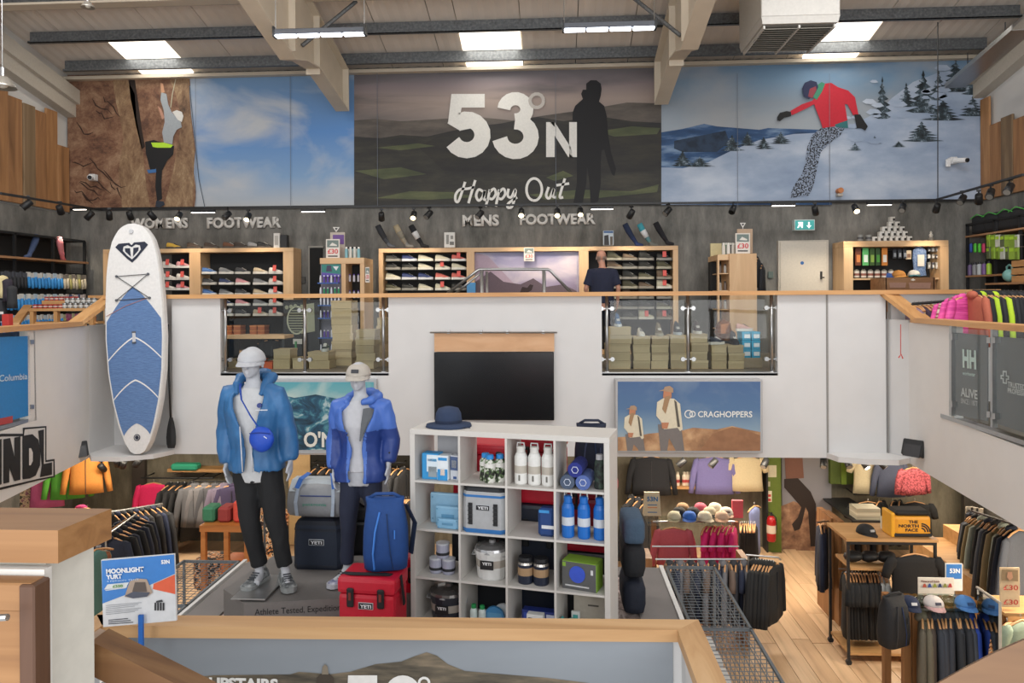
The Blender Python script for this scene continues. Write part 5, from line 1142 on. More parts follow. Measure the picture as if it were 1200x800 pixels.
for i, (a, b, c, e, n_) in enumerate(((1002, 1009, '#6b3a26', '#c77b45', 'brown'), (1010.5, 1018, '#5fb36a', '#dfe8df', 'light green'), (1019, 1025, '#3c5b2c', '#88a94a', 'dark green'), (1026, 1031.5, '#324f2b', '#4f9a3f', 'mid green'), (1033, 1040, '#d28338', '#e9e3d8', 'orange'))): pack('tall %s insole pack, %s' % (n_, ORD[i]), a, 290, b, 311.5, c, c2=e)
for i in range(3): pack('dark hanging laces pack, %s of the dark ones' % ORD[i], 1046+i*6, 292, 1050.5+i*6, 303, '#32363d', c2='#8a8f96')
pack('tan hanging card pack beside the blue tube scarf', 1061.5, 293, 1068, 304, '#cbb89a', c2='#7a5a48')
for r in range(3):
    for i in range(3): pack('small white item pack at right, %s row, %s' % (ROWW[r], ORD[i]), 1087+i*4.6, 290+r*8 if r < 2 else 307, 1090.5+i*4.6, 295+r*8 if r < 2 else 315, ('#4b4c50', '#b9b6ae', '#8c8880')[(r+i) % 3], c2='#d3d1cb')
for i in range(6): lathe_thing('tub', 'white lidded tub on the accessory shelf, %s' % ORD[i], 'tub', at(1004+i*8, 325, YA+.15), [('tub_body', [(.045, 0), (.045, .11)], M('#d0ccc3', .5)), ('lid', [(.03, .11), (.045, .115), (.02, .14)], M('#77736a', .5)), ('tub_label', [(.0458, .03), (.0458, .07)], M('#8b5548', .6))], 'tubs on the accessory shelf')
MB().b2((wx(1000, YA), YA+.05, Z_(1050, 325.5, YA)-.03), (wx(1102, YA), 13.4, Z_(1050, 325.5, YA))).build('shelf', BEECH, t, world=True)
MB().b2((wx(1000, YA), YA+.05, Z_(1050, 345, YA)-.03), (wx(1102, YA), 13.4, Z_(1050, 345, YA))).build('shelf', BEECH, t, world=True)
hh = thing('tube_scarf', 'blue speckled tube scarf hung in the accessory unit with a pale card', 'scarf', at(1077.5, 289, YA+.08))
MB().lathe([(.05, 0), (.11, -.06), (.115, -.2), (.1, -.4), (.12, -.5)], n=14, sy=.35).jitter(.01, 10).build('scarf_body', NM('scarf_blue', [(.4, '#4d668f'), (.6, '#7f93b3')], nscale=60), hh)
MB().box((0, -.05, -.24), (.11, .006, .2)).build('card', M('#d8d0c2'), hh)
cap('mustard orange cap on the accessory shelf', at(1053, 324, YA+.1), .3, '#b9803f', '#c98e46', r=.11); cap('white and teal cap right of the mustard cap', at(1071, 323, YA+.1), -.3, '#cfcbc2', '#3f6f78', r=.1); cap('blue cap left of the mustard cap', at(1041, 324.5, YA+.15), .2, '#31508f', '#31508f', r=.07)
cr = thing('wooden_crate', 'low wooden crate of small wares in front of accessory unit', 'crate', (wx(1066, 12.4), 12.6, ZM))
cz0, cz1 = ZM, Z_(1066, 325, 12.4)
MB().b2((wx(1038, 12.4), 12.4, cz0), (wx(1095, 12.4), 12.44, cz1)).build('front_board', WOOD('crate_wood', '#6d4a30', '#8a6242', '#9a7350', 'x'), cr, world=True)
for px in (1038, 1095): MB().b2((wx(px, 12.4)-.015, 12.4, cz0), (wx(px, 12.4)+.015, 12.95, cz1)).build('side_board', MATS['crate_wood'], cr, world=True)
MB().b2((wx(1039, 12.4), 12.44, cz0+.2), (wx(1094, 12.4), 12.95, cz1-.05)).build('tray', MATS['crate_wood'], cr, world=True)
for q in ([(1042, 331), (1062, 331), (1061, 337), (1043, 337)], [(1065, 331), (1091, 331), (1090, 338), (1066, 338)]): pix('window_print', q, 12.395, M('#a07a68'), cr)
pix('mark', [(1067, 328), (1070, 326), (1073, 328), (1070, 329)], 12.39, M('#e3d9cc'), cr)
# pyramid of boxed mugs
MW = M('#d6d2ca', .5); MD = M('#26231f', .6)
rows = [7, 5, 4, 2, 1]; zc = zt; s_ = .085
xc = wx(1049.5, YA)+.0
for r, n in enumerate(rows):
    cx = [wx(1049.5, YA), wx(1051, YA), wx(1051, YA), wx(1052, YA), wx(1050, YA)][r]
    for i in range(n):
        q = thing('mug_box', 'small white cube mug box, %s in %s pyramid layer from bottom' % (ORD[i], ('first', 'second', 'third', 'fourth', 'top')[r]), 'box', (cx+(i-(n-1)/2)*(.093 if n > 1 else 0)*(1.05 if n > 2 else 1.1), YA+.15, zc+r*s_), 0, 'mug boxes in a pyramid')
        k = 'mug_box_me'
        if k not in rsh:
            o = MB().b2((-.042, -.042, 0), (.042, .042, .083), bev=.003).build('x', MW); o2 = MB().b2((.002, -.045, .012), (.038, -.043, .055)).build('x', MD); rsh[k] = (o.data, o2.data); bpy.data.objects.remove(o); bpy.data.objects.remove(o2)
        link('cube', rsh[k][0], q); link('mug_print', rsh[k][1], q)
for i, px in enumerate((1008, 1018)): lathe_thing('mug', 'enamel mug on the accessory unit, %s' % ('left of the pair', 'right of the pair')[i], 'mug', at(px, 282, YA+.12), [('mug_body', [(.045, 0), (.05, .1), (.045, .1), (.042, .01)], M('#8b8a85', .4)), ('mug_band', [(.051, .03), (.051, .06)], M('#47464a', .5))], 'enamel mugs')
lathe_thing('figurine', 'small pale figurine at right end of accessory unit', 'ornament', at(1091, 281.5, YA+.12), [('base', [(.05, 0), (.05, .04), (.02, .05)], M('#77736a')), ('figure', [(.02, .05), (.035, .09), (.015, .12), (.022, .14), (.0, .16)], M('#c9c3b8'))])
# ------------------------------------------------ left gallery: display stand, sock racks
YL = 10.95
t = thing('tin_display_stand', 'beech display stand with tins and red mugs at left gallery', 'display stand', (X_(75, YL), YL+.2, ZM))
zA = Z_(75, 361, YL); xA, xB = X_(33, YL), X_(112, YL)
MB().b2((xA, YL, zA-.045), (xB, YL+.6, zA), bev=.004).build('table_top', OAK, t, world=True)
for px in (34, 62, 104): MB().b2((X_(px, YL), YL+.01, ZM), (X_(px, YL)+.06, YL+.08, zA-.045)).build('leg', OAKZ, t, world=True)
MB().b2((xA, YL+.05, Z_(75, 377, YL)-.03), (xB, YL+.6, Z_(75, 377, YL))).build('lower_shelf', OAK, t, world=True)
MB().b2((xA, YL+.3, zA), (X_(70, YL), YL+.6, zA+.12)).build('riser', OAK, t, world=True)
rail(MB(), at(17, 378, 10.6), at(33, 357, 11.4), .12, .05).build('side_rail', OAKY, t, world=True)
MB().b2((X_(103, 11.5), 11.5, Z_(110, 346, 11.5)-.05), (X_(124, 11.5), 11.55, Z_(110, 346, 11.5))).build('rear_board', OAK, t, world=True)
for r in range(2):
    for i in range(7-r): lathe_thing('tin', 'round silver tin, %s layer, %s on the left stand' % (('lower', 'upper')[r], ORD[i]), 'tin', (X_(70+i*6.4+r*3, YL), YL+.12, zA+r*.078), [('tin_body', [(.036, 0), (.036, .07)], M('#8f9190', .3, .6)), ('tin_label', [(.0365, .018), (.0365, .05)], M('#cfcdc8', .6)), ('lid', [(.037, .07), (.037, .077)], M('#b9b9b7', .3, .7))], 'silver tins on the left stand')
for r, (z, yy) in enumerate(((zA, .1), (zA, .2), (zA+.12, .36), (zA+.12, .48))):
    for i in range(6): lathe_thing('mug', 'small red and white mug, %s row, %s on left stand' % (('front', 'second', 'third', 'rear')[r], ORD[i]), 'mug', (X_(36+i*6, YL), YL+yy, z), [('mug_body', [(.03, 0), (.032, .06), (.028, .06)], M('#a63530', .5)), ('mug_band', [(.0325, .02), (.0325, .035)], M('#d8d0c6', .5))], 'red mugs on the left stand')
for i in range(3): lathe_thing('red_pot', 'red enamel pot under the left stand top, %s' % ORD[i], 'pot', (X_(86+i*8, YL), YL+.15, Z_(75, 377, YL)), [('pot_body', [(.04, 0), (.045, .08)], M('#b02a2c', .4)), ('rim', [(.046, .08), (.04, .09)], M('#d8d4ce', .4))], 'red pots under the left stand')
# rack on the left wall
XL = -8.8
def rackpt(px, py): return atx(px, py, XL)
yA, yB = rackpt(-14, 300).y, rackpt(99, 300).y
rk = thing('sock_rack', 'black steel sock rack with timber shelf along the left wall', 'rack', (XL-.1, (yA+yB)/2, ZS+.37))
for px in (-30, 17, 62, 99):
    y = rackpt(px, 300).y; MB().b2((XL-.02, y-.02, ZM if y > 10.4 else ZS), (XL+.02, y+.02, 5.62)).build('upright', DARK, rk, world=True)
ys0, ys1 = rackpt(-30, 300).y, rackpt(99, 300).y
MB().b2((XL-.35, ys0, 5.20), (XL+.08, ys1, 5.235)).build('timber_shelf', WOOD('rack_shelf', '#8f6545', '#a97c58', '#bb8f6a', 'y'), rk, world=True)
MB().b2((XL-.36, ys0, 5.6), (XL+.02, ys1, 5.64)).build('top_bar', DARK, rk, world=True)
MB().b2((XL-.37, ys0, ZM), (XL-.36, ys1, 5.62)).build('mesh_back', M('#2b2a29', .9), rk, world=True)
sock('blue grey sock on the left rack shelf', 38, 268, 11.5, '#3c4a68', '#4a5878', toe=-1); bpy.data.objects['display_sock'] 
for o, (px, c1, c2, lb) in zip(range(2), ((38, '#3c4a68', '#4a5878', 'x'), (75, '#c87a80', '#c06a74', 'pink sock on a leg form on the left rack shelf'))):
    if o == 1:
        s2 = sock(lb, 75, 274, 12.0, c1, c2, toe=1); s2.location = (XL-.05, rackpt(76, 270).y, 5.235); s2.rotation_euler = (0, 0, 1.9)
for q in COL.objects:
    if q.get('label') == 'blue grey sock on the left rack shelf': q.location = (XL-.05, rackpt(38, 270).y, 5.235); q.rotation_euler = (0, 0, 1.6)
def sockpack_proto():
    t = thing('sock_pack', 'x', 'sock pack'); MB().b2((-.01, -.04, -.1), (.01, .04, 0), bev=.004).build('header_card', M('#2f86c9', .6), t)
    MB().tube([(0, 0, -.08), (.01, 0, -.2), (.02, 0, -.26)], [(.032, .03), (.034, .032), (.02, .02)], 6).build('folded_sock', M('#d8d4cc', .9), t, smooth=True); return t
SPC = [('blue carded', '#2f86c9', '#b9cbd8'), ('blue carded', '#3a8fd0', '#d6d2ca'), ('cream carded', '#c9bda4', '#8c8478'), ('dark carded', '#2b2c30', '#4a4d55'), ('pink carded', '#b98a90', '#d6c9c4'), ('yellow carded', '#a8a060', '#c3bf9a'), ('navy carded', '#34406b', '#56628a'), ('purple carded', '#8c2f5c', '#b06a8a')]
sp1 = sockpack_proto(); first = True; meh, mes = [c.data for c in sp1.children]
for r, z in enumerate((4.98, 4.62, 4.27)):
    n = 26
    for i in range(n):
        y = ys0+.5+(ys1-ys0-.6)*i/(n-1); px = i/(n-1)
        c = SPC[(0, 1, 1)[i % 3]] if px < .72 and (r or px > .25) else SPC[[(2, 2, 5), (4, 4, 6), (5, 7, 7)][r][i % 3]] if px > .7 else SPC[3]
        z2 = z+(i % 2)*.012
        t = sp1 if first else copy_tree(sp1); first = False
        t.location = (XL+.06, y, z2); t.rotation_euler = (0, 0, random.uniform(-.25, .25))
        t['label'] = '%s sock pack, %s row, %s away from camera on left rack' % (c[0], ROWW[r], ('number %s in line' % ['one', 'two', 'three', 'four', 'five', 'six', 'seven', 'eight', 'nine', 'ten', 'eleven', 'twelve', 'thirteen', 'fourteen', 'fifteen', 'sixteen', 'seventeen', 'eighteen', 'nineteen', 'twenty', 'twenty-one', 'twenty-two', 'twenty-three', 'twenty-four', 'twenty-five', 'twenty-six'][i])); t['group'] = 'sock packs on the left rack'
        for ch in t.children: ch.data = recol(meh if 'header' in ch.name else mes, M(c[1] if 'header' in ch.name else c[2], .7))
    MB().b2((XL-.0, ys0, z+.02), (XL+.012, ys1, z+.035)).build('peg_bar', DARK, rk, world=True)
# clutter hanging at the far left edge
for i, (px, py, c, n_) in enumerate(((3, 318, '#c9b98c', 'cream'), (9, 322, '#2b2530', 'dark purple'), (14, 330, '#2a2b2e', 'black'), (2, 345, '#25262a', 'black'))):
    g = garment('trousers', c, at(px, py, 9.0), 1.0, '%s glove pair hanging at the far left edge, %s' % (n_, ORD[i]), None, w=.2, h=.3, hang=False, name='glove'); g['category'] = 'glove'
blk('red_box', 'small red and white box at the far left gallery edge', 'box', 2, 368, 10, 383, 8.8, '#c23a34', .08, [([(0, 365), (4, 365), (4, 368), (0, 368)], '#d8d4d0')])
# ------------------------------------------------ right gallery racks
XR = 7.2
def rp(px, py): return atx(px, py, XR)
yr0, yr1 = rp(1206, 300).y, rp(1133, 300).y
rk = thing('gym_rack', 'black steel rack with timber shelves along the right wall', 'rack', (XR, (yr0+yr1)/2, ZM))
for px in (1134, 1166.5, 1196): y = rp(px, 300).y; MB().b2((XR-.02, y-.02, ZM if y > 10.2 else ZS), (XR+.02, y+.02, 5.75)).build('upright', DARK, rk, world=True)
MB().b2((XR-.02, yr0, 5.72), (XR+.33, yr1, 5.76)).build('top_bar', DARK, rk, world=True); MB().b2((XR+.32, yr0, ZM), (XR+.33, yr1, 5.74)).build('mesh_back', M('#272726', .9), rk, world=True)
for z in (5.12, 4.03+.42, 4.1): pass
for z, nm in ((rp(1150, 274).z, ''), (rp(1150, 322).z, ''),): MB().b2((XR-.03, yr0, z-.03), (XR+.32, yr1, z)).build('timber_shelf', MATS['rack_shelf'], rk, world=True)
zs1, zs2 = rp(1150, 274).z, rp(1150, 322).z
for i, px in enumerate((1146, 1160, 1178, 1192)):
    y = rp(px, 260).y; t = thing('gym_bag', 'black holdall with green piping on the right rack, %s' % ORD[i], 'bag', (XR+.12, y, zs1), 0, 'black holdalls on the right rack')
    MB().box((0, 0, .17), (.26, .42, .32), bev=.06, seg=2).build('bag_body', M('#222326', .8), t, smooth=True); MB().tube([(-.135, -.2, .28), (-.14, 0, .34), (-.135, .2, .28)], .009, 6).build('piping', M('#4fae4a'), t)
for i, (px, c, n_) in enumerate(((1140, '#2f4fa0', 'blue'), (1145, '#53c23a', 'lime'), (1150, '#53c23a', 'green'), (1155, '#c83f6a', 'pink'))):
    t = thing('hand_grips', '%s hand grip hanging in right rack, %s' % (n_, ORD[i]), 'hand grip', (XR-.03, rp(px, 290).y, rp(px, 285).z)); MB().box((0, 0, -.08), (.04, .07, .16), bev=.02).build('grip_body', M(c, .5), t); MB().cyl((0, 0, 0), (.3, 0, 0), .005, n=5).build('peg', STEEL, t)
for i in range(14):
    px = 1163+(i % 7)*5.6; py = 278+(i//7)*14
    t = thing('fitness_pack', 'green carded fitness pack, %s row, %s on right rack' % (('upper', 'lower')[i//7], ORD[i % 7]), 'pack', (XR-.06, rp(px, py).y, rp(px, py-3).z), random.uniform(-.2, .2), 'green packs on the right rack')
    MB().box((0, 0, -.1), (.03, .12, .2), bev=.006).build('pack_body', M(('#8fae3f', '#7c9a35', '#c9ccc2', '#5f6a4a')[i % 4], .5), t); MB().box((-.018, 0, -.05), (.003, .09, .05)).build('header_print', M('#a8cf3a', .5), t); MB().cyl((0, 0, 0), (.3, 0, 0), .005, n=5).build('peg', STEEL, t)
for i in range(5): bottle('%s shaker bottle on the right rack shelf, %s' % (('violet', 'grey', 'clear', 'purple', 'lime')[i], ORD[i]), Vector((XR+.0, rp(1137+i*5.5, 320).y, zs2)), ('#6b5a80', '#8d8d90', '#b9bec0', '#7a5a92', '#9ec23a')[i], '#2a2a30', .22, .04, 'shaker bottles on the right rack')
t = thing('kettlebell', 'pale teal kettlebell on the right rack', 'kettlebell', Vector((XR+.0, rp(1183, 325).y, rp(1183, 330).z))); MB().sphere((0, 0, .1), .1, 14, 10).build('bell', M('#7fb3ad', .4), t, smooth=True); MB().tube([(0, -.06, .16), (0, -.07, .24), (0, 0, .27), (0, .07, .24), (0, .06, .16)], .016, 8).build('handle', M('#7fb3ad', .4), t, smooth=True)
for k in range(3): tag(MB().b2((XR-.05, rp(1199, 320).y-.5, rp(1183, 331).z+k*.12), (XR+.25, rp(1189, 320).y, rp(1183, 331).z+k*.12+.1), bev=.005).build('wooden_block', OAKY), 'oak storage block, %s of three at right rack' % ('bottom', 'middle', 'top')[k], 'block')
MB().b2((XR-.15, yr0-.6, rp(1183, 331).z-.03), (XR+.32, rp(1165, 320).y, rp(1183, 331).z)).build('timber_shelf', MATS['rack_shelf'], rk, world=True)
# clothing rail on the right gallery, tops seen above the handrail
rr_ = thing('clothes_rail', 'black clothes rail with boots and hangers on the right gallery', 'clothes rail', at(1090, 353, 9.7))
p0, p1 = at(1069, 356, 9.75), at(1116, 352.5, 9.75)
MB().cyl(p0, p1, .018, n=8).build('rail', DARK, rr_, world=True); MB().cyl(at(1140, 341, 9.0), at(1206, 342, 9.0), .018, n=8).build('rail', DARK, rr_, world=True)
for p in (p0, p1, at(1141, 341, 9.0), at(1203, 342, 9.0)): MB().cyl(p, (p.x, p.y, ZS), .016, n=8).build('upright', DARK, rr_, world=True)
rackfull(9, at(1069, 355, 9.75), at(1114, 352.5, 9.75), [('mauve', '#8a7484'), ('tan', '#a08d74'), ('dark purple', '#4a3a4c'), ('rose', '#a8566e'), ('grey', '#77747a'), ('cream', '#b5a98f')], ['dress'], 'on the far right gallery rail', 'garments on the far right gallery rail', w=.4, h=.6)
PKQ = NM('pink_quilt', [(.4, '#c23a86'), (.6, '#e0559f')], scale=(.3, .3, 4), nscale=9, bump=.6)
rackfull(4, at(1114, 350, 9.3), at(1134, 343, 9.1), [('hot pink quilted', PKQ), ('striped cream', NM('stripe_cream', [(.45, '#c9b5a4'), (.55, '#8a4a50')], scale=(.1, .1, 5), nscale=8)), ('pink quilted', PKQ)], ['jacket'], 'at the right gallery corner', 'quilted jackets at the gallery corner', rz=.35, w=.5, h=.6)
rackfull(13, at(1140, 341, 9.0), at(1204, 342, 9.0), [('coral', '#b0604a'), ('black', '#1d1e21'), ('neon yellow', '#a9c52e'), ('black', '#1d1e21'), ('black', '#25262a'), ('neon yellow', '#b4d030')]+[('black', '#1d1e21'), ('charcoal', '#2a2b2f')]*4, ['jacket', 'hoodie'], 'on near right gallery rail', 'workwear jackets on the near right rail', w=.5, h=.62)
# ================================================================ CENTRE STAGE
GREYP = M('#7a7572', .6, var=.06, bscale=6); GREYD = M('#6a6663', .5, var=.08, bscale=8)
pl = thing('display_platform', 'large grey boarded display platform carrying mannequins and cube shelf', 'platform', (-.95, 5.4, 0))
MB().b2((-2.9, 4.0, .05), (.93, 6.8, ZP-.04)).build('platform_body', M('#55514d', .8), pl, world=True)
for nm, a, b in (('border_board', (-2.88, 3.9), (-2.62, 6.8)), ('border_board', (.64, 3.9), (.93, 6.8)), ('border_board', (-2.62, 6.6), (.64, 6.8))): MB().b2((a[0], a[1], ZP-.04), (b[0], b[1], ZP+.005)).build(nm, GREYP, pl, world=True)
for nm, a, b in (('white_edging', (-2.93, 3.9), (-2.9, 6.82)), ('white_edging', (.93, 3.9), (.965, 6.82)),): MB().b2((a[0], a[1], ZP-.06), (b[0], b[1], ZP+.02)).build(nm, M('#d8d6d2', .5), pl, world=True)
MB().b2((-2.62, 3.9, ZP-.04), (.64, 6.6, ZP-.012)).build('platform_top', NM('crumpled_print', [(.3, '#6f625c'), (.48, '#a08f88'), (.6, '#c6b6b0'), (.75, '#8d7f7a')], nscale=7, detail=9, dist=2.5, bump=.8, rough=.8), pl, world=True)
# wire mesh trays either side
def mesh_tray(label, xa, xb, y0, y1, z):
    t = thing('mesh_cage', label, 'wire cage', ((xa+xb)/2, (y0+y1)/2, z-.9)); G = M('#6e7478', .4, .5); w = .02
    for a, b in (((xa, y0), (xa, y1)), ((xb, y0), (xb, y1)), ((xa, y0), (xb, y0)), ((xa, y1), (xb, y1)), ((xa, (y0+y1)/2+.1), (xb, (y0+y1)/2+.1))): MB().b2((a[0]-w/2, a[1]-w/2, z-w/2), (b[0]+w/2, b[1]+w/2, z+w/2)).build('frame_bar', G, t, world=True)
    x = xa; n = max(4, int((xb-xa)/.055))
    for i in range(1, n): MB().b2((xa+(xb-xa)*i/n-.002, y0, z-.002), (xa+(xb-xa)*i/n+.002, y1, z+.002)).build('wire', G, t, world=True)
    m_ = int((y1-y0)/.055)
    for i in range(1, m_): MB().b2((xa, y0+(y1-y0)*i/m_-.002, z+.002), (xb, y0+(y1-y0)*i/m_+.002, z+.006)).build('wire', G, t, world=True)
    for x in (xb if xa > 0 else xa,):
        for i in range(1, 5): MB().b2((x-.003, y0, z-.75*i/5), (x+.003, y1, z-.75*i/5+.006)).build('wire', G, t, world=True)
        for i in range(0, 19): yy = y0+(y1-y0)*i/18; MB().b2((x-.003, yy-.003, z-.75), (x+.003, yy+.003, z)).build('wire', G, t, world=True)
    for x in (xa, xb):
        for y in (y0, y1): MB().b2((x-w/2, y-w/2, 0), (x+w/2, y+w/2, z)).build('post', G, t, world=True)
    return t
mesh_tray('long grey wire mesh cage right of the display platform', 1.0, 1.43, 4.1, 6.83, ZP); mesh_tray('grey wire mesh cage left of the display platform', -3.5, -2.97, 4.6, 6.8, ZP)
# under-cage shelf with boxes seen through the mesh
for i in range(5):
    lathe_thing('orange_tub', 'orange and white tub under the right wire mesh, %s from camera' % ('first', 'second', 'third', 'fourth', 'fifth')[i], 'tub', (1.16, 4.85+i*.17, 1.35), [('tub_body', [(.06, 0), (.065, .1)], M('#c8713a', .5)), ('lid', [(.066, .1), (.06, .12)], M('#d9d4cc', .5))], 'tubs under the wire mesh')
tag(MB().b2((1.02, 4.15, 1.3), (1.4, 6.7, 1.35)).build('white_shelf', WHITE), 'white shelf under the right wire mesh', 'shelf')
for i in range(3): tag(MB().b2((1.08, 5.8+i*.28, 1.35), (1.34, 6.0+i*.28, 1.55)).build('white_carton', M('#cfcdc9')), 'white carton under the right wire mesh, %s from camera' % ('first', 'second', 'third')[i], 'box', 'white cartons under the wire mesh')
# grey plinth with lettering
plz = 2.30; A_, B_, C_, D_ = atz(286, 707, plz), atz(486, 696, plz), Vector((-.9, 6.28, plz)), atz(262, 690, plz)
C_ = Vector((B_.x+.12, 6.35, plz)); D_ = D_+(C_-B_)*.0; E_ = D_+(C_-B_)*.85
pt = thing('plinth', 'low dark grey plinth under mannequins with black tested lettering', 'plinth', (A_.x, A_.y, ZP))
MB().prism([(p.x, p.y, ZP+.006) for p in (A_, B_, C_, E_, D_)], (0, 0, plz-ZP-.006)).build('plinth_body', M('#716d6a', .45, var=.05), pt, world=True)
ang = math.atan2(B_.y-A_.y, B_.x-A_.x); dv = (B_-A_).normalized()
text('lettering', 'Athlete Tested, Expedition Proven', .047, M('#17171a', .5), pt, Matrix.Translation(A_+dv*.075+Vector((0, -.003, -.088))) @ Matrix.Rotation(ang, 4, 'Z'), width=.79)
# poster and screens on the fascia
YFc = 9.93
t = thing('wall_screen', 'large black wall screen with a plywood strip above', 'screen', at(579, 492, YFc))
MB().b2(at(509, 492, YFc), at(649, 412.5, YFc)+Vector((0, .06, 0)), bev=.006).build('screen_panel', M('#101113', .22), t, world=True)
MB().b2(at(509, 412, YFc+.02), at(649.5, 390, YFc+.02)+Vector((0, .03, 0))).build('plywood_strip', WOOD('ply', '#bd9169', '#c99d75', '#d2a983', 'x', stretch=.3), t, world=True)
MB().tube([at(504, 389.5, YFc), at(653, 389.5, YFc)], .012, 6).build('bracket_rail', STEEL, t, world=True)
for px in (524, 562, 593, 635): MB().b2(at(px, 391, YFc), at(px+3, 387, YFc)+Vector((0, .05, 0))).build('bracket', STEEL, t, world=True)
WAVE = NM('print_wave', [(.35, '#16303f'), (.48, '#23506a'), (.55, '#44808f'), (.6, '#9fb5b8'), (.7, '#c3cfce')], scale=(1, 1, 1.4), nscale=2.6, detail=9, dist=1.5, roughness=.62)
t = thing('light_box_poster', 'sea wave poster with white lettering behind the two mannequins', 'poster', at(380, 530, YFc))
MB().b2(at(318, 531, YFc), at(441, 444, YFc)+Vector((0, .07, 0)), bev=.004).build('frame', M('#a9adb0', .4), t, world=True)
pix('print', [(321, 527), (438, 527), (438, 447.5), (321, 447.5)], YFc-.004, WAVE, t)
pix('sky_print', [(321, 447.5), (438, 447.5), (438, 468), (400, 468), (370, 462), (345, 466), (321, 460)], YFc-.007, SKY('print_sea_sky', 3.05, 3.4, [(0, '#7fa9ae'), (1, '#4f9aa6')], '#a9bfbb', (2, 1, 3), (.45, .7)), t)
text('lettering', "O'NEILL", .2, M('#dedcd2', .6), t, Matrix.Translation(at(356, 523, YFc-.01)), bold=.03, width=.84)
t = thing('light_box_poster', 'desert trekkers poster with white brand lettering right of the wall screen', 'poster', at(807, 530, YFc-.1))
yP = YFc-.1
MB().b2(at(721.5, 530, yP), at(893.5, 444.5, yP)+Vector((0, .17, 0)), bev=.006).build('frame', M('#a9a8a8', .4), t, world=True)
pix('print', [(724, 528), (891, 528), (891, 447), (724, 447)], yP-.004, SKY('print_desert_sky', 2.55, 3.45, [(0, '#a9b3b4'), (.25, '#7f97a9'), (.55, '#4f6f94'), (1, '#44608a')], '#8fa0ab', (.8, 1, 1.2), (.5, .8), 2), t)
SAND = NM('print_sand', [(.3, '#7c5a40'), (.5, '#a87e5a'), (.7, '#c9a27a')], nscale=5, detail=8)
pix('dune_print', [(724, 512), (745, 511), (760, 508), (800, 504), (812, 501), (840, 503), (858, 499), (875, 503), (891, 506), (891, 528), (724, 528)], yP-.007, SAND, t)
pix('dune_print', [(820, 528), (835, 508), (858, 500), (880, 506), (891, 510), (891, 528)], yP-.009, M('#9a6f50', .8, var=.2, bscale=8), t)
SKN = M('#b97d5c', .7); CRM = M('#d6cbb2', .7); TRO = M('#77706c', .7)
for nm, dx, dy, s in (('trekker', 782, 453, 1), ('trekker', 741, 475.5, .75)):
    Q = lambda pts, c, n_, e: pix(n_, [(dx+x*s, dy+y*s) for x, y in pts], yP-e, c, t)
    bot = (528-dy)/s
    Q([(-11, 44), (-8, bot), (0, bot), (2, 60), (8, bot-4), (10, bot), (20, bot), (16, 44)], TRO, 'trousers_print', .011)
    Q([(-12, 18), (-4, 13), (8, 14), (15, 20), (18, 50), (15, 52), (12, 48), (-4, 50), (-8, 40), (-13, 34)], CRM, 'shirt_print', .013)
    Q([(-4, 2), (5, 3), (5, 12), (0, 18), (-5, 12)], SKN, 'face_print', .015); Q([(-10, 5), (-4, 3), (-3, 0), (3, -1), (7, 2), (7, 7), (-4, 5)], M('#a98c72', .8), 'cap_print', .017)
    Q([(-3, 12), (4, 10), (-2, 32), (-6, 26)], M('#a07f5f', .8), 'scarf_print', .017); Q([(8, 15), (11, 18), (15, 47), (12, 47)], M('#5e584f', .8), 'strap_print', .017); Q([(-7, 42), (2, 42), (0, 49), (-6, 49)], SKN, 'hand_print', .018)
text('lettering', 'CRAGHOPPERS', .08, M('#e6e4de', .6), t, Matrix.Translation(at(818, 488.5, yP-.012)), bold=.012, width=at(881.5, 480, yP).x-at(818, 480, yP).x)
for cx_, r_ in ((807, 4.4), (811.5, 3.2)): mb = MB(); ribbon(mb, arc(cx_, 485, r_, 0, 360), 1.1, onY(yP-.012)); mb.build('emblem', M('#e6e4de', .6), t, world=True)
# paddle board leaning in the left corner
BT, BB = at(157, 263, 9.9), at(164.5, 531, 9.66)
bdv = (BT-BB); Lb = bdv.length; tilt = math.atan2(math.hypot(bdv.y, bdv.x), bdv.z)
pb = thing('paddle_board', 'white and blue paddle board with heart emblem standing in left corner', 'paddle board', BB)
zax = bdv.normalized(); xax = Vector((1, 0, 0)); xax = (xax-zax*xax.dot(zax)).normalized(); yax = zax.cross(xax)
TB = Matrix.Translation(BB) @ Matrix(((xax.x, yax.x, zax.x, 0), (xax.y, yax.y, zax.y, 0), (xax.z, yax.z, zax.z, 0), (0, 0, 0, 1)))
prof = [(0, .04), (.01, .1), (.05, .175), (.12, .255), (.22, .33), (.35, .39), (.5, .415), (.65, .405), (.78, .38), (.87, .34), (.93, .285), (.97, .21), (.99, .14), (1, .05)]
def hw(f):
    for (a, u), (b, v) in zip(prof, prof[1:]):
        if a <= f <= b: return u+(v-u)*(f-a)/(b-a)
    return .04
fr = [i/40 for i in range(41)]; fr = sorted(set(fr+[.005, .012, .985, .993]))
mb = MB(); rings = []
for f in fr:
    w = hw(f); rings.append([(w*c, .065*s, f*Lb) for c, s in ((-1, -.5), (-.97, -1), (0, -1.02), (.97, -1), (1, -.5), (1, .5), (.97, 1), (-.97, 1), (-1, .5))])
mb.loft(rings).xf(TB).build('board_body', M('#dddcda', .45), pb, world=True)
mb = MB(); mb.loft([[(s*hw(f)*1.003, -.02, f*Lb), (s*hw(f)*1.003, .03, f*Lb)] for s in (-1,) for f in fr], closed=False).xf(TB).build('patterned_edge', NM('edge_pattern', [(.45, '#2c3140'), (.55, '#b9bcc4')], nscale=45), pb, world=True)
P3 = lambda x, z, e=.0: TB @ Vector((x, -.0675-e, z))
PB = NM('deck_pad', [(.4, '#54729f'), (.6, '#6282b0')], scale=(1, 1, 12), nscale=14, detail=2, rough=.8, bump=.3)
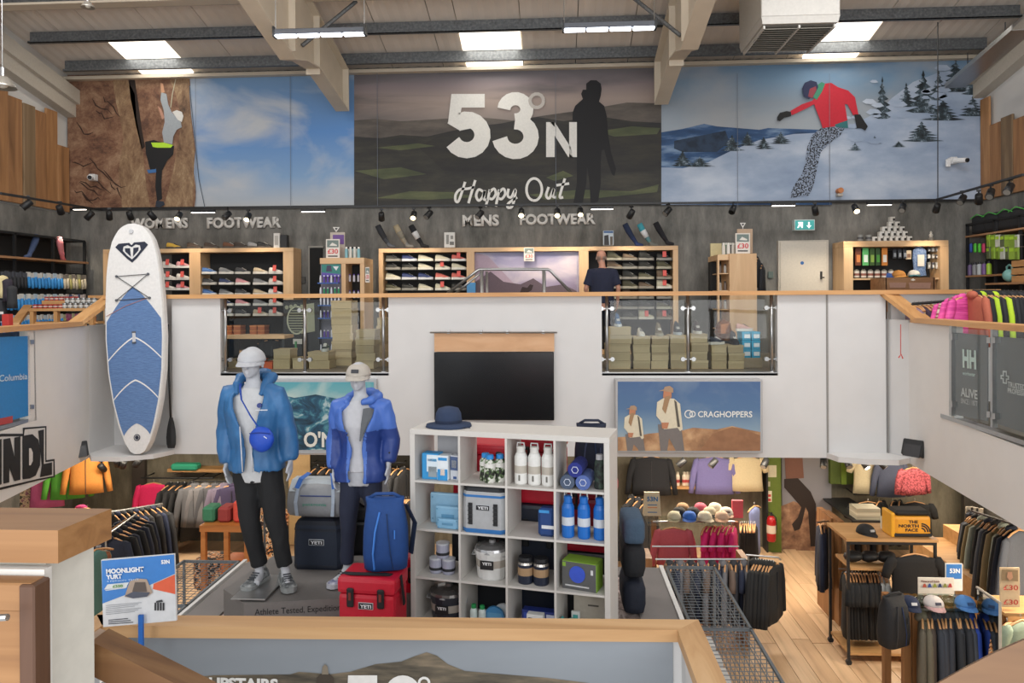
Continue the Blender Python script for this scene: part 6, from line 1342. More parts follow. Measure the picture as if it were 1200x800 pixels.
def deck(nm, f0, f1, dip0, dip1, ins, mat, e):
    """pad between fractions f0..f1 with pointed (chevron) ends"""
    L_, R_ = [], []; N = 18
    mb = MB(); rings = []
    for k in range(N+1):
        u = k/N; row = []
        for j in range(13):
            q = -1+j/6; za = f0+dip0*(1-abs(q)**1.3); zb = f1+dip1*(1-abs(q)**1.3); ff = za+(zb-za)*u; row.append(P3(q*(hw(min(1, max(0, ff)))-ins), ff*Lb, e))
        rings.append(row)
    mb.loft(rings, cap=False, closed=False).build(nm, mat, pb, world=True)
deck('deck_pad', .08, .575, .05, .145, .03, PB, .002)
def chev(f, dip, w_, ins):
    mb = MB(); rings = []
    for j in range(25):
        q = -1+j/12; ff = f+dip*(1-abs(q)**1.3); x = q*(hw(ff)-ins); rings.append([P3(x, ff*Lb-w_/2, .006), P3(x, ff*Lb+w_/2, .006)])
    mb.loft(rings, cap=False, closed=False).build('white_groove', M('#e2e2e2', .5), pb, world=True)
chev(.405, .095, .022, .03); chev(.235, .08, .022, .03)
mb = MB(); INK = M('#22283a', .5)
MB().b2((-.022, -.085, .50*Lb-.07), (.022, -.068, .50*Lb+.07), bev=.006).xf(TB).build('carry_handle', M('#c3c5c9', .4), pb, world=True)
for zz in (-.07, .07): MB().b2((-.026, -.087, .50*Lb+zz-.012), (.026, -.066, .50*Lb+zz+.012), bev=.004).xf(TB).build('handle_tab', M('#55585f'), pb, world=True)
def fill(nm, pts, mat=INK, e=.004): MB().poly([P3(x*1.15, hz+(z-hz)*1.15, e) for x, z in pts]).build(nm, mat, pb, world=True)
hz = .885*Lb-.02
fill('emblem', [(-.2, hz+.06), (-.16, hz+.1), (-.03, hz+.1), (0, hz+.07), (0, hz+.045), (-.05, hz+.075), (-.1, hz+.06), (-.11, hz+.01), (-.06, hz-.05), (0, hz-.1), (0, hz-.14), (-.06, hz-.09)])
fill('emblem', [(.2, hz+.06), (.16, hz+.1), (.03, hz+.1), (0, hz+.07), (0, hz+.045), (.05, hz+.075), (.1, hz+.06), (.11, hz+.01), (.06, hz-.05), (0, hz-.1), (0, hz-.14), (.06, hz-.09)])
fill('emblem', [(-.085, hz+.04), (-.02, hz+.035), (-.012, hz-.07), (-.05, hz-.03), (-.08, hz+.0)]); fill('emblem', [(.085, hz+.04), (.02, hz+.035), (.012, hz-.07), (.05, hz-.03), (.08, hz+.0)])
zA1, zA2 = .665*Lb+.12, .665*Lb-.19
for a, b in (((-.22, .785), (.22, .785)), ((-.23, .68), (.23, .68)), ((-.22, .785), (.23, .68)), ((.22, .785), (-.23, .68))): MB().tube([P3(a[0], (a[1]-.02)*Lb+.02, .01), P3(b[0], (b[1]-.02)*Lb+.02, .01)], .005, 5).build('bungee_cord', M('#3b3d42'), pb, world=True)
for x, f in ((-.22, .785), (.22, .785), (-.23, .68), (.23, .68)): MB().cyl(P3(x, (f-.02)*Lb+.02, 0), P3(x, (f-.02)*Lb+.02, .018), .018, n=10).build('cord_ring', M('#55585f'), pb, world=True)
MB().tube([P3(-.38, .6*Lb, .006), P3(-.1, .64*Lb, .006), P3(.23, .66*Lb+.03, .006)], .004, 5).build('leash_line', M('#b07a70'), pb, world=True)
mb = MB(); mb.poly([P3(.0+.045*math.cos(a), .07*Lb+.045*math.sin(a), .004) for a in [i*math.pi/10 for i in range(20)]]); mb.build('round_emblem', INK, pb, world=True)
MB().tube([P3(.03*math.cos(a), .07*Lb+.03*math.sin(a), .006) for a in [i*math.pi/8 for i in range(17)]], .003, 4).build('emblem_ring', M('#d9d9d9'), pb, world=True)
MB().cyl(P3(0, .965*Lb, 0), P3(0, .965*Lb, .015), .03, n=12).build('valve', M('#c3c5c9'), pb, world=True)
pd = thing('paddle', 'black paddle leaning upright beside the paddle board', 'paddle', at(201, 527, 9.95))
MB().tube([at(197, 380, 9.88), at(198, 440, 9.86), at(200, 490, 9.84)], .014, 8).build('shaft', DARK, pd, world=True, smooth=True); mb = MB()
bl = [(489, 2), (495, 3.5), (503, 5), (512, 5.8), (520, 5.5), (525, 4)]; mb.loft([[at(200.6-w, y, 9.84), at(200.6, y, 9.81), at(200.6+w, y, 9.84), at(200.6, y, 9.85)] for y, w in bl]).build('blade', DARK, pd, world=True)
# flood lights on the side fascias
def flood(label, px, py, s, Yf):
    c = at(px, py, Yf); t = thing('flood_light', label, 'flood light', c)
    MB().box((0, 0, 0), (.25, .1, .2), rot=Matrix.Rotation(s*.9, 4, 'Z') @ Matrix.Rotation(-.35, 4, 'X'), bev=.012).build('lamp_housing', DARK, t)
    MB().box((s*.045, -.045, -.02), (.2, .012, .15), rot=Matrix.Rotation(s*.9, 4, 'Z') @ Matrix.Rotation(-.35, 4, 'X')).build('front_glass', M('#3a3b3e', .15), t)
    for q in (-.06, .06): MB().tube([(-s*.02, .06, q), (-s*.16, .1, q)], .01, 6).build('bracket_arm', M('#c9c7c2'), t)
    MB().box((-s*.16, .1, 0), (.03, .08, .2), bev=.01).build('mount', M('#c9c7c2'), t)
flood('black flood light on a bracket beside the left panel lettering', 90, 527, 1, 9.45); flood('black flood light on a bracket at the right fascia corner', 1071, 525, -1, 9.35)
tg = thing('pull_cord', 'thin red cord hanging down the right fascia corner', 'cord', at(1054, 417, 9.6)); MB().cyl(at(1055.5, 380, 9.62), at(1055.5, 415, 9.62), .006, n=5).build('cord', M('#b5504a'), tg, world=True); MB().tube([at(1053, 419, 9.6), at(1056, 415, 9.6), at(1058, 420, 9.6)], .008, 6).build('hook', M('#c2332e'), tg, world=True)
# ---- printed glass panels on the side galleries
def onplane(f, px, py, off=0):
    """point of the picture ray on the side fascia plane x = f(y)+off"""
    d = ray(px, py); k = (f(0)+off)/(d.x-(f(1)-f(0))*d.y); return Vector((d.x*k, d.y*k, EYE+d.z*k))
def sp(nm, pts, f, off, mat, par, thick=None):
    P_ = [onplane(f, x, y, off) for x, y in pts]
    if thick: return MB().prism(P_, (thick, 0, 0)).build(nm, mat, par, world=True)
    return MB().poly(P_).build(nm, mat, par, world=True)
t = thing('glass_balustrade', 'left gallery glass with a sky blue brand panel', 'balustrade', (LX(8), 8, ZS))
sp('printed_panel', [(-30, 396), (34.5, 393.5), (36.5, 486), (-30, 504)], LX, .0, M('#1f7fc4', .35), t, -.012)
sp('glass_pane', [(-30, 386), (38, 386), (40, 490), (-30, 508)], LX, -.03, GL, t, -.01)
for q in ([(39.5, 388), (41.5, 388), (43, 492), (41, 492.5)],): sp('post', q, LX, -.0, STEEL, t, -.05)
for y in (400, 476): sp('glass_clamp', [(36, y-2), (40, y-2), (40, y+3), (36, y+3)], LX, .01, STEEL, t, -.04)
sp('bottom_rail', [(-30, 507), (43, 488), (43, 492), (-30, 512)], LX, .0, STEEL, t, -.08)
sp('red_sticker', [(-4, 491), (15, 487), (15, 495), (-4, 499)], LX, .004, M('#b8403c', .5), t)
def stext(s, pxa, pya, pxb, pyb, hpx, f, off, mat, par, bold=.02, nm='lettering', sgn=1):
    """lettering lying on the side plane between two picture points"""
    a, b = onplane(f, pxa, pya, off), onplane(f, pxb, pyb, off); h = onplane(f, pxa, pya-hpx, off).z-a.z; X = (b-a); ww = X.length; Xn = X.normalized(); Zn = Vector((0, 0, 1)); Zn = (Zn-Xn*Zn.dot(Xn)).normalized(); Yn = Zn.cross(Xn)
    m = Matrix(((Xn.x, Yn.x, Zn.x, a.x), (Xn.y, Yn.y, Zn.y, a.y), (Xn.z, Yn.z, Zn.z, a.z), (0, 0, 0, 1))); return text(nm, s, h, mat, par, m, bold=bold, width=ww)
stext('Columbia', -1, 447, 32, 444, 8, LX, .006, M('#cfe0ec', .5), t, .01)
t = thing('panel_lettering', 'huge black outlined brand lettering on the left white panel', 'sign lettering', (LX(7.8), 7.8, 3))
for q, c, e in (([(-30, 595), (-30, 512), (54, 488), (54, 541), (64, 539), (64, 559), (-0, 578)], '#15161a', .006),): sp('lettering_shadow', [(-30, 592), (-30, 516), (2, 508), (27, 508), (27, 501), (54.5, 499), (54.5, 539), (64, 537.5), (64.5, 559), (44, 563), (0, 574)], LX, .006, M('#17181b'), t)
sp('lettering_outline', [(-30, 588), (-30, 519), (2, 511.5), (28, 511), (29, 503), (53, 501), (53, 541.5), (62.5, 540), (62.5, 557.5), (44, 561), (0, 571)], LX, .012, M('#d6d4d1'), t)
K = M('#17181b')
def P_l(pts): sp('letter', pts, LX, .018, K, t)
P_l([(-30, 524), (2, 514), (2, 567), (-30, 580)]); P_l([(4, 514.5), (12, 513), (17, 535), (17, 512.5), (24, 511), (24, 562), (17, 563.5), (11, 548), (11, 565), (4, 566.5)])
P_l([(26.5, 510.5), (38, 508.5), (45, 515), (47.5, 528), (47, 545), (42, 557), (35, 560.5), (26.5, 561.5)]); sp('letter_hole', [(34, 525), (36.5, 525), (38.5, 530), (38.5, 540), (36, 545), (34, 545)], LX, .024, M('#d6d4d1'), t)
P_l([(45, 504.5), (51.5, 503), (51.5, 543.5), (61, 541.5), (61, 556), (47, 559), (49, 545)])
t = thing('glass_balustrade', 'right gallery glass with dark grey workwear brand panels', 'balustrade', (RX(7.5), 7.5, ZS))
GP = M('#4d5054', .35)
sp('printed_panel', [(1115, 389), (1157, 393), (1157, 493), (1115, 485)], RX, .0, GP, t, .012); sp('printed_panel', [(1166, 394), (1240, 400), (1240, 520), (1166, 495.5)], RX, .0, GP, t, .012)
sp('glass_pane', [(1112, 384), (1158.5, 387), (1158.5, 497), (1112, 487)], RX, -.02, GL, t, .01); sp('glass_pane', [(1164, 387), (1240, 390), (1240, 525), (1164, 499)], RX, -.02, GL, t, .01)
for a in (1112.5, 1160.5): sp('post', [(a, 380), (a+2.6, 380), (a+2.6, 487+(a-1112)*.29), (a, 486+(a-1112)*.29)], RX, -.04, STEEL, t, .05)
for a, y in ((1114, 394), (1114, 473), (1158, 398), (1164, 398), (1158, 485), (1164, 487)): sp('glass_clamp', [(a-2, y-3), (a+2, y-3), (a+2, y+4), (a-2, y+4)], RX, -.05, STEEL, t, .05)
sp('bottom_rail', [(1102, 484.5), (1240, 529), (1240, 535), (1102, 489)], RX, -.01, STEEL, t, .1)
LG = M('#c7dad6', .5)
stext('HH', 1128, 429, 1144, 431.5, 20, RX, -.008, LG, t, .05); stext('workwear', 1128, 439, 1143, 441, 4.5, RX, -.008, LG, t, .015); stext('ALIVE', 1126, 463.5, 1145.5, 467.5, 10, RX, -.008, M('#cfcfcf'), t, .02); stext('SINCE / 1877', 1126, 472, 1145.5, 476, 6, RX, -.008, M('#bdbdbd'), t, .005)
stext('TRUSTED BY', 1181, 453, 1209, 459, 6.5, RX, -.008, M('#cfcfcf'), t, .01); stext('PROFESSIONALS', 1181, 460, 1216, 467, 6, RX, -.008, M('#cfcfcf'), t, .01)
for q in ([(1175, 434), (1180, 434.5), (1180, 450), (1175, 449)], [(1172.5, 439), (1182.5, 440), (1182.5, 445), (1172.5, 444)]): sp('cross_emblem', q, RX, -.006, M('#c3c7c8'), t)
for q in ([(1176.4, 436), (1178.6, 436.3), (1178.6, 448), (1176.4, 447.5)], [(1174, 440.7), (1181, 441.4), (1181, 443.5), (1174, 442.7)]): sp('cross_emblem_core', q, RX, -.009, GP, t)
# ================================================================ CUBE SHELF AND GOODS
SW, SH_, SD, PT = 1.47, 1.47, .385, .039
srz = R(-12.5); sb = Vector((-1.07, 5.40, ZP+.03))
t = thing('cube_shelf', 'white sixteen-cube shelf full of drinkware and cooler boxes', 'shelf', sb, srz)
tag(MB().box((0, 0, 0), (SW, SD, .03)).build('shelf_base_board', GREYP), 'thin grey board under the white cube shelf', 'board'); q = bpy.data.objects['shelf_base_board']; q.rotation_euler = (0, 0, srz); TS = Matrix.Translation(sb) @ Matrix.Rotation(srz, 4, 'Z'); q.location = TS @ Vector((SW/2, SD/2, -.011))
WS = M('#cbc7c1', .5, var=.02)
for nm, a, b in (('top_panel', (0, 0, SH_-PT), (SW, SD, SH_)), ('bottom_panel', (0, 0, 0), (SW, SD, PT)), ('side_panel', (0, 0, PT), (PT, SD, SH_-PT)), ('side_panel', (SW-PT, 0, PT), (SW, SD, SH_-PT))): MB().b2(a, b, bev=.002).build(nm, WS, t)
CS = (SW-2*PT+.016)/4
for i in range(1, 4): x = PT-.016+CS*i; MB().b2((x, .002, PT), (x+.016, SD-.002, SH_-PT)).build('upright_divider', WS, t); MB().b2((PT, .004, x), (SW-PT, SD-.004, x+.016)).build('inner_shelf', WS, t)
def cell(c, r, x, y): return TS @ Vector((PT+CS*c+x, y, PT+CS*(3-r)+.001))
def cobj(t, c, r, x, y, rz=0): t.location = cell(c, r, x, y); t.rotation_euler = (0, 0, srz+rz); return t
def cbox(name, label, c, r, x, y, w, d, h, col, faces=(), rz=0, cat='box', bev=.003, group=None, z=0):
    t = thing(name, label, cat, (0, 0, 0), 0, group); MB().b2((-w/2, -d/2, 0), (w/2, d/2, h), bev=bev).build('box_body', M(col, .5), t)
    for (x0, z0, x1, z1, cc) in faces: MB().b2((x0*w-w/2, -d/2-.003, z0*h), (x1*w-w/2, -d/2-.001, z1*h)).build('print_patch', M(cc, .5), t)
    cobj(t, c, r, x, y, rz); t.location.z += z; return t
def tx(t, s, x, z, h, col, w, y, bold=.03): return text('lettering', s, h, M(col, .5), t, Matrix.Translation((x, y, z)), bold=bold, width=w, world=False)
# row 1
cbox('carton', 'light blue and white carton, left in top left cube', 0, 0, .1, .1, .13, .1, .19, '#2f8fca', [(.3, .3, .95, .95, '#d5e2ea'), (.4, .1, .9, .5, '#8f9aa0'), (.35, .7, .9, .8, '#3b9fd4')]); cbox('carton', 'blue and white carton with round print in top left cube', 0, 0, .2, .09, .085, .09, .18, '#dfe6ea', [(.05, 0, .95, .45, '#2c8fce'), (.3, .2, .7, .45, '#e8d9cf'), (.1, .8, .9, .92, '#2c8fce')])
cbox('carton', 'white carton with navy line print in top left cube', 0, 0, .29, .12, .07, .1, .18, '#c9cdd4', [(.05, .4, .95, .95, '#4c5f86'), (.2, .5, .8, .8, '#c9cdd4'), (.4, .05, .8, .15, '#2f4f86')], rz=-.2); cbox('back_carton', 'tall grey carton behind the top left cube cartons', 0, 0, .2, .3, .24, .1, .29, '#a9aaae', cat='box')
for i, (x, y) in enumerate(((.15, .13), (.2, .08), (.265, .12))):
    q = bottle('white printed bottle with blue cap, %s in second top cube' % ORD[i], (0, 0, 0), NM('cow_print', [(.44, '#23231f'), (.5, '#5f7a4a'), (.56, '#d8d6cf')], nscale=22, detail=4), '#2d87cf', .2, .042, 'printed bottles'); cobj(q, 1, 0, x, y)
    MB().lathe([(.0425, .11), (.043, .14)], n=16).build('upper_band', M('#dcdad4', .4), q)
for i in range(3):
    q = bottle('tall white bottle with loop cap, %s in third top cube' % ORD[i], (0, 0, 0), '#dddcd8', '#d3d1cc', .27, .047, 'tall white bottles', '#b5aea2', handle=True); cobj(q, 2, 0, .075+i*.1, .1)
    MB().b2((-.006, -.05, .03), (.006, -.047, .07)).build('tiny_mark', M('#6a6862'), q)
for i, (x, z, c, n_) in enumerate(((.055, .047, '#4a566b', 'slate'), (.165, .05, '#5166a0', 'blue grey'), (.11, .135, '#26307c', 'navy'))):
    q = thing('rolled_towel', '%s rolled towel end in the top right cube' % n_, 'towel'); MB().cyl((0, -.1, 0), (0, .12, 0), .052, n=18).build('roll', M(c, .9, bump=.3), q, smooth=False); MB().tube([(.024*math.cos(a), -.102, .024*math.sin(a)) for a in [k*math.pi/3 for k in range(7)]], .003, 5).build('emblem_ring', M('#c9cfdf'), q); cobj(q, 3, 0, x+.02, .13); q.location.z += z
q = bottle('black squeeze bottle with grey spout in top right cube', (0, 0, 0), NM('dark_print', [(.45, '#17191a'), (.6, '#34443a')], nscale=30), '#a9a9ac', .24, .038); cobj(q, 3, 0, .29, .1)
# row 2
def icepack(lab, c, r, x, y, w, h, col, lean=0):
    t = thing('ice_pack', lab, 'ice pack'); mb = MB()
    pts = [(-w/2, 0), (w/2, 0), (w/2, h), (-w/2, h)]; o = MB().box((0, 0, h/2), (w, .035, h), bev=.016, seg=2).build('pack_body', M(col, .4), t, smooth=False)
    MB().box((0, -.019, h*.5), (w*.5, .004, h*.22), bev=.002).build('grip_recess', M('#5f93b5', .4), t)
    for sx in (-1, 1):
        for zz in (.15, .85): MB().cyl((sx*w*.42, -.019, h*zz), (sx*w*.42, -.0175, h*zz), .006, n=8).build('corner_dot', M('#5f93b5'), t)
    cobj(t, c, r, x, y); return t
icepack('large light blue ice pack, rear of three in left cube', 0, 1, .19, .17, .27, .23, '#8fb9d4'); icepack('medium light blue ice pack, middle of three in left cube', 0, 1, .22, .11, .2, .15, '#86b4d2'); icepack('small light blue ice pack, front of three in left cube', 0, 1, .24, .05, .17, .075, '#7fb0d0')
def softcooler(loc, rz, w, d, h, body, trim, lid, lab, letters='YETI', tabs=True, name='soft_cooler'):
    t = thing(name, lab, 'cooler', loc, rz); mb = MB()
    rg = lambda z, s, e=0: [((sx*(w/2-k)*s), (sy*(d/2-k2)*s), z) for sx, sy, k, k2 in ((-1, -1, .03, 0), (1, -1, .03, 0), (1, -1, 0, .03), (1, 1, 0, .03), (1, 1, .03, 0), (-1, 1, .03, 0), (-1, 1, 0, .03), (-1, -1, 0, .03))]
    MB().loft([rg(0, .97), rg(.02, 1), rg(h*.09, 1)]).build('base_band', M(trim, .5), t); MB().loft([rg(h*.09, .99), rg(h*.5, 1), rg(h*.76, .97)]).build('cooler_body', M(body, .7), t)
    MB().loft([rg(h*.76, .985), rg(h*.81, .985)]).build('zip_band', M(trim, .5), t); MB().loft([rg(h*.81, .965), rg(h*.88, .95)]).build('upper_band', M(body, .7), t); MB().loft([rg(h*.88, .95), rg(h*.96, .86), rg(h, .6)]).build('lid', M(lid, .7), t)
    MB().b2((-w*.16, -d/2-.006, h*.49), (w*.16, -d/2-.001, h*.61), bev=.002).build('badge', M('#b9bcc0' if tabs else '#c9cdd2'), t); MB().b2((-w*.15, -d/2-.008, h*.5), (w*.15, -d/2-.006, h*.6)).build('badge_field', M('#16181c'), t); tx(t, letters, -w*.12, h*.52, h*.06, '#dfe1e4', w*.24, -d/2-.0085)
    if tabs:
        for s in (-1, 1):
            q = MB().b2((s*w*.29-.015, -d/2-.008, h*.18), (s*w*.29+.015, -d/2-.001, h*.64)).build('webbing', M('#1b1c1e'), t)
            for k in range(5): MB().b2((s*w*.29-.018, -d/2-.012, h*(.2+k*.09)), (s*w*.29+.018, -d/2-.008, h*(.215+k*.09))).build('webbing_loop', M('#303235'), q)
    return t
q = softcooler((0, 0, 0), 0, .325, .22, .335, '#a9abad', '#2f6fae', '#26282c', 'grey soft cooler with black lid and blue base in second row cube'); cobj(q, 1, 1, .168, .12)
q = cbox('blue_flask', 'dark blue carded flask at right of third cube, second row', 2, 1, .27, .09, .12, .1, .2, '#1c3f78', [(.25, .3, 1, .42, '#d5d8dc'), (.1, .85, .7, .95, '#3b8fd0')], bev=.02, cat='flask')
for i in range(3):
    q = bottle('bright blue tall bottle with white band, %s in right cube' % ORD[i], (0, 0, 0), '#1c69bd', '#1f6cc0', .29, .045, 'bright blue bottles', '#c5cbd2', handle=True); cobj(q, 3, 1, .065+i*.113, .1)
# row 3
for i, (x, y, z) in enumerate(((.115, .12, 0), (.215, .12, 0), (.165, .13, .11))):
    q = lathe_thing('tumbler', 'lavender grey lidded tumbler, %s in third row left cube' % ('bottom left', 'bottom right', 'top')[i], 'tumbler', (0, 0, 0), [('tumbler_body', [(.042, 0), (.048, .01), (.05, .1)], M('#a7a9bb', .35)), ('label_band', [(.0505, .025), (.051, .045)], M('#2a2b30')), ('lid', [(.051, .1), (.05, .112), (.03, .114)], M('#c5c8cf', .2))], 'lavender tumblers'); cobj(q, 0, 2, x, y); q.location.z += z
def bucket(lab, c, r, x, y, col, rim, R_=.13, h=.21):
    t = lathe_thing('bucket', lab, 'bucket', (0, 0, 0), [('bucket_body', [(R_*.82, 0), (R_*.85, .01), (R_*.95, h*.82), (R_*1.0, h*.83), (R_*1.02, h*.97)], M(col, .4)), ('lid', [(R_*1.02, h*.97), (R_*.98, h*1.06), (R_*.6, h*1.14), (R_*.2, h*1.17)], M(rim, .2, .7)), ('label_band', [(R_*.905, h*.42), (R_*.935, h*.68)], M('#a9a196'))])
    MB().lathe([(R_*.2, h*1.16), (R_*.18, h*1.26)], n=10).build('knob', M(rim, .3, .6), t); MB().tube([(-R_*1.0, 0, h*.9), (-R_*1.1, -R_*.3, h*.75), (-R_*.0, -R_*1.05, h*.95), (R_*1.1, -R_*.3, h*.75), (R_*1.0, 0, h*.9)], .006, 6).build('bail_handle', M('#b5b7b9', .3, .5), t)
    MB().b2((-.055, -R_*.97, h*.4), (.045, -R_*.93, h*.7)).build('label_field', M('#17181a'), t); tx(t, 'YETI', -.04, h*.56, .02, '#e2e2e2', .07, -R_*.98); cobj(t, c, r, x, y); return t
bucket('white bucket with steel lid in third row', 1, 2, .19, .16, '#d6d6d3', '#a9a9aa'); bucket('charcoal bucket with tinted lid in bottom left cube', 0, 3, .2, .16, '#2a2d35', '#7d7a78', .145)
for i in range(2): q = lathe_thing('jar', 'navy jar with kraft label and steel rim, %s in third row' % ('left of the pair', 'right of the pair')[i], 'jar', (0, 0, 0), [('jar_body', [(.052, 0), (.056, .01), (.056, .135)], M('#20283a', .35)), ('label_band', [(.0565, .06), (.0565, .115)], M('#a58765', .7)), ('rim', [(.056, .135), (.05, .15)], M('#b9b3ab', .25, .8)), ('lid', [(.05, .15), (.052, .165), (.05, .185), (.03, .187)], M('#1b1c20', .5))], 'navy jars with kraft labels'); cobj(q, 2, 2, .105+i*.115, .1)
q = cbox('carton', 'grey and green carton with blue disc print in third row', 3, 2, .16, .12, .25, .15, .19, '#5b5c5c', [(.02, .82, .12, .97, '#86ad3f'), (.1, .12, .8, .17, '#c9c9c9'), (.85, .62, .92, .8, '#d9d9d9')], rz=-.15); MB().cyl((-.01, -.076, .11), (-.01, -.082, .11), .058, n=22).build('disc_print', M('#3c59c8', .4), q); MB().b2((-.123, -.073, .19), (.123, .073, .194)).build('green_top', M('#86ad3f', .5), q); MB().b2((.125, -.073, .0), (.128, .073, .19)).build('green_side', M('#86ad3f', .5), q)
# row 4
for i in range(2): q = bottle('green capped spray can with blue base, %s in bottom row' % ('left of the pair', 'right of the pair')[i], (0, 0, 0), '#c3d0cc', '#1f8a4a', .16, .027, 'green capped spray cans'); MB().lathe([(.0275, 0), (.0275, .05)], n=14).build('blue_band', M('#2a70b8'), q); cobj(q, 1, 3, .07+i*.065, .08)
def plate(lab, c, r, x, y, col, rad, yy=0):
    t = thing('dish', lab, 'dish'); MB().cyl((0, 0, rad), (0, .02, rad+.002), rad, n=24).build('dish_body', M(col, .4), t); MB().cyl((0, -.003, rad), (0, 0, rad), rad*.78, n=24).build('dish_well', M('#5a93b8' if col[1] < '8' else '#c9cfd2', .4), t); cobj(t, c, r, x, y); return t
plate('blue round dish leaning in the second bottom cube', 1, 3, .22, .1, '#3f7fae', .075); plate('white round dish behind the blue dish', 1, 3, .27, .16, '#cdd2d4', .075)
cbox('carton', 'navy and white carton, rear of two in bottom row', 2, 3, .2, .14, .25, .08, .15, '#24357c', [(.05, .0, .95, .3, '#d6d8da'), (.06, .5, .3, .9, '#3b55b0'), (.72, .5, .95, .9, '#c9cfe4')]); cbox('carton', 'white carton with black diagonal print, front of two', 2, 3, .185, .07, .12, .06, .15, '#d9d9d6', [(.1, .55, .35, .85, '#2a2b2f'), (.6, .1, .9, .8, '#2a2b2f')])
q = thing('dog_toy', 'teal rubber loop toy in the bottom right cube', 'toy'); MB().tube([(-.05, 0, .13), (-.02, 0, .1), (.03, 0, .12), (.05, 0, .09), (.02, 0, .05), (.03, 0, .01)], [.02, .022, .02, .024, .022, .03], 10).build('toy_body', M('#3c9a98', .4), q, smooth=True); cobj(q, 3, 3, .06, .09)
cbox('back_carton', 'large beige printed carton in the bottom right cube', 3, 3, .2, .3, .26, .08, .27, '#b9b3a6', [(.1, .0, .6, .2, '#a8a16a'), (.4, .6, .7, .64, '#5b5650'), (.75, .1, .8, .25, '#3d3b39')])
cbox('small_card', 'small white card with teal print in bottom right cube', 3, 3, .1, .18, .06, .02, .15, '#d4d8d4', [(.2, .5, .8, .85, '#4a9a94')], cat='card')
# sun hat on top of the shelf
q = thing('sun_hat', 'navy wide-brimmed sun hat on top of the white cube shelf', 'hat', TS @ Vector((.24, .17, SH_)), srz)
MB().lathe([(.165, .0), (.16, .018), (.09, .032)], n=28, sx=1.05).jitter(.006, 7).build('brim', M('#2c3a55', .9), q, smooth=True); MB().lathe([(.098, .028), (.1, .05), (.094, .1), (.075, .135), (.03, .148)], n=24).build('crown', M('#2c3a55', .9), q, smooth=True); MB().lathe([(.1015, .034), (.103, .052)], n=24).build('hat_band', M('#222d44', .9), q); MB().tube([(.1, -.03, .03), (.15, -.09, .01), (.2, -.08, .01)], .003, 5).build('chin_cord', M('#20293a'), q)
# goods standing behind the shelf
def hardcooler(lab, loc, rz, w, d, h, col, strap=True, letters=True):
    t = thing('cool_box', lab, 'cooler', loc, rz); MB().box((0, 0, h*.4), (w, d, h*.8), bev=.03, seg=2).build('box_body', M(col, .4), t, smooth=False); MB().box((0, 0, h*.9), (w*1.04, d*1.04, h*.2), bev=.028, seg=2).build('lid', M(col, .4), t)
    for s in (-1, 1): q = MB().box((s*w*.27, -d/2-.012, h*.76), (.05, .02, h*.24), bev=.008).build('latch', M('#17181a', .5), t); MB().box((s*w*.27, -d/2-.023, h*.78), (.018, .006, .05)).build('latch_insert', M('#7a2a22'), q)
    if letters: MB().box((0, -d/2-.004, h*.66), (w*.26, .006, .045)).build('badge', M('#d3d3d6'), t); MB().box((0, -d/2-.008, h*.66), (w*.245, .003, .038)).build('badge_field', M('#15161a'), t); tx(t, 'YETI', -w*.1, h*.66-.013, .024, '#e8e8ea', w*.2, -d/2-.01); MB().box((0, -d/2-.001, h*.3), (w*.62, .006, h*.4), bev=.003).build('front_recess', M(col, .45), t)
    if strap: MB().tube([(-w*.5, -d*.2, h*.99), (-w*.3, -d*.32, h*1.015), (w*.3, -d*.25, h*1.015), (w*.53, -d*.1, h*.96), (w*.56, 0, h*.6)], [(.006, .026)]*5, 6, up=(0, 1, 0)).build('carry_strap', M('#1a1a1d', .7), t)
    return t
ZQ = ZP+.006
RDC = '#c4162f'
hardcooler('bright red cool box with black latches in front of the grey plinth', (at(437, 700, 5.2).x+.02, 5.14, ZQ-.0), R(-6), .40, .3, .545, RDC)
hardcooler('second red cool box half hidden left of the cube shelf', (-1.13, 5.62, ZQ), R(-10), .24, .2, .5, RDC, False, False)
hardcooler('red cool box standing behind the first two shelf columns', (TS @ Vector((.42, .62, 0))), srz, .5, .38, .42, RDC, False, False).location.z = ZQ+.9
hardcooler('dark cool box under the rear red cool box', (TS @ Vector((.42, .62, 0))), srz, .52, .4, .9, '#23262c', False, False).location.z = ZQ
hardcooler('tall red cool box behind the third shelf column', (TS @ Vector((.86, .62, 0))), srz, .32, .36, .5, RDC, False, False).location.z = ZQ+.88
hardcooler('navy cool box under the tall red cool box', (TS @ Vector((.86, .62, 0))), srz, .34, .4, .88, '#1d2535', False, False).location.z = ZQ
hardcooler('red cool box low behind the right shelf column', (TS @ Vector((1.24, .6, 0))), srz, .36, .34, .5, '#a5162b', False, False).location.z = ZQ+.55
hardcooler('dark grey cool box at the back right of the shelf', (TS @ Vector((1.24, .6, 0))), srz, .36, .34, .55, '#24262a', False, False).location.z = ZQ
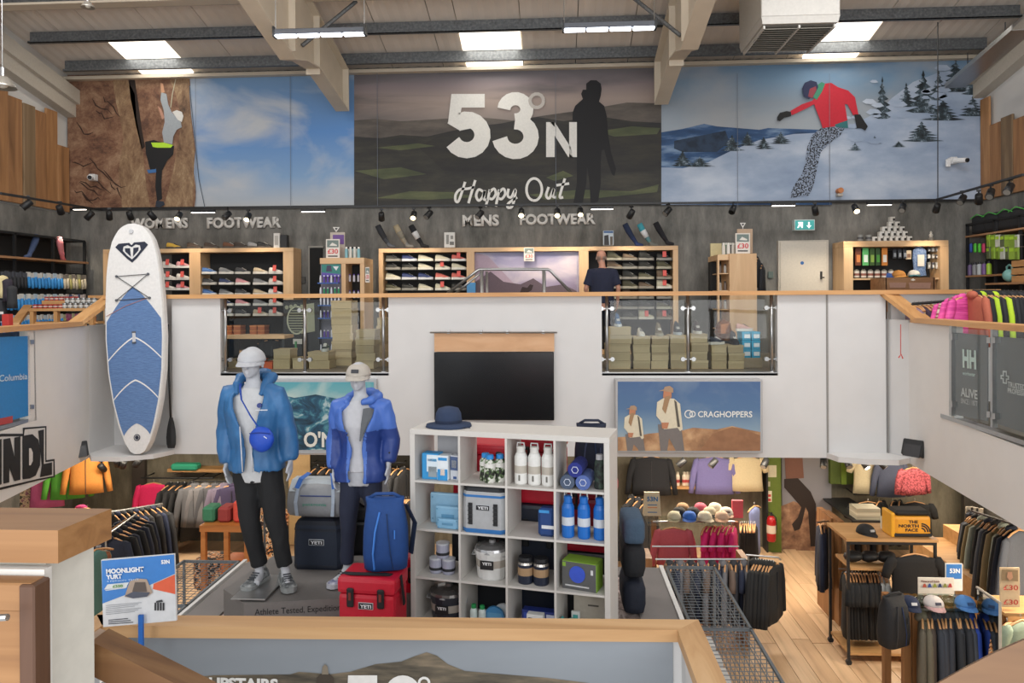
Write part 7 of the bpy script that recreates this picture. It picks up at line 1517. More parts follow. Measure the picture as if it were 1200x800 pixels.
def backpack(lab, loc, rz, col, s=1, tilt=0, hi='#3f7fd6'):
    t = thing('backpack', lab, 'backpack', loc, rz); t.scale = (s,)*3; t.rotation_euler = (tilt, 0, rz)
    mb = MB(); rings = [[(w*math.copysign(abs(math.cos(a))**.6, math.cos(a)), d*math.copysign(abs(math.sin(a))**.7, math.sin(a)), z) for a in [2*math.pi*i/20 for i in range(20)]] for z, w, d in ((0, .12, .07), (.02, .15, .1), (.12, .16, .115), (.28, .155, .105), (.4, .14, .09), (.46, .13, .06), (.49, .135, .035), (.51, .135, .03))]
    mb.loft(rings).jitter(.008, 9, 2).build('pack_body', M(col, .75, bump=.15), t, smooth=True)
    MB().tube([(-.07, -.1, .03), (-.075, -.125, .15), (-.06, -.112, .3), (-.03, -.085, .43)], .007, 6).build('seam_piping', M(hi, .6), t); MB().tube([(.06, -.1, .03), (.045, -.123, .15), (.03, -.112, .3), (.02, -.09, .42)], .004, 6).build('seam', M('#12305c', .6), t)
    MB().tube([(-.12, 0, .5), (-.06, -.02, .54), (.06, -.02, .54), (.12, 0, .5)], .012, 8).build('rolled_top', M(col, .7), t, smooth=True); MB().tube([(.14, .04, .44), (.2, .06, .3), (.17, .05, .08)], [(.008, .025)]*3, 6).build('shoulder_strap', M('#16233c', .8), t)
    MB().b2((.07, -.115, .25), (.078, -.108, .31)).build('zip_pull', M(hi), t); return t
backpack('blue roll-top backpack standing on the red cool box', (at(453, 665, 5.2).x, 5.19, ZQ+.55), R(6), '#16417f', 1.0, R(4))
backpack('navy backpack high behind the top right cube', tuple(TS @ Vector((1.24, .62, 0)))[:2]+(ZQ+1.05,), 0, '#1b2236', .85, hi='#3a4566')
# navy cooler and silver duffel on the plinth
cx_ = at(374, 670, 6.0).x
softcooler((cx_, 6.08, plz), R(-2), .40, .26, .41, '#1a2435', '#141b29', '#141a27', 'large navy soft cooler on the plinth between the mannequins', tabs=False)
def duffel(lab, loc, rz, sc=1, letters=True):
    t = thing('duffel_bag', lab, 'duffel bag', loc, rz); t.scale = (sc,)*3; G = M('#8d8f92', .55, bump=.15)
    rg = lambda x, s: [(x, .15*s*math.copysign(abs(math.cos(a))**.7, math.cos(a)), .15+.15*s*math.copysign(abs(math.sin(a))**.8, math.sin(a))) for a in [2*math.pi*i/18 for i in range(18)]]
    MB().loft([rg(-.25, .75), rg(-.24, .92), rg(-.15, 1), rg(0, 1.02), rg(.15, 1), rg(.24, .92), rg(.25, .75)]).jitter(.006, 8).build('bag_body', G, t, smooth=True)
    MB().loft([[(x, -.13, .235), (x, -.06, .315), (x, .06, .32), (x, .13, .24)] for x in (-.23, -.1, .1, .23)], closed=False).jitter(.004, 8).build('top_flap', M('#b9c0c4', .35), t)
    for s in (-1, 1):
        MB().tube([(s*.15, -.155, .04), (s*.16, -.162, .15), (s*.15, -.13, .26), (s*.12, -.06, .325)], [(.003, .016)]*4, 6, up=(1, 0, 0)).build('webbing', M('#a9b5c4', .6), t); MB().tube([(s*.16, -.13, .26), (s*.14, -.09, .33), (s*.1, .0, .36)], [(.004, .024)]*3, 6, up=(1, 0, 0)).build('handle', M('#3567b5', .6), t)
    MB().tube([(-.12, -.156, .205), (.14, -.156, .205)], .006, 6).build('zip', M('#2c3d70', .5), t)
    if letters: tx(t, 'patagonia', -.1, .125, .024, '#4f8f7c', .2, -.158, .02)
    return t
duffel('silver grey duffel bag with blue handles on the navy cooler', (cx_, 6.06, plz+.412), R(-2), .98); duffel('silver duffel bag half hidden behind the shorter mannequin', (at(432, 600, 6.5).x, 6.5, ZQ+.65), R(-60), .9, False)
hardcooler('black cool box behind the shorter mannequin under duffel', (at(432, 600, 6.5).x, 6.52, ZQ), 0, .4, .34, .65, '#191a1d', False, False)
for i, (c, z) in enumerate((('#151b29', 0), ('#17191d', .28))): tag(MB().box((0, 0, .13), (.18, .42, .26), bev=.07, seg=2).build('holdall', M(c, .8, bump=.2), smooth=True), '%s holdall right of the cube shelf, %s' % (('navy', 'black')[i], ('lower', 'upper')[i]), 'bag').location = (.6, 5.95, ZQ+z)
tag(MB().box((0, 0, .1), (.17, .4, .2), bev=.05, seg=2).build('folded_jacket', M('#405468', .9, bump=.3), smooth=True), 'faded blue folded garment on top of the holdalls', 'jacket').location = (.6, 5.95, ZQ+.54)
# ================================================================ STAIR HEAD IN THE FOREGROUND
zR = 3.0
fr_ = thing('stair_handrail', 'oak handrail framing the printed stair panel in the foreground', 'handrail', (-.7, 3.4, 0))
OAKB = WOOD('oak_bright', '#a37a4e', '#bf9668', '#cfaa7e', 'x', nscale=5, stretch=.05); OAKBY = WOOD('oak_bright_y', '#a37a4e', '#bf9668', '#cfaa7e', 'y', nscale=9, stretch=.12)
aL, aR = atz(118, 734, zR), atz(794, 738, zR); yF = aR.y
MB().prism([(aL.x, yF-.07, zR-.055), (aR.x, yF, zR-.055), (aR.x+.115, yF+.115, zR-.055), (aL.x-.1, yF+.045, zR-.055)], (0, 0, .055)).build('cross_rail', OAKB, fr_, world=True)
MB().prism([(aR.x, yF, zR-.05), (aR.x, 1.6, zR-.05), (aR.x+.115, 1.6, zR-.05), (aR.x+.115, yF+.115, zR-.05)], (0, 0, .05)).build('side_rail', OAKBY, fr_, world=True)
MB().prism([(aL.x, yF, zR-.05), (aL.x, 2.3, zR-.05), (aL.x-.1, 2.3, zR-.05), (aL.x-.1, yF+.115, zR-.05)], (0, 0, .05)).build('side_rail', OAKBY, fr_, world=True)
struct('wall_stair', MB().b2((aL.x, yF+.02, 0), (aR.x+.06, yF+.1, zR-.05)).b2((aR.x+.02, 1.6, 0), (aR.x+.09, yF+.02, zR-.05)).b2((aL.x-.09, 2.3, 0), (aL.x-.02, yF-.06, zR-.05)), WHITE, 'white stair parapet')
t = thing('moorland_print', 'printed moorland panel on the stair parapet with large white lettering', 'panel', (-.7, yF+.02, 1.8))
Yq = yF+.01
MB().b2((aL.x+.0, yF+.008, 1.7), (aR.x-.02, yF+.02, zR-.05)).build('panel_board', SKY('print_panel_sky', 2.5, 2.95, [(0, '#858c93'), (.5, '#83898f'), (1, '#8a9097')], '#7b8187', (.6, 1, 2), (.5, .75), 5), t, world=True)
MOOR = NM('print_moor', [(.3, '#3a352c'), (.5, '#5f5647'), (.7, '#857560')], scale=(.5, 1, 3), nscale=9, detail=8)
pix('moor_print', [(145, 800), (250, 791), (340, 790), (350, 787), (365, 788), (385, 790), (410, 787), (440, 778), (470, 775), (485, 769), (500, 764), (512, 768), (525, 778), (545, 786), (580, 789), (640, 794), (690, 800), (690, 860), (145, 860)], Yq-.004, MOOR, t)
pix('bobble_hat_print', [(370, 806), (371, 794), (376, 789), (386, 789), (391, 794), (392, 806)], Yq-.007, M('#3f362c', .8), t); pix('bobble_print', [(377, 790), (378, 781), (381, 778), (384, 781), (385, 790)], Yq-.009, M('#7d7364', .9), t)
q = at(245, 806, Yq-.01); text('lettering', 'UPSTAIRS', Z_(245, 792, Yq)-q.z, M('#dcdad6', .5), t, Matrix.Translation(q), bold=.045, width=X_(324, Yq)-q.x)
pix('lettering', [(408, 791), (442, 791), (442, 803), (420, 803), (418, 830), (406, 830)], Yq-.01, M('#dcdad6', .5), t); mb = MB(); ribbon(mb, arc(472, 812, 14, 20, -200, 14), 14, onY(Yq-.01)); mb.build('lettering', M('#dcdad6', .5), t, world=True)
mb = MB(); ribbon(mb, arc(497, 800, 6, 0, 360), 3, onY(Yq-.012)); mb.build('degree_mark', M('#dcdad6', .5), t, world=True)
# newel wall and timber cap at lower left
WN = M('#bdb8ad', .8)
nw = thing('newel_cap', 'thick light oak cap on the white stair wall at left', 'wooden cap', (-1.4, 1.36, 4.0)); OAKN = WOOD('oak_near', '#6b4729', '#8a6139', '#9d7349', 'x', nscale=14, stretch=.05, bump=.02)
c1, c2 = at(68, 625, 1.3), at(125, 603, 1.44); zc_ = 4.5-275/870*1.3-.005
MB().prism([(c1.x, 1.3, zc_-.06), (c2.x+.01, 1.44, zc_-.06), (-2.4, 1.44, zc_-.06), (-2.4, 1.3, zc_-.06)], (0, 0, .06)).build('cap_board', OAKN, nw, world=True)
xw0, xw1 = X_(52, 1.32), X_(108, 1.43)
struct('wall_stair', MB().prism([(xw0, 1.32, 0), (xw1, 1.43, 0), (-2.4, 1.43, 0), (-2.4, 1.32, 0)], (0, 0, zc_-.06)), WN, 'white newel wall')
struct('trim_9', MB().b2((-2.4, 1.29, 2), (X_(50, 1.29), 1.31, zc_-.068)), M('#cfcbc4', .6), 'white architrave')
fr2 = thing('oak_frame', 'brown oak frame with mitred corner at lower left edge', 'frame', (-1.2, 1.27, 3.0)); zf = Z_(40, 675, 1.28)
MB().b2((-2.2, 1.245, zf-.05), (X_(46, 1.27), 1.285, zf), bev=.003).build('top_rail', OAKN, fr2, world=True); MB().b2((X_(24, 1.25), 1.24, 2.8), (X_(47, 1.26), 1.284, zf-.001), bev=.003).build('stile', WOOD('oak_brown', '#3d2718', '#523624', '#614330', 'z', nscale=14), fr2, world=True); MB().b2((-2.2, 1.25, 2.8), (X_(24, 1.25), 1.28, zf-.05)).build('inner_board', OAKN, fr2, world=True); MB().cyl(at(-8, 724, 1.2), at(9, 723, 1.2), .006, n=8).build('latch_pin', STEEL, fr2, world=True)
dg_ = thing('descending_handrail', 'brown handrail descending from newel wall across lower left corner', 'handrail', at(115, 760, 1.5))
d0, d1 = at(121, 741, 1.5), at(330, 846, 1.5)
MB().prism([(d0.x, 1.46, d0.z), (d1.x, 1.46, d1.z), (d1.x, 1.46, d1.z-.068), (d0.x, 1.46, d0.z-.07)], (0, .06, 0)).build('rail', WOOD('oak_dark', '#553820', '#6f4d2e', '#80603e', 'x', nscale=10, stretch=.08), dg_, world=True); MB().prism([(d0.x-.001, 1.46, d0.z), (d0.x-.001, 1.46, d0.z-.07), (d0.x-.02, 1.47, d0.z-.066), (d0.x-.02, 1.47, d0.z)], (0, .05, 0)).build('end_grain', M('#b39a86', .8, bump=.3), dg_, world=True)
dr_ = thing('near_handrail', 'smooth brown handrail crossing the lower right corner', 'handrail', at(1160, 790, 1.6))
MB().loft([[at(x, y, 1.6), at(x+6, y+52, 1.58), at(x+12, y+56, 1.64), at(x+2, y-3, 1.68)] for x, y in ((1040, 838), (1098, 801), (1130, 783), (1165, 765), (1215, 743))]).build('rail', WOOD('oak_dark_b', '#5a3c23', '#735131', '#86633f', 'x', nscale=8, stretch=.08), dr_, world=True, smooth=False)
# tent advert on a blue stick
YS_ = yF-.09
t = thing('tent_sign', 'blue, white and orange tent advert board on a blue stick', 'sign', at(163, 735, YS_))
cn = [(118.5, 656), (204, 649), (206.5, 727), (121, 734.5)]
MB().prism([at(x, y, YS_-.02) for x, y in cn], (0, .012, 0)).build('board', M('#d3d4d6', .5), t, world=True)
pq = lambda nm, pts, c, e: pix(nm, pts, YS_-.02-e, M(c, .5), t)
pq('blue_print', [(119, 657), (204, 649.5), (205, 672), (165, 690), (120, 707)], '#3a7cc4', .002); pq('orange_print', [(180, 684), (205, 673), (205.5, 696), (179, 690)], '#d95f3f', .002); pq('tent_print', [(146, 699), (152, 681), (160, 677.5), (172, 678.5), (179, 694), (172, 699), (156, 701)], '#a89484', .005); pq('tent_door_print', [(155, 693), (158, 682), (170, 682), (172, 693)], '#5b504a', .007); pq('tent_floor_print', [(146, 698), (156, 693), (176, 694), (172, 699), (156, 701)], '#4f5360', .008)
pq('price_strip', [(123, 691), (150, 687), (147, 689), (124, 692)], '#c9cdd0', .004); pq('price_strip', [(122, 690.5), (126, 684.5), (151, 682), (148, 688)], '#d5d8d8', .004)
def st(s, x0, y0, x1, hpx, col, b=.02): a, b_ = at(x0, y0, YS_-.028), at(x1, y0, YS_-.028); text('lettering', s, hpx/870*YS_, M(col, .5), t, Matrix.Translation(a) @ Matrix.Rotation(R(-4.5), 4, 'Y'), bold=b, width=b_.x-a.x)
st('MOONLIGHT', 124.5, 672, 169, 5.5, '#e6e8ea', .05); st('YURT', 124.5, 678.5, 143, 5.2, '#e6e8ea', .05); st('53N', 189, 660.5, 199, 4.5, '#e6e8ea', .05); st('£330', 132, 688.5, 144, 3.2, '#5b8f3a', .03); st('4 PERSON TENT', 125, 682, 163, 2, '#bcd2e8', 0)
for i in range(6): pq('text_line_print', [(124, 712-i*.0+i*2.1-3), (166-(i % 3)*4, 708.5+i*2.1-3), (166-(i % 3)*4, 709.1+i*2.1-3), (124, 712.6+i*2.1-3)], '#8d9096', .003)
for i in range(3): pq('text_line_print', [(127, 726+i*2.2), (150+i*3, 724+i*2.2), (150+i*3, 725+i*2.2), (127, 727+i*2.2)], '#4b4e55', .003)
for i in range(4): pq('floorplan_print', [(181+i*3.2, 706), (183+i*3.2, 705.8), (183+i*3.2, 715), (181+i*3.2, 715.2)], '#2b2c30', .004)
pq('floorplan_print', [(183, 704), (190, 702.5), (191, 705), (183, 706)], '#3b3c40', .005)
MB().b2(at(162, 766, YS_-.04), at(167, 721, YS_-.04)+Vector((0, .012, 0))).build('stick', M('#1e5fae', .5), t, world=True)
# ================================================================ GROUND FLOOR SALES AREA
YG_ = 13.45
DK = [('black', '#1a1b1d'), ('charcoal', '#2a2b2e'), ('black', '#202124'), ('dark navy', '#1d2233')]
OLD = WOOD('rack_timber', '#6a4525', '#8a5f38', '#9c7045', 'z', nscale=7); OLDX = WOOD('rack_timber_x', '#9c7446', '#b58a59', '#c69d6d', 'x', nscale=7)
def wallrail(lab, px0, px1, py, Y=YG_-.25):
    t = thing('wall_rail', lab, 'clothes rail', at(px0, py, Y)); MB().cyl(at(px0, py, Y), at(px1, py, Y), .014, n=8).build('rail', DARK, t, world=True)
    for p in (px0+2, px1-2): MB().cyl(at(p, py, Y), Vector((at(p, py, Y).x, 13.6, at(p, py, Y).z)), .01, n=6).build('arm', DARK, t, world=True)
    return t
def G(kind, col, px, py, Y, rz, lab, w=.5, h=.7, s=0, grp=None, **k): return garment(kind, col, at(px, py, Y), rz, lab, grp, w, h, .1, s, **k)
struct('trim_10', MB().b2((X_(155, 13.55), 13.5, 0), (X_(170, 13.55), 13.58, 2.9)), M('#3c352f', .8), 'dark wall pillar')
# left side wall garments
for i, (k, c, px, py, n_) in enumerate((('tee', NM('floral', [(.4, '#1d1a1a'), (.5, '#c9b38f'), (.6, '#7a4a5a')], nscale=18), 35, 545, 'dark floral'), ('tee', '#c85f8d', 55, 540, 'pink and tan'), ('hoodie', '#5fae3f', 79, 530, 'lime green'), ('hoodie', '#d28a3f', 101, 524, 'orange'))):
    G(k, c, px, py, 12.3, .35, '%s top hanging high on the left ground floor wall' % n_, .55, .78, i)
wallrail('black wall rail holding tops at the far left', 20, 115, 541, 12.6)
rackfull(10, at(55, 605, 11.2), at(105, 592, 11.9), [('orange', '#c07a45'), ('green', '#5b8f5c'), ('tan', '#a98762')], ['shirt'], 'on low rail behind oak cap', 'garments on the low left rail', w=.45, h=.6)
tag(garment('jacket', '#c23a6e', at(94, 592, 11.4), .2, 'pink jacket hanging behind the oak newel cap', None, .5, .7), None)
wallrail('black wall rail on the left back wall', 165, 250, 560)
G('fleece', '#d8245f', 180, 563, 13.1, .05, 'bright pink fleece hung facing out on left back wall', .62, .7, 1)
for i, (px, c) in enumerate(((200, 0), (208, 2), (216, 0), (225, 1))): G('jacket', DK[c][1], px, 565, 13.0, 1.2, 'black jacket right of the pink fleece, %s' % ORD[i], .55, 1.0, i % 3, 'black jackets right of the pink fleece')
r1 = thing('clothes_rail', 'steel floor rail with dark jackets at left ground floor', 'clothes rail', (X_(160, 11.5), 11.5, 0)); p0, p1 = at(128, 600, 11.2), at(190, 590, 12.0)
MB().cyl(p0, p1, .015, n=8).build('rail', STEEL, r1, world=True)
for p in (p0, p1): MB().cyl(p, (p.x, p.y, 0), .015, n=8).build('upright', STEEL, r1, world=True)
rackfull(9, p0, p1, [('black', '#1c1c1f'), ('navy', '#1e2740'), ('charcoal', '#2c2d30')], ['jacket'], 'on steel rail below the pink fleece', 'dark jackets on the left floor rail', w=.6, h=1.0)
r2 = thing('clothes_rail', 'steel slanted rail with tan hangers in front left', 'clothes rail', at(125, 620, 10.2)); p2, p3 = at(124, 628, 9.9), at(160, 602, 10.9); MB().cyl(p2, p3, .014, n=8).build('rail', STEEL, r2, world=True)
for p in (p2, p3): MB().cyl(p, (p.x, p.y, 0), .014, n=8).build('upright', STEEL, r2, world=True)
rackfull(7, p2, p3, [('navy', '#1a2133'), ('black', '#17181a')], ['hoodie'], 'on slanted rail above the tent sign', 'dark hoodies on the slanted rail', w=.6, h=.85)
for i, (px, c, n_) in enumerate(((228, '#5b5c60', 'grey'), (240, '#6c6b6e', 'pale grey'), (252, '#4c4d52', 'dark grey'), (262, '#6e6577', 'mauve grey'), (272, '#3b3350', 'purple'))): G('jacket', c, px, 566, 12.7, .15, '%s jacket hung facing out left of the taller mannequin' % n_, .5, .75, i % 3)
wallrail('black wall rail with grey jackets at left', 222, 285, 564, 12.9)
t = thing('wall_shelf', 'thin timber wall shelf with a green bag, under the ledge', 'shelf', at(230, 552, 13.3)); MB().b2(at(196, 553, 13.3), at(262, 550, 13.3)+Vector((0, .3, 0))).build('shelf_board', OLDX, t, world=True)
tag(MB().box(at(218, 545, 13.35)+Vector((0, 0, -.02)), (.5, .2, .12), bev=.03).build('green_bag', M('#2f9a78')), 'flat green bag lying on the left wall shelf', 'bag')
# printed table
t = thing('display_table', 'orange timber table with glass top behind the platform at left', 'table', (X_(262, 9.4), 9.4, 0)); TO = WOOD('table_orange', '#8f5423', '#b06c31', '#c27e42', 'x'); zt_t = Z_(262, 616, 9.3)
MB().b2((X_(232, 9.3), 9.3, zt_t-.08), (X_(290, 9.3), 10.0, zt_t)).build('table_top', TO, t, world=True)
for px in (233, 260, 284): MB().b2((X_(px, 9.3), 9.31, 0), (X_(px, 9.3)+.06, 9.37, zt_t-.08)).build('leg', TO, t, world=True)
CAMO = NM('camo_floral', [(.42, '#1b1817'), (.47, '#d28a4c'), (.54, '#e3c9a3'), (.6, '#3a2b28')], nscale=14, detail=4, dist=1, interp='CONSTANT')
for i, (px, py, w, h, c, n_) in enumerate(((246, 662, .4, .42, CAMO, 'camouflage print'), (276, 662, .35, .4, M('#d87a3c'), 'orange'))): tag(MB().box((0, 0, 0), (w, .4, h), bev=.08, seg=2).jitter(.02, 5).build('bean_bag', c, smooth=True), '%s bundle under the orange timber table' % n_, 'bundle').location = Vector((X_(px, 9.6), 9.65, .9))
tag(MB().b2((X_(236, 9.6), 9.45, .4), (X_(288, 9.6), 9.9, .68)).build('table_crate', OLDX), 'crate under the orange table', 'crate')
for i, (px, c, n_) in enumerate(((245, '#3f7f5c', 'green'), (263, '#9a3b36', 'dark red'), (281, '#d8503f', 'coral'))): tag(MB().box((0, 0, .1), (.17, .25, .2 if i < 2 else .28), bev=.03).build('folded_clothes', M(c, .8)), '%s folded clothing on the orange table' % n_, 'folded clothes').location = (X_(px, 9.5), 9.55, zt_t+(.0 if i < 2 else .04))
rackfull(6, at(304, 600, 9.5), at(322, 588, 9.9), [('camouflage print', CAMO), ('orange print', '#cf7a4a'), ('camouflage print', CAMO)], ['dress'], 'between the taller mannequin legs', 'printed tops between the mannequin legs', w=.45, h=.8)
struct('door_3', MB().b2((X_(337, 13.4), 13.4, 0), (X_(362, 13.4), 13.48, 2.9)), M('#c9ab7c', .6), 'pale beige panel door')
wallrail('black wall rail behind the mannequins', 365, 475, 542)
rackfull(13, at(368, 545, 12.6), at(478, 547, 12.6), DK+[('dark olive', '#2c2b22')], ['jacket', 'shirt'], 'on the dark rail behind the mannequins', 'dark jackets behind the mannequins', rz=1.3, w=.5, h=1.1)
rackfull(10, at(455, 585, 11.5), at(480, 583, 11.5), [('brown', '#6d5138'), ('black', '#1b1b1c')], ['shirt'], 'on low rail left of the cube shelf', 'shirts on the low middle rail', rz=1.4, w=.45, h=.8)
struct('trim_11', MB().b2((X_(360, 13.45), 13.42, 0), (X_(480, 13.45), 13.46, 2.9)), M('#26241f', .9), 'dark slatted wall panel')
# ---- middle right
struct('trim_12', MB().b2((X_(742, 13.5), 13.5, 0), (X_(744, 13.5), 13.58, 2.9)).b2((X_(895, 13.4), 13.3, 0), (X_(897, 13.4), 13.58, 2.9)), DARK, 'dark wall posts')
col = thing('fire_point_board', 'olive green wall board carrying fire notices', 'board', (X_(906, 13.4), 13.4, 0)); MB().b2((X_(897, 13.35), 13.35, 0), (X_(914, 13.35), 13.5, 3.05)).build('board', M('#56671f', .7), col, world=True)
for a, b, c, d, cc in ((899, 545, 910, 559, '#bdb79c'), (900, 564, 902.5, 570, '#a9a48c'), (898, 575, 904.5, 588, '#c9c2ae')): pix('notice', [(a, d), (c, d), (c, b), (a, b)], 13.345, M(cc), col)
for y in (579, 584): pix('notice_print', [(899, y+3), (903.5, y+3), (903.5, y), (899, y)], 13.34, M('#b5382e'), col)
t = thing('fire_extinguisher', 'red fire extinguisher hanging on the green wall board', 'fire extinguisher', at(904, 634, 13.2)); MB().lathe([(.06, 0), (.075, .02), (.078, .36), (.06, .42), (.025, .45)], n=18).build('cylinder_body', M('#a3161c', .3), t, smooth=True); MB().lathe([(.025, .45), (.02, .5)], n=10).build('valve', DARK, t); MB().tube([(-.02, 0, .49), (-.07, -.02, .52), (-.07, -.02, .5)], .008, 6).build('lever', DARK, t); MB().tube([(.02, 0, .47), (.08, 0, .42), (.09, 0, .2)], .01, 6).build('hose', DARK, t); MB().lathe([(.079, .15), (.079, .29)], n=18).build('label_band', M('#c9b9a8'), t)
t = thing('wall_mural', 'lower wall mural of a trekker in dark trousers on brown rocks', 'mural', at(938, 645, 13.5)); MB().b2((X_(915, 13.5), 13.5, .05), (X_(973, 13.5), 13.53, 3.05)).build('banner', SKY('print_trek_sky', 1, 2.4, [(0, '#7f7f86'), (1, '#6f6a66')]), t, world=True)
RB = NM('print_scree', [(.3, '#5b4233'), (.5, '#8a6750'), (.7, '#b08d70')], nscale=6, detail=9); pix('scree_print', [(915, 593), (930, 587), (945, 594), (962, 600), (973, 606), (973, 646), (915, 646)], 13.495, RB, t)
pix('shorts_print', [(919, 530), (940, 530), (942, 560), (921, 562)], 13.49, M('#6f4b3d'), t); pix('trousers_print', [(919, 561), (935, 560), (950, 576), (956, 590), (956, 640), (950, 640), (947, 600), (944, 594), (940, 612), (937, 620), (931, 622), (928, 614), (935, 606), (939, 594), (927, 580), (919, 571)], 13.488, M('#241a17'), t)
# wall garments centre right
G('jacket', '#191b20', 763, 532, 13.2, 0, 'black jacket hung facing out high above the tote bag', .72, .7, 0); G('shirt', '#6f6a9c', 837, 532, 13.2, 0, 'lavender shirt hung facing out above the hats', .7, .68, 1); G('tee', '#c2b390', 875, 532, 13.2, 0, 'cream t-shirt hung facing out beside the green board', .58, .62, 2)
t = thing('wall_shelf', 'small pale shelf with cream bottles on the lower wall', 'shelf', at(800, 573, 13.2)); MB().b2(at(783, 573, 13.2), at(818, 570, 13.2)+Vector((0, .3, 0))).build('shelf_board', OLDX, t, world=True)
for i, px in enumerate((787, 794, 802, 806, 810)): bottle('cream bottle with red band on small wall shelf, %s' % ORD[i], at(px, 570, 13.3), '#cfc3b0', '#b9ad9c', .26, .04, 'cream bottles on the wall shelf', '#a33a3a')
for i in range(3): G('jacket', ('#17181b', '#202126', '#191a1d')[i], 741+i*8, 580+i*3, 12.6, .9, 'long black coat at left of the tote bag, %s' % ORD[i], .6, 1.0, i, 'long black coats')
t = thing('tote_bag', 'cream tote bag with blue lettering standing beside the hats', 'bag', at(764, 603, 11.2)); MB().loft([[(-.13, -.06, 0), (.13, -.06, 0), (.13, .06, 0), (-.13, .06, 0)], [(-.11, -.02, .34), (.11, -.02, .34), (.11, .02, .34), (-.11, .02, .34)]]).build('bag_body', M('#c9bb9f', .9), t); tx(t, '53N', -.08, .22, .07, '#2f6a9c', .16, -.065, .03)
for zz in (.17, .13, .06): MB().b2((-.07, -.06, zz-.012), (.07, -.055, zz)).build('print_line', M('#c87f4a' if zz == .13 else '#2f6a9c'), t)
# timber ended rack with hats
t = thing('timber_rack', 'timber ended clothing rack with hats on its glass top', 'clothes rack', (X_(820, 10.8), 10.8, 0)); Yk = 11.0; ztk = Z_(815, 611, Yk)
for px in (762, 858): MB().b2((X_(px, Yk), Yk, 0), (X_(px, Yk)+.07, Yk+.07, ztk)).build('timber_post', OLD, t, world=True)
MB().cyl(at(765, 611, Yk), at(861, 611, Yk), .014, n=8).build('rail', STEEL, t, world=True); MB().b2((X_(755, Yk), Yk-.25, ztk), (X_(868, Yk), Yk+.25, ztk+.012)).build('glass_top', GL, t, world=True)
Yn = 9.7; ztn = Z_(815, 655, Yn)
for px in (758, 872): MB().b2((X_(px, Yn)-.03, Yn, 0), (X_(px, Yn)+.05, Yn+.4, ztn)).build('timber_end', OLD, t, world=True)
MB().cyl(at(768, 655, Yn), at(874, 655, Yn), .014, n=8).build('rail', STEEL, t, world=True); MB().cyl(at(764, 640, Yn+.3), at(866, 640, Yn+.3), .012, n=8).build('rail', STEEL, t, world=True)
rackfull(16, at(778, 656, Yn), at(878, 656, Yn), [('taupe', '#6a5a50'), ('dark grey', '#34353a'), ('navy', '#232a3f'), ('grey', '#6a6a6e')], ['tee', 'hoodie'], 'on the front rail of the hat rack', 'garments on the front rail of the hat rack', rz=1.35, w=.42, h=.75)
G('fleece', '#b5525c', 789, 615, 10.9, 0, 'dusty pink fleece facing out under the hats', .5, .55, 1)
rackfull(8, at(824, 614, 10.9), at(862, 614, 10.9), [('hot pink', '#c81f5f'), ('magenta', '#d0246c')], ['dress', 'tee'], 'beside the dusty pink fleece', 'pink tops under the hats', rz=1.1, w=.4, h=.75)
rackfull(8, at(866, 612, 12.0), at(886, 612, 12.0), [('black', '#17181a')], ['trousers'], 'at right end of the hat rack', 'black leggings on the rack end', rz=1.3, w=.45, h=.7); G('dress', '#6f79a0', 884, 590, 12.2, .8, 'pale blue long garment hanging near the green board', .3, .8, 0)
rackfull(8, at(884, 655, 9.6), at(908, 658, 9.6), [('black', '#141517'), ('black', '#1b1c1e')], ['jacket'], 'on the outer arm by the open floor', 'black tops on the outer arm', rz=1.0, w=.55, h=.72)
t = thing('outer_arm', 'steel display arm reaching over the open floor', 'rail', at(880, 650, 9.6)); MB().tube([at(874, 650, 9.6), at(912, 653, 9.6), at(915, 656, 9.6)], .012, 6).build('arm', STEEL, t, world=True); MB().cyl(at(877, 650, 9.6), Vector((at(877, 650, 9.6).x, 9.6, 0)), .012, n=6).build('post', STEEL, t, world=True)
rdh = random.Random(4)
for i, (px, c, b, bd, n_) in enumerate(((790, '#b9b39a', '#8f8a72', None, 'cream'), (796, '#1b1c1f', '#1b1c1f', '#c9c9c9', 'black badged'), (800, '#9a7a58', '#9a7a58', None, 'tan'), (808, '#2f62b5', '#2657a8', None, 'bright blue'), (812, '#232428', '#232428', None, 'black'), (821, '#c0566a', '#b9b3a6', None, 'rose'), (826, '#cfc5ae', '#c9bfa8', None, 'ivory'), (832, '#b5ac94', '#26262a', None, 'stone and black'), (838, '#d0c7b4', '#bfb59c', None, 'pale cream'), (846, '#c9a88f', '#c29a80', None, 'peach'), (851, '#d8d0c0', '#c9a58f', '#6f5a50', 'white badged'))):
    cap('%s cap in the hat pile on the glass top, %s' % (n_, ORD[i] if i < 10 else 'far right'), at(px, 607-(i % 3)*5, Yk-.2+(i % 3)*.16), rdh.uniform(-.5, .5), c, b, bd, r=.1, group=None)
tag(MB().box(at(864, 596, 11.3), (.16, .05, .26)).build('pink_sign', M('#c8505a')), 'pink sign board at the right end of hats', 'sign')
# ---- green glass screen and garments right
t = thing('glass_screen', 'olive green wall panel left of the cream t-shirt', 'panel', (X_(985, 13.4), 13.4, 0)); MB().b2((X_(972, 13.4), 13.4, 1.2), (X_(1000, 13.4), 13.5, 3.05)).build('panel_board', M('#4a5a1c', .6), t, world=True); MB().b2((X_(985, 13.38), 13.38, 1.2), (X_(991, 13.38), 13.4, 3.05)).build('panel_stripe', M('#6b8226', .6), t, world=True)
G('tee', '#cdbf9c', 1016, 532, 13.2, 0, 'cream t-shirt hung high above black tops at right', .5, .66, 0); G('shirt', '#50566a', 1044, 538, 13.1, 0, 'slate grey long sleeved shirt high on right wall', .5, .62, 1); G('shirt', NM('plaid', [(.45, '#6d262c'), (.55, '#a84f56')], scale=(4, 4, 4), nscale=10), 1070, 545, 12.6, .2, 'red patterned shirt high on the right wall', .5, .45, 2)
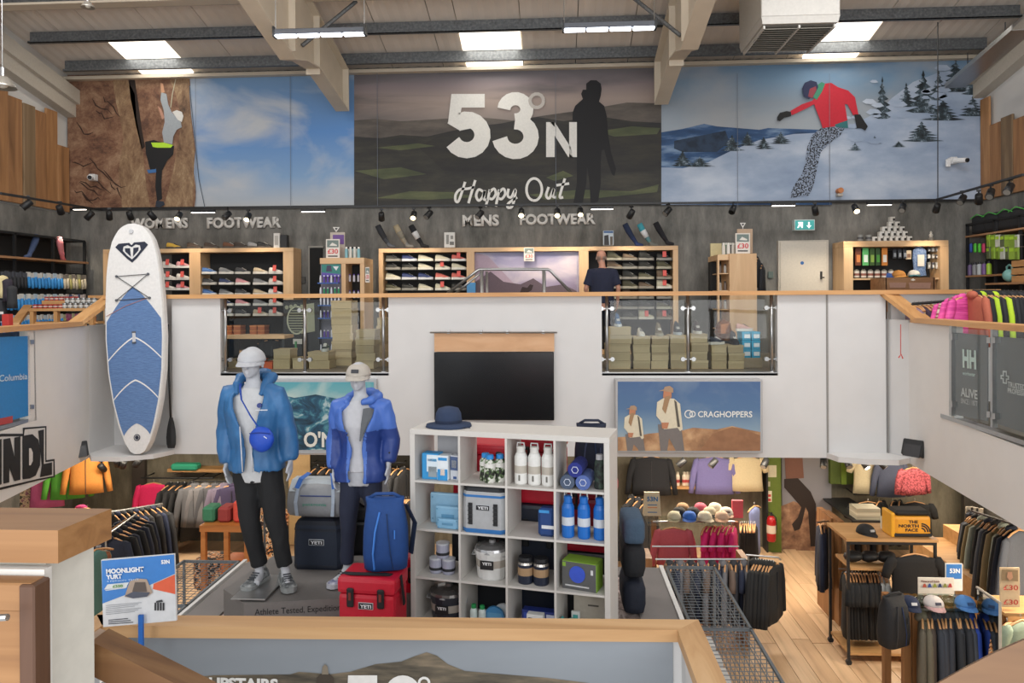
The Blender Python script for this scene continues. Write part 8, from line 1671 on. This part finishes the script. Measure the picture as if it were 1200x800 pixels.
wallrail('black wall rail under the cream t-shirt', 1000, 1084, 579)
for i, px in enumerate((1017, 1030, 1046, 1054, 1072)): G('tee', '#17181a', px, 585, 12.9, (0, .9, 1.0, 1.1, 0)[i], 'black top hanging on the right back wall, %s' % ORD[i], .6, .7, i % 3, 'black tops on the right back wall')
tag(MB().b2(at(1004, 609, 12.2), at(1032, 596, 12.2)+Vector((0, .3, 0))).build('folded_stack', NM('folded', [(.4, '#8d8878'), (.6, '#b9b39f')], scale=(.1, .1, 4), nscale=8)), 'stack of folded stone coloured clothing', 'folded clothes')
struct('trim_13', MB().b2((X_(1125, 13.3), 13.2, 0), (X_(1129, 13.3), 13.3, 2.9)).b2((X_(1129, 13.3), 13.3, 0), (X_(1150, 13.3), 13.4, 2.9)), M('#2f2a24', .8), 'dark slat wall strip')
# black metal rack
def metalrack():
    t = thing('metal_rack', 'black metal clothes rack with timber top carrying a yellow duffel', 'clothes rack', (X_(1035, 9.5), 9.6, 0)); y0, y1 = 9.3, 9.9; xa, xb = X_(992, y0), X_(1094, y0); zt = Z_(1040, 634, y0)
    for x, y in ((xa, y0), (xb, y0), (xa, y1), (xb, y1)): MB().b2((x-.015, y-.015, .05), (x+.015, y+.015, zt)).build('post', DARK, t, world=True); MB().cyl((x, y-.02, .035), (x, y+.02, .035), .035, n=10).build('castor', DARK, t, world=True)
    MB().b2((xa-.03, y0-.03, zt), (xb+.03, y1+.03, zt+.035)).build('timber_top', OLDX, t, world=True); MB().b2((xa, y0, .12), (xb, y1, .15)).build('timber_base', OLDX, t, world=True)
    for y in (y0, y1): MB().b2((xa, y-.012, zt-.04), (xb, y+.012, zt)).build('frame_bar', DARK, t, world=True)
    x2 = X_(1048, y0); MB().b2((xa+.03, y0, zt-.36), (x2, y1-.1, zt-.33)).build('inner_shelf', OLDX, t, world=True); MB().cyl((xa, 9.6, zt-.45), (x2, 9.6, zt-.45), .012, n=8).build('rail', STEEL, t, world=True)
    rackfull(11, (xa+.05, 9.55, zt-.47), (X_(1030, 9.5), 9.55, zt-.47), [('black', '#121315'), ('black', '#1a1b1d')], ['tee'], 'on the lower rail of the metal rack', 'black t-shirts on the metal rack', rz=1.35, w=.45, h=.75)
    rackfull(3, (X_(1031, 9.5), 9.55, zt-.47), (X_(1040, 9.5), 9.55, zt-.47), [('white', '#bfc2c0'), ('pale grey', '#a9adab')], ['tee'], 'beside the black ones on metal rack', 'white t-shirts on the metal rack', rz=1.35, w=.45, h=.75)
    for i in range(3): tag(MB().sphere((0, 0, .05), .12, 12, 8, (1, .8, .5)).jitter(.02, 8).build('black_bag', M('#161719'), smooth=True), 'black bundle on the inner shelf of metal rack, %s' % ORD[i], 'bag').location = (xa+.14+i*.2, 9.5, zt-.31)
    return t, xa, xb, zt, y0, y1
mr, xa, xb, ztm, y0m, y1m = metalrack()
t = thing('duffel_bag', 'yellow and black duffel bag with black brand lettering on metal rack', 'duffel bag', (X_(1070, 9.3), 9.42, ztm+.036)); MB().box((0, .05, .14), (.44, .26, .24), bev=.04, seg=2).build('bag_body', M('#d8951f', .5), t); MB().box((-.235, .05, .15), (.05, .27, .3), bev=.02, seg=2).build('end_panel', M('#e0a11f', .5), t); MB().box((.01, .05, .29), (.42, .25, .07), bev=.03).build('top_flap', M('#1b1b1b', .7), t); MB().box((0, .05, .03), (.46, .27, .04), bev=.01).build('base_band', M('#17171a'), t)
for s, z in (('THE', .175), ('NORTH', .125), ('FACE', .075)): tx(t, s, {'THE': -.05, 'NORTH': -.17, 'FACE': -.09}[s], z, .036, '#2a1512', {'THE': .11, 'NORTH': .24, 'FACE': .15}[s], -.083, .04)
for r_ in (.045, .075, .1): mb = MB(); ribbon(mb, [(x, z) for x, z in arc(.1, .07, r_, 0, 90)], .018, lambda x, z: Vector((x+.0, -.083, z))); mb.build('arc_emblem', M('#1d1512'), t)
q = cap('flat black cap lying on the metal rack top', (X_(1017, 9.4), 9.5, ztm+.036), .3, '#17181a', '#17181a', '#9a9a9a', r=.11); tag(MB().box(at(1042, 618, 9.7), (.2, .04, .28)).build('paper_sign', M('#cfc8b4')), 'cream paper sign behind the yellow duffel', 'sign')
G('tee', '#131315', 1072, 645, 9.2, 0, 'large black t-shirt facing out on right of metal rack', .6, .75, 0)
rackfull(7, at(960, 612, 10.4), at(974, 608, 10.9), [('navy', '#1b2236'), ('black', '#17181a')], ['shirt'], 'on timber rack by the mural', 'dark shirts on the timber rack by the mural', rz=1.3, w=.4, h=.85)
t = thing('timber_rack', 'narrow timber ended rack between mural and metal rack', 'clothes rack', (X_(978, 10.4), 10.5, 0)); MB().b2((X_(972, 10.4), 10.4, .08), (X_(979, 10.4), 10.95, Z_(975, 607, 10.4))).build('timber_end', OLD, t, world=True); MB().b2((X_(981, 10.2), 10.2, .08), (X_(988, 10.2), 10.75, Z_(984, 611, 10.2))).build('timber_end', OLD, t, world=True); MB().cyl(at(957, 612, 10.4), at(974, 610, 10.5), .012, n=6).build('rail', STEEL, t, world=True)
rackfull(8, at(988, 620, 10.2), at(1036, 620, 10.2), [('tan striped', '#8a6b48'), ('brown', '#5f4a38'), ('black', '#1d1c1c')], ['shirt'], 'on hangers behind the rack top', 'shirts behind the metal rack top', rz=1.3, w=.4, h=.5)
# stepped podium
t = thing('podium', 'stepped pale timber podium against the right lower wall', 'podium', (5.8, 10.6, 0)); 
pa = [at(1098, 660, 10.4), at(1165, 656, 11.0)]
for k, (dx0, z) in enumerate(((5.35, .85), (5.85, 1.05))): MB().b2((dx0, 9.4+k*.2, 0), (7.3, 11.6, z)).build('step', OLDX, t, world=True)
rackfull(14, at(1138, 600, 11.2), at(1196, 618, 8.9), [('dark navy', '#161c2b'), ('slate', '#4b4f57'), ('black', '#1a1a1c'), ('khaki', '#77684a'), ('sage grey', '#8e9488'), ('black', '#151517')], ['jacket', 'shirt'], 'on the right lower wall rail', 'jackets on the right lower wall', rz=.5, w=.55, h=.95)
wr_ = thing('wall_rail', 'rail with paper tags along the right lower wall', 'clothes rail', at(1150, 600, 11)); MB().cyl(at(1134, 597, 11.3), at(1200, 618, 8.8), .014, n=8).build('rail', DARK, wr_, world=True)
for i, px in enumerate((1136, 1142, 1148)): MB().box(at(px, 598+i, 11.2), (.1, .01, .12)).build('paper_tag', M('#d0c8b8'), wr_, world=True)
def signpost(lab, x0, y0, x1, y1, Y, face, words, ang=0):
    def ex(t, P):
        for (s, xx, yy, ww, hh, c) in words: a, b = at(xx, yy, Y-.006), at(xx+ww, yy, Y-.006); text('lettering', s, hh/870*Y, M(c, .5), t, Matrix.Translation(a), bold=.03, width=b.x-a.x)
    return card('sign', lab, 'sign', x0, y0, x1, y1, Y, face, ex)
s1 = signpost('blue and white price sign above the waterproof jacket sign', 1108, 660, 1128, 692, 8.6, '#cfd0cf', [('53N', 1113, 671, 12, 5, '#e6e8ea')]); pix('blue_print', [(1109, 661), (1127, 661), (1127, 678), (1109, 678)], 8.597, M('#2f6fb5'), s1)
s2 = signpost('wide white sign with a row of coloured jackets', 1076, 677, 1118, 697, 8.3, '#d2cabf', [('Waterproof Guide', 1079, 682, 22, 2.5, '#6a4038')])
for i, c in enumerate(('#a8452f', '#2f4a8c', '#8a8f3a', '#26335e', '#7d7f3a', '#a33236')): pix('jacket_print', [(1081+i*6, 688), (1082.5+i*6, 683.5), (1084.5+i*6, 683.5), (1086+i*6, 688)], 8.29, M(c), s2)
for q_, x_, y_, Y_ in ((s1, 1118, 692, 8.61), (s2, 1097, 697, 8.31)): v_ = at(x_, y_, Y_); MB().cyl(v_, (v_.x, v_.y, 0), .012, n=6).build('stand_rod', STEEL, q_, world=True)
ws_ = thing('wall_shelf', 'black wall shelf under the stone coloured folded clothing', 'shelf', at(1018, 610, 12.2)); MB().b2(at(1000, 612, 12.15), (at(1036, 612, 12.15).x, 13.55, at(1036, 609.3, 12.2).z)).build('shelf_board', DARK, ws_, world=True)
# cap table and coat rail in front
t = thing('timber_rack', 'timber post rack with three caps on its glass shelf', 'clothes rack', (X_(1100, 7.9), 8.0, 0)); Yc = 7.9; zc2 = Z_(1095, 710, Yc)
for px in (1049, 1057, 1067): MB().b2((X_(px, Yc), Yc+(px == 1049)*.3, 0), (X_(px, Yc)+.07, Yc+.07+(px == 1049)*.3, zc2)).build('timber_post', OLD, t, world=True)
MB().b2((X_(1054, Yc), Yc-.15, zc2), (X_(1146, Yc), Yc+.3, zc2+.012)).build('glass_shelf', GLASS('#e3ebe6', key='glass2'), t, world=True); MB().cyl(at(1075, 714, Yc), at(1145, 714, Yc), .013, n=8).build('rail', STEEL, t, world=True)
rackfull(12, at(1078, 717, Yc), at(1143, 716, Yc), [('khaki', '#5f584a'), ('khaki', '#67604f'), ('dark brown', '#4a4037'), ('slate', '#363a42'), ('slate', '#3b3f47'), ('dark slate', '#2d3037'), ('slate', '#353941'), ('charcoal', '#2b2d31'), ('slate', '#3a3e46'), ('charcoal', '#2e3035'), ('slate', '#3d424b'), ('royal blue', '#1f3f93')], ['jacket'], 'on rail under the three caps', 'jackets under the three caps', rz=1.25, w=.5, h=.9)
for px, c, b, bd, n_ in ((1066, '#232c44', '#1f2840', '#c9c9c9', 'navy cap with white back, left of the three'), (1094, '#cfc6c0', '#c79f9c', '#4a4a58', 'white cap with pink brim, middle of the three'), (1131, '#4f82bd', '#4a7cb8', '#2f4f7c', 'sky blue cap with badge, right of the three')): cap(n_, at(px, 709, Yc-.03)+Vector((0, 0, .0)), 0, c, b, bd, r=.095)
for px in (1080, 1112): tag(MB().sphere((0, 0, .05), .08, 10, 8, (1, 1, .7)).build('head_form', GLASS('#dfe6e3', key='glass2'), smooth=True), 'clear head form %s cap' % ('left of the middle' if px < 1090 else 'right of the middle'), 'head form').location = at(px, 709, Yc+.1)
bp = backpack('black backpack hanging from the timber post rack', at(1047, 756, 7.75), .4, '#191a1d', 1.0, hi='#2a2b2e')
t = thing('mirror', 'frameless slanted floor mirror right of the cap rack', 'mirror', at(1158, 775, 7.6)); MB().loft([[at(1145, 690, 7.9), at(1171, 708, 7.1), at(1171, 760, 7.1), at(1145, 785, 7.9)], [at(1146.5, 690, 7.93), at(1172.5, 708, 7.13), at(1172.5, 760, 7.13), at(1146.5, 785, 7.93)]]).build('mirror_glass', M('#9a9a96', .05, 1), t, world=True); MB().tube([at(1145, 688, 7.9), at(1172, 706, 7.1), at(1172, 775, 7.1)], .014, 6).build('frame', M('#b9b2a4', .5), t, world=True)
s3 = card('sign', 'cream price poster with portrait at the right edge', 'sign', 1172, 665, 1195, 711, 7.6, '#cdb592', None); pix('portrait_print', [(1174, 667), (1193, 668), (1193, 681), (1174, 680)], 7.59, M('#8f7a5c'), s3); pix('face_print', [(1181, 670), (1186, 670), (1187, 677), (1183, 680), (1180, 676)], 7.586, M('#b98c70'), s3)
for y in (691, 708): a = at(1176, y, 7.59); text('lettering', '£30', .05, M('#b5483c'), s3, Matrix.Translation(a), bold=.02, width=.14)
t = thing('table', 'small oak table holding folded green top at the right edge', 'table', (X_(1195, 7.6), 7.6, 0)); MB().b2((X_(1172, 7.6), 7.55, Z_(1190, 716, 7.6)-.03), (X_(1230, 7.6), 8.0, Z_(1190, 716, 7.6)+.0)).build('table_top', OLDX, t, world=True); 
for px in (1174, 1226): MB().b2((X_(px, 7.6), 7.6, 0), (X_(px, 7.6)+.04, 7.64, Z_(1190, 716, 7.6)-.03)).build('leg', OLD, t, world=True)
G('tee', '#8a9a86', 1196, 722, 7.4, .4, 'sage green top hanging at the lower right edge', .4, .6, 1); G('tee', CAMO, 1180, 726, 7.5, .6, 'dark floral top left of the sage green top', .35, .5, 2)
# left lower strip of floral garments under the tent sign
rackfull(7, at(112, 640, 8.4), at(118, 640, 9.2), [('teal print', '#4a6f66'), ('rust', '#8f5230'), ('floral', CAMO)], ['dress'], 'between newel wall and tent sign', 'printed garments behind the tent sign', rz=1.3, w=.35, h=1.0)
# spotlights under the soffit at lower level (heads seen against the wall)
for i, (px, py, l) in enumerate(((119, 547, 0), (137, 541, 0), (145, 543, 0), (162, 541, 0), (800, 541, 0), (837, 541, 0), (897, 541, 0), (965, 541, 0), (993, 541, 0), (1012, 542, 1), (1032, 542, 0))):
    o = copy_tree(sp0, loc=at(px, py, 12.3)+Vector((0, 0, .12)), rz=.4*i); o['label'] = 'black spotlight under the soffit, %s at ground floor level' % (ORD[i]); o['group'] = 'soffit spotlights'
    if l:
        for c in o.children:
            for g_ in c.children: g_.data = lens_me[1]
mb = MB(); rail(mb, at(110, 537, 12.3)+Vector((0, 0, .14)), at(1060, 534, 12.3)+Vector((0, 0, .14)), .035, .03); tag(mb.build('light_track', DARK), 'black light track under the soffit at ground floor level', 'light track')
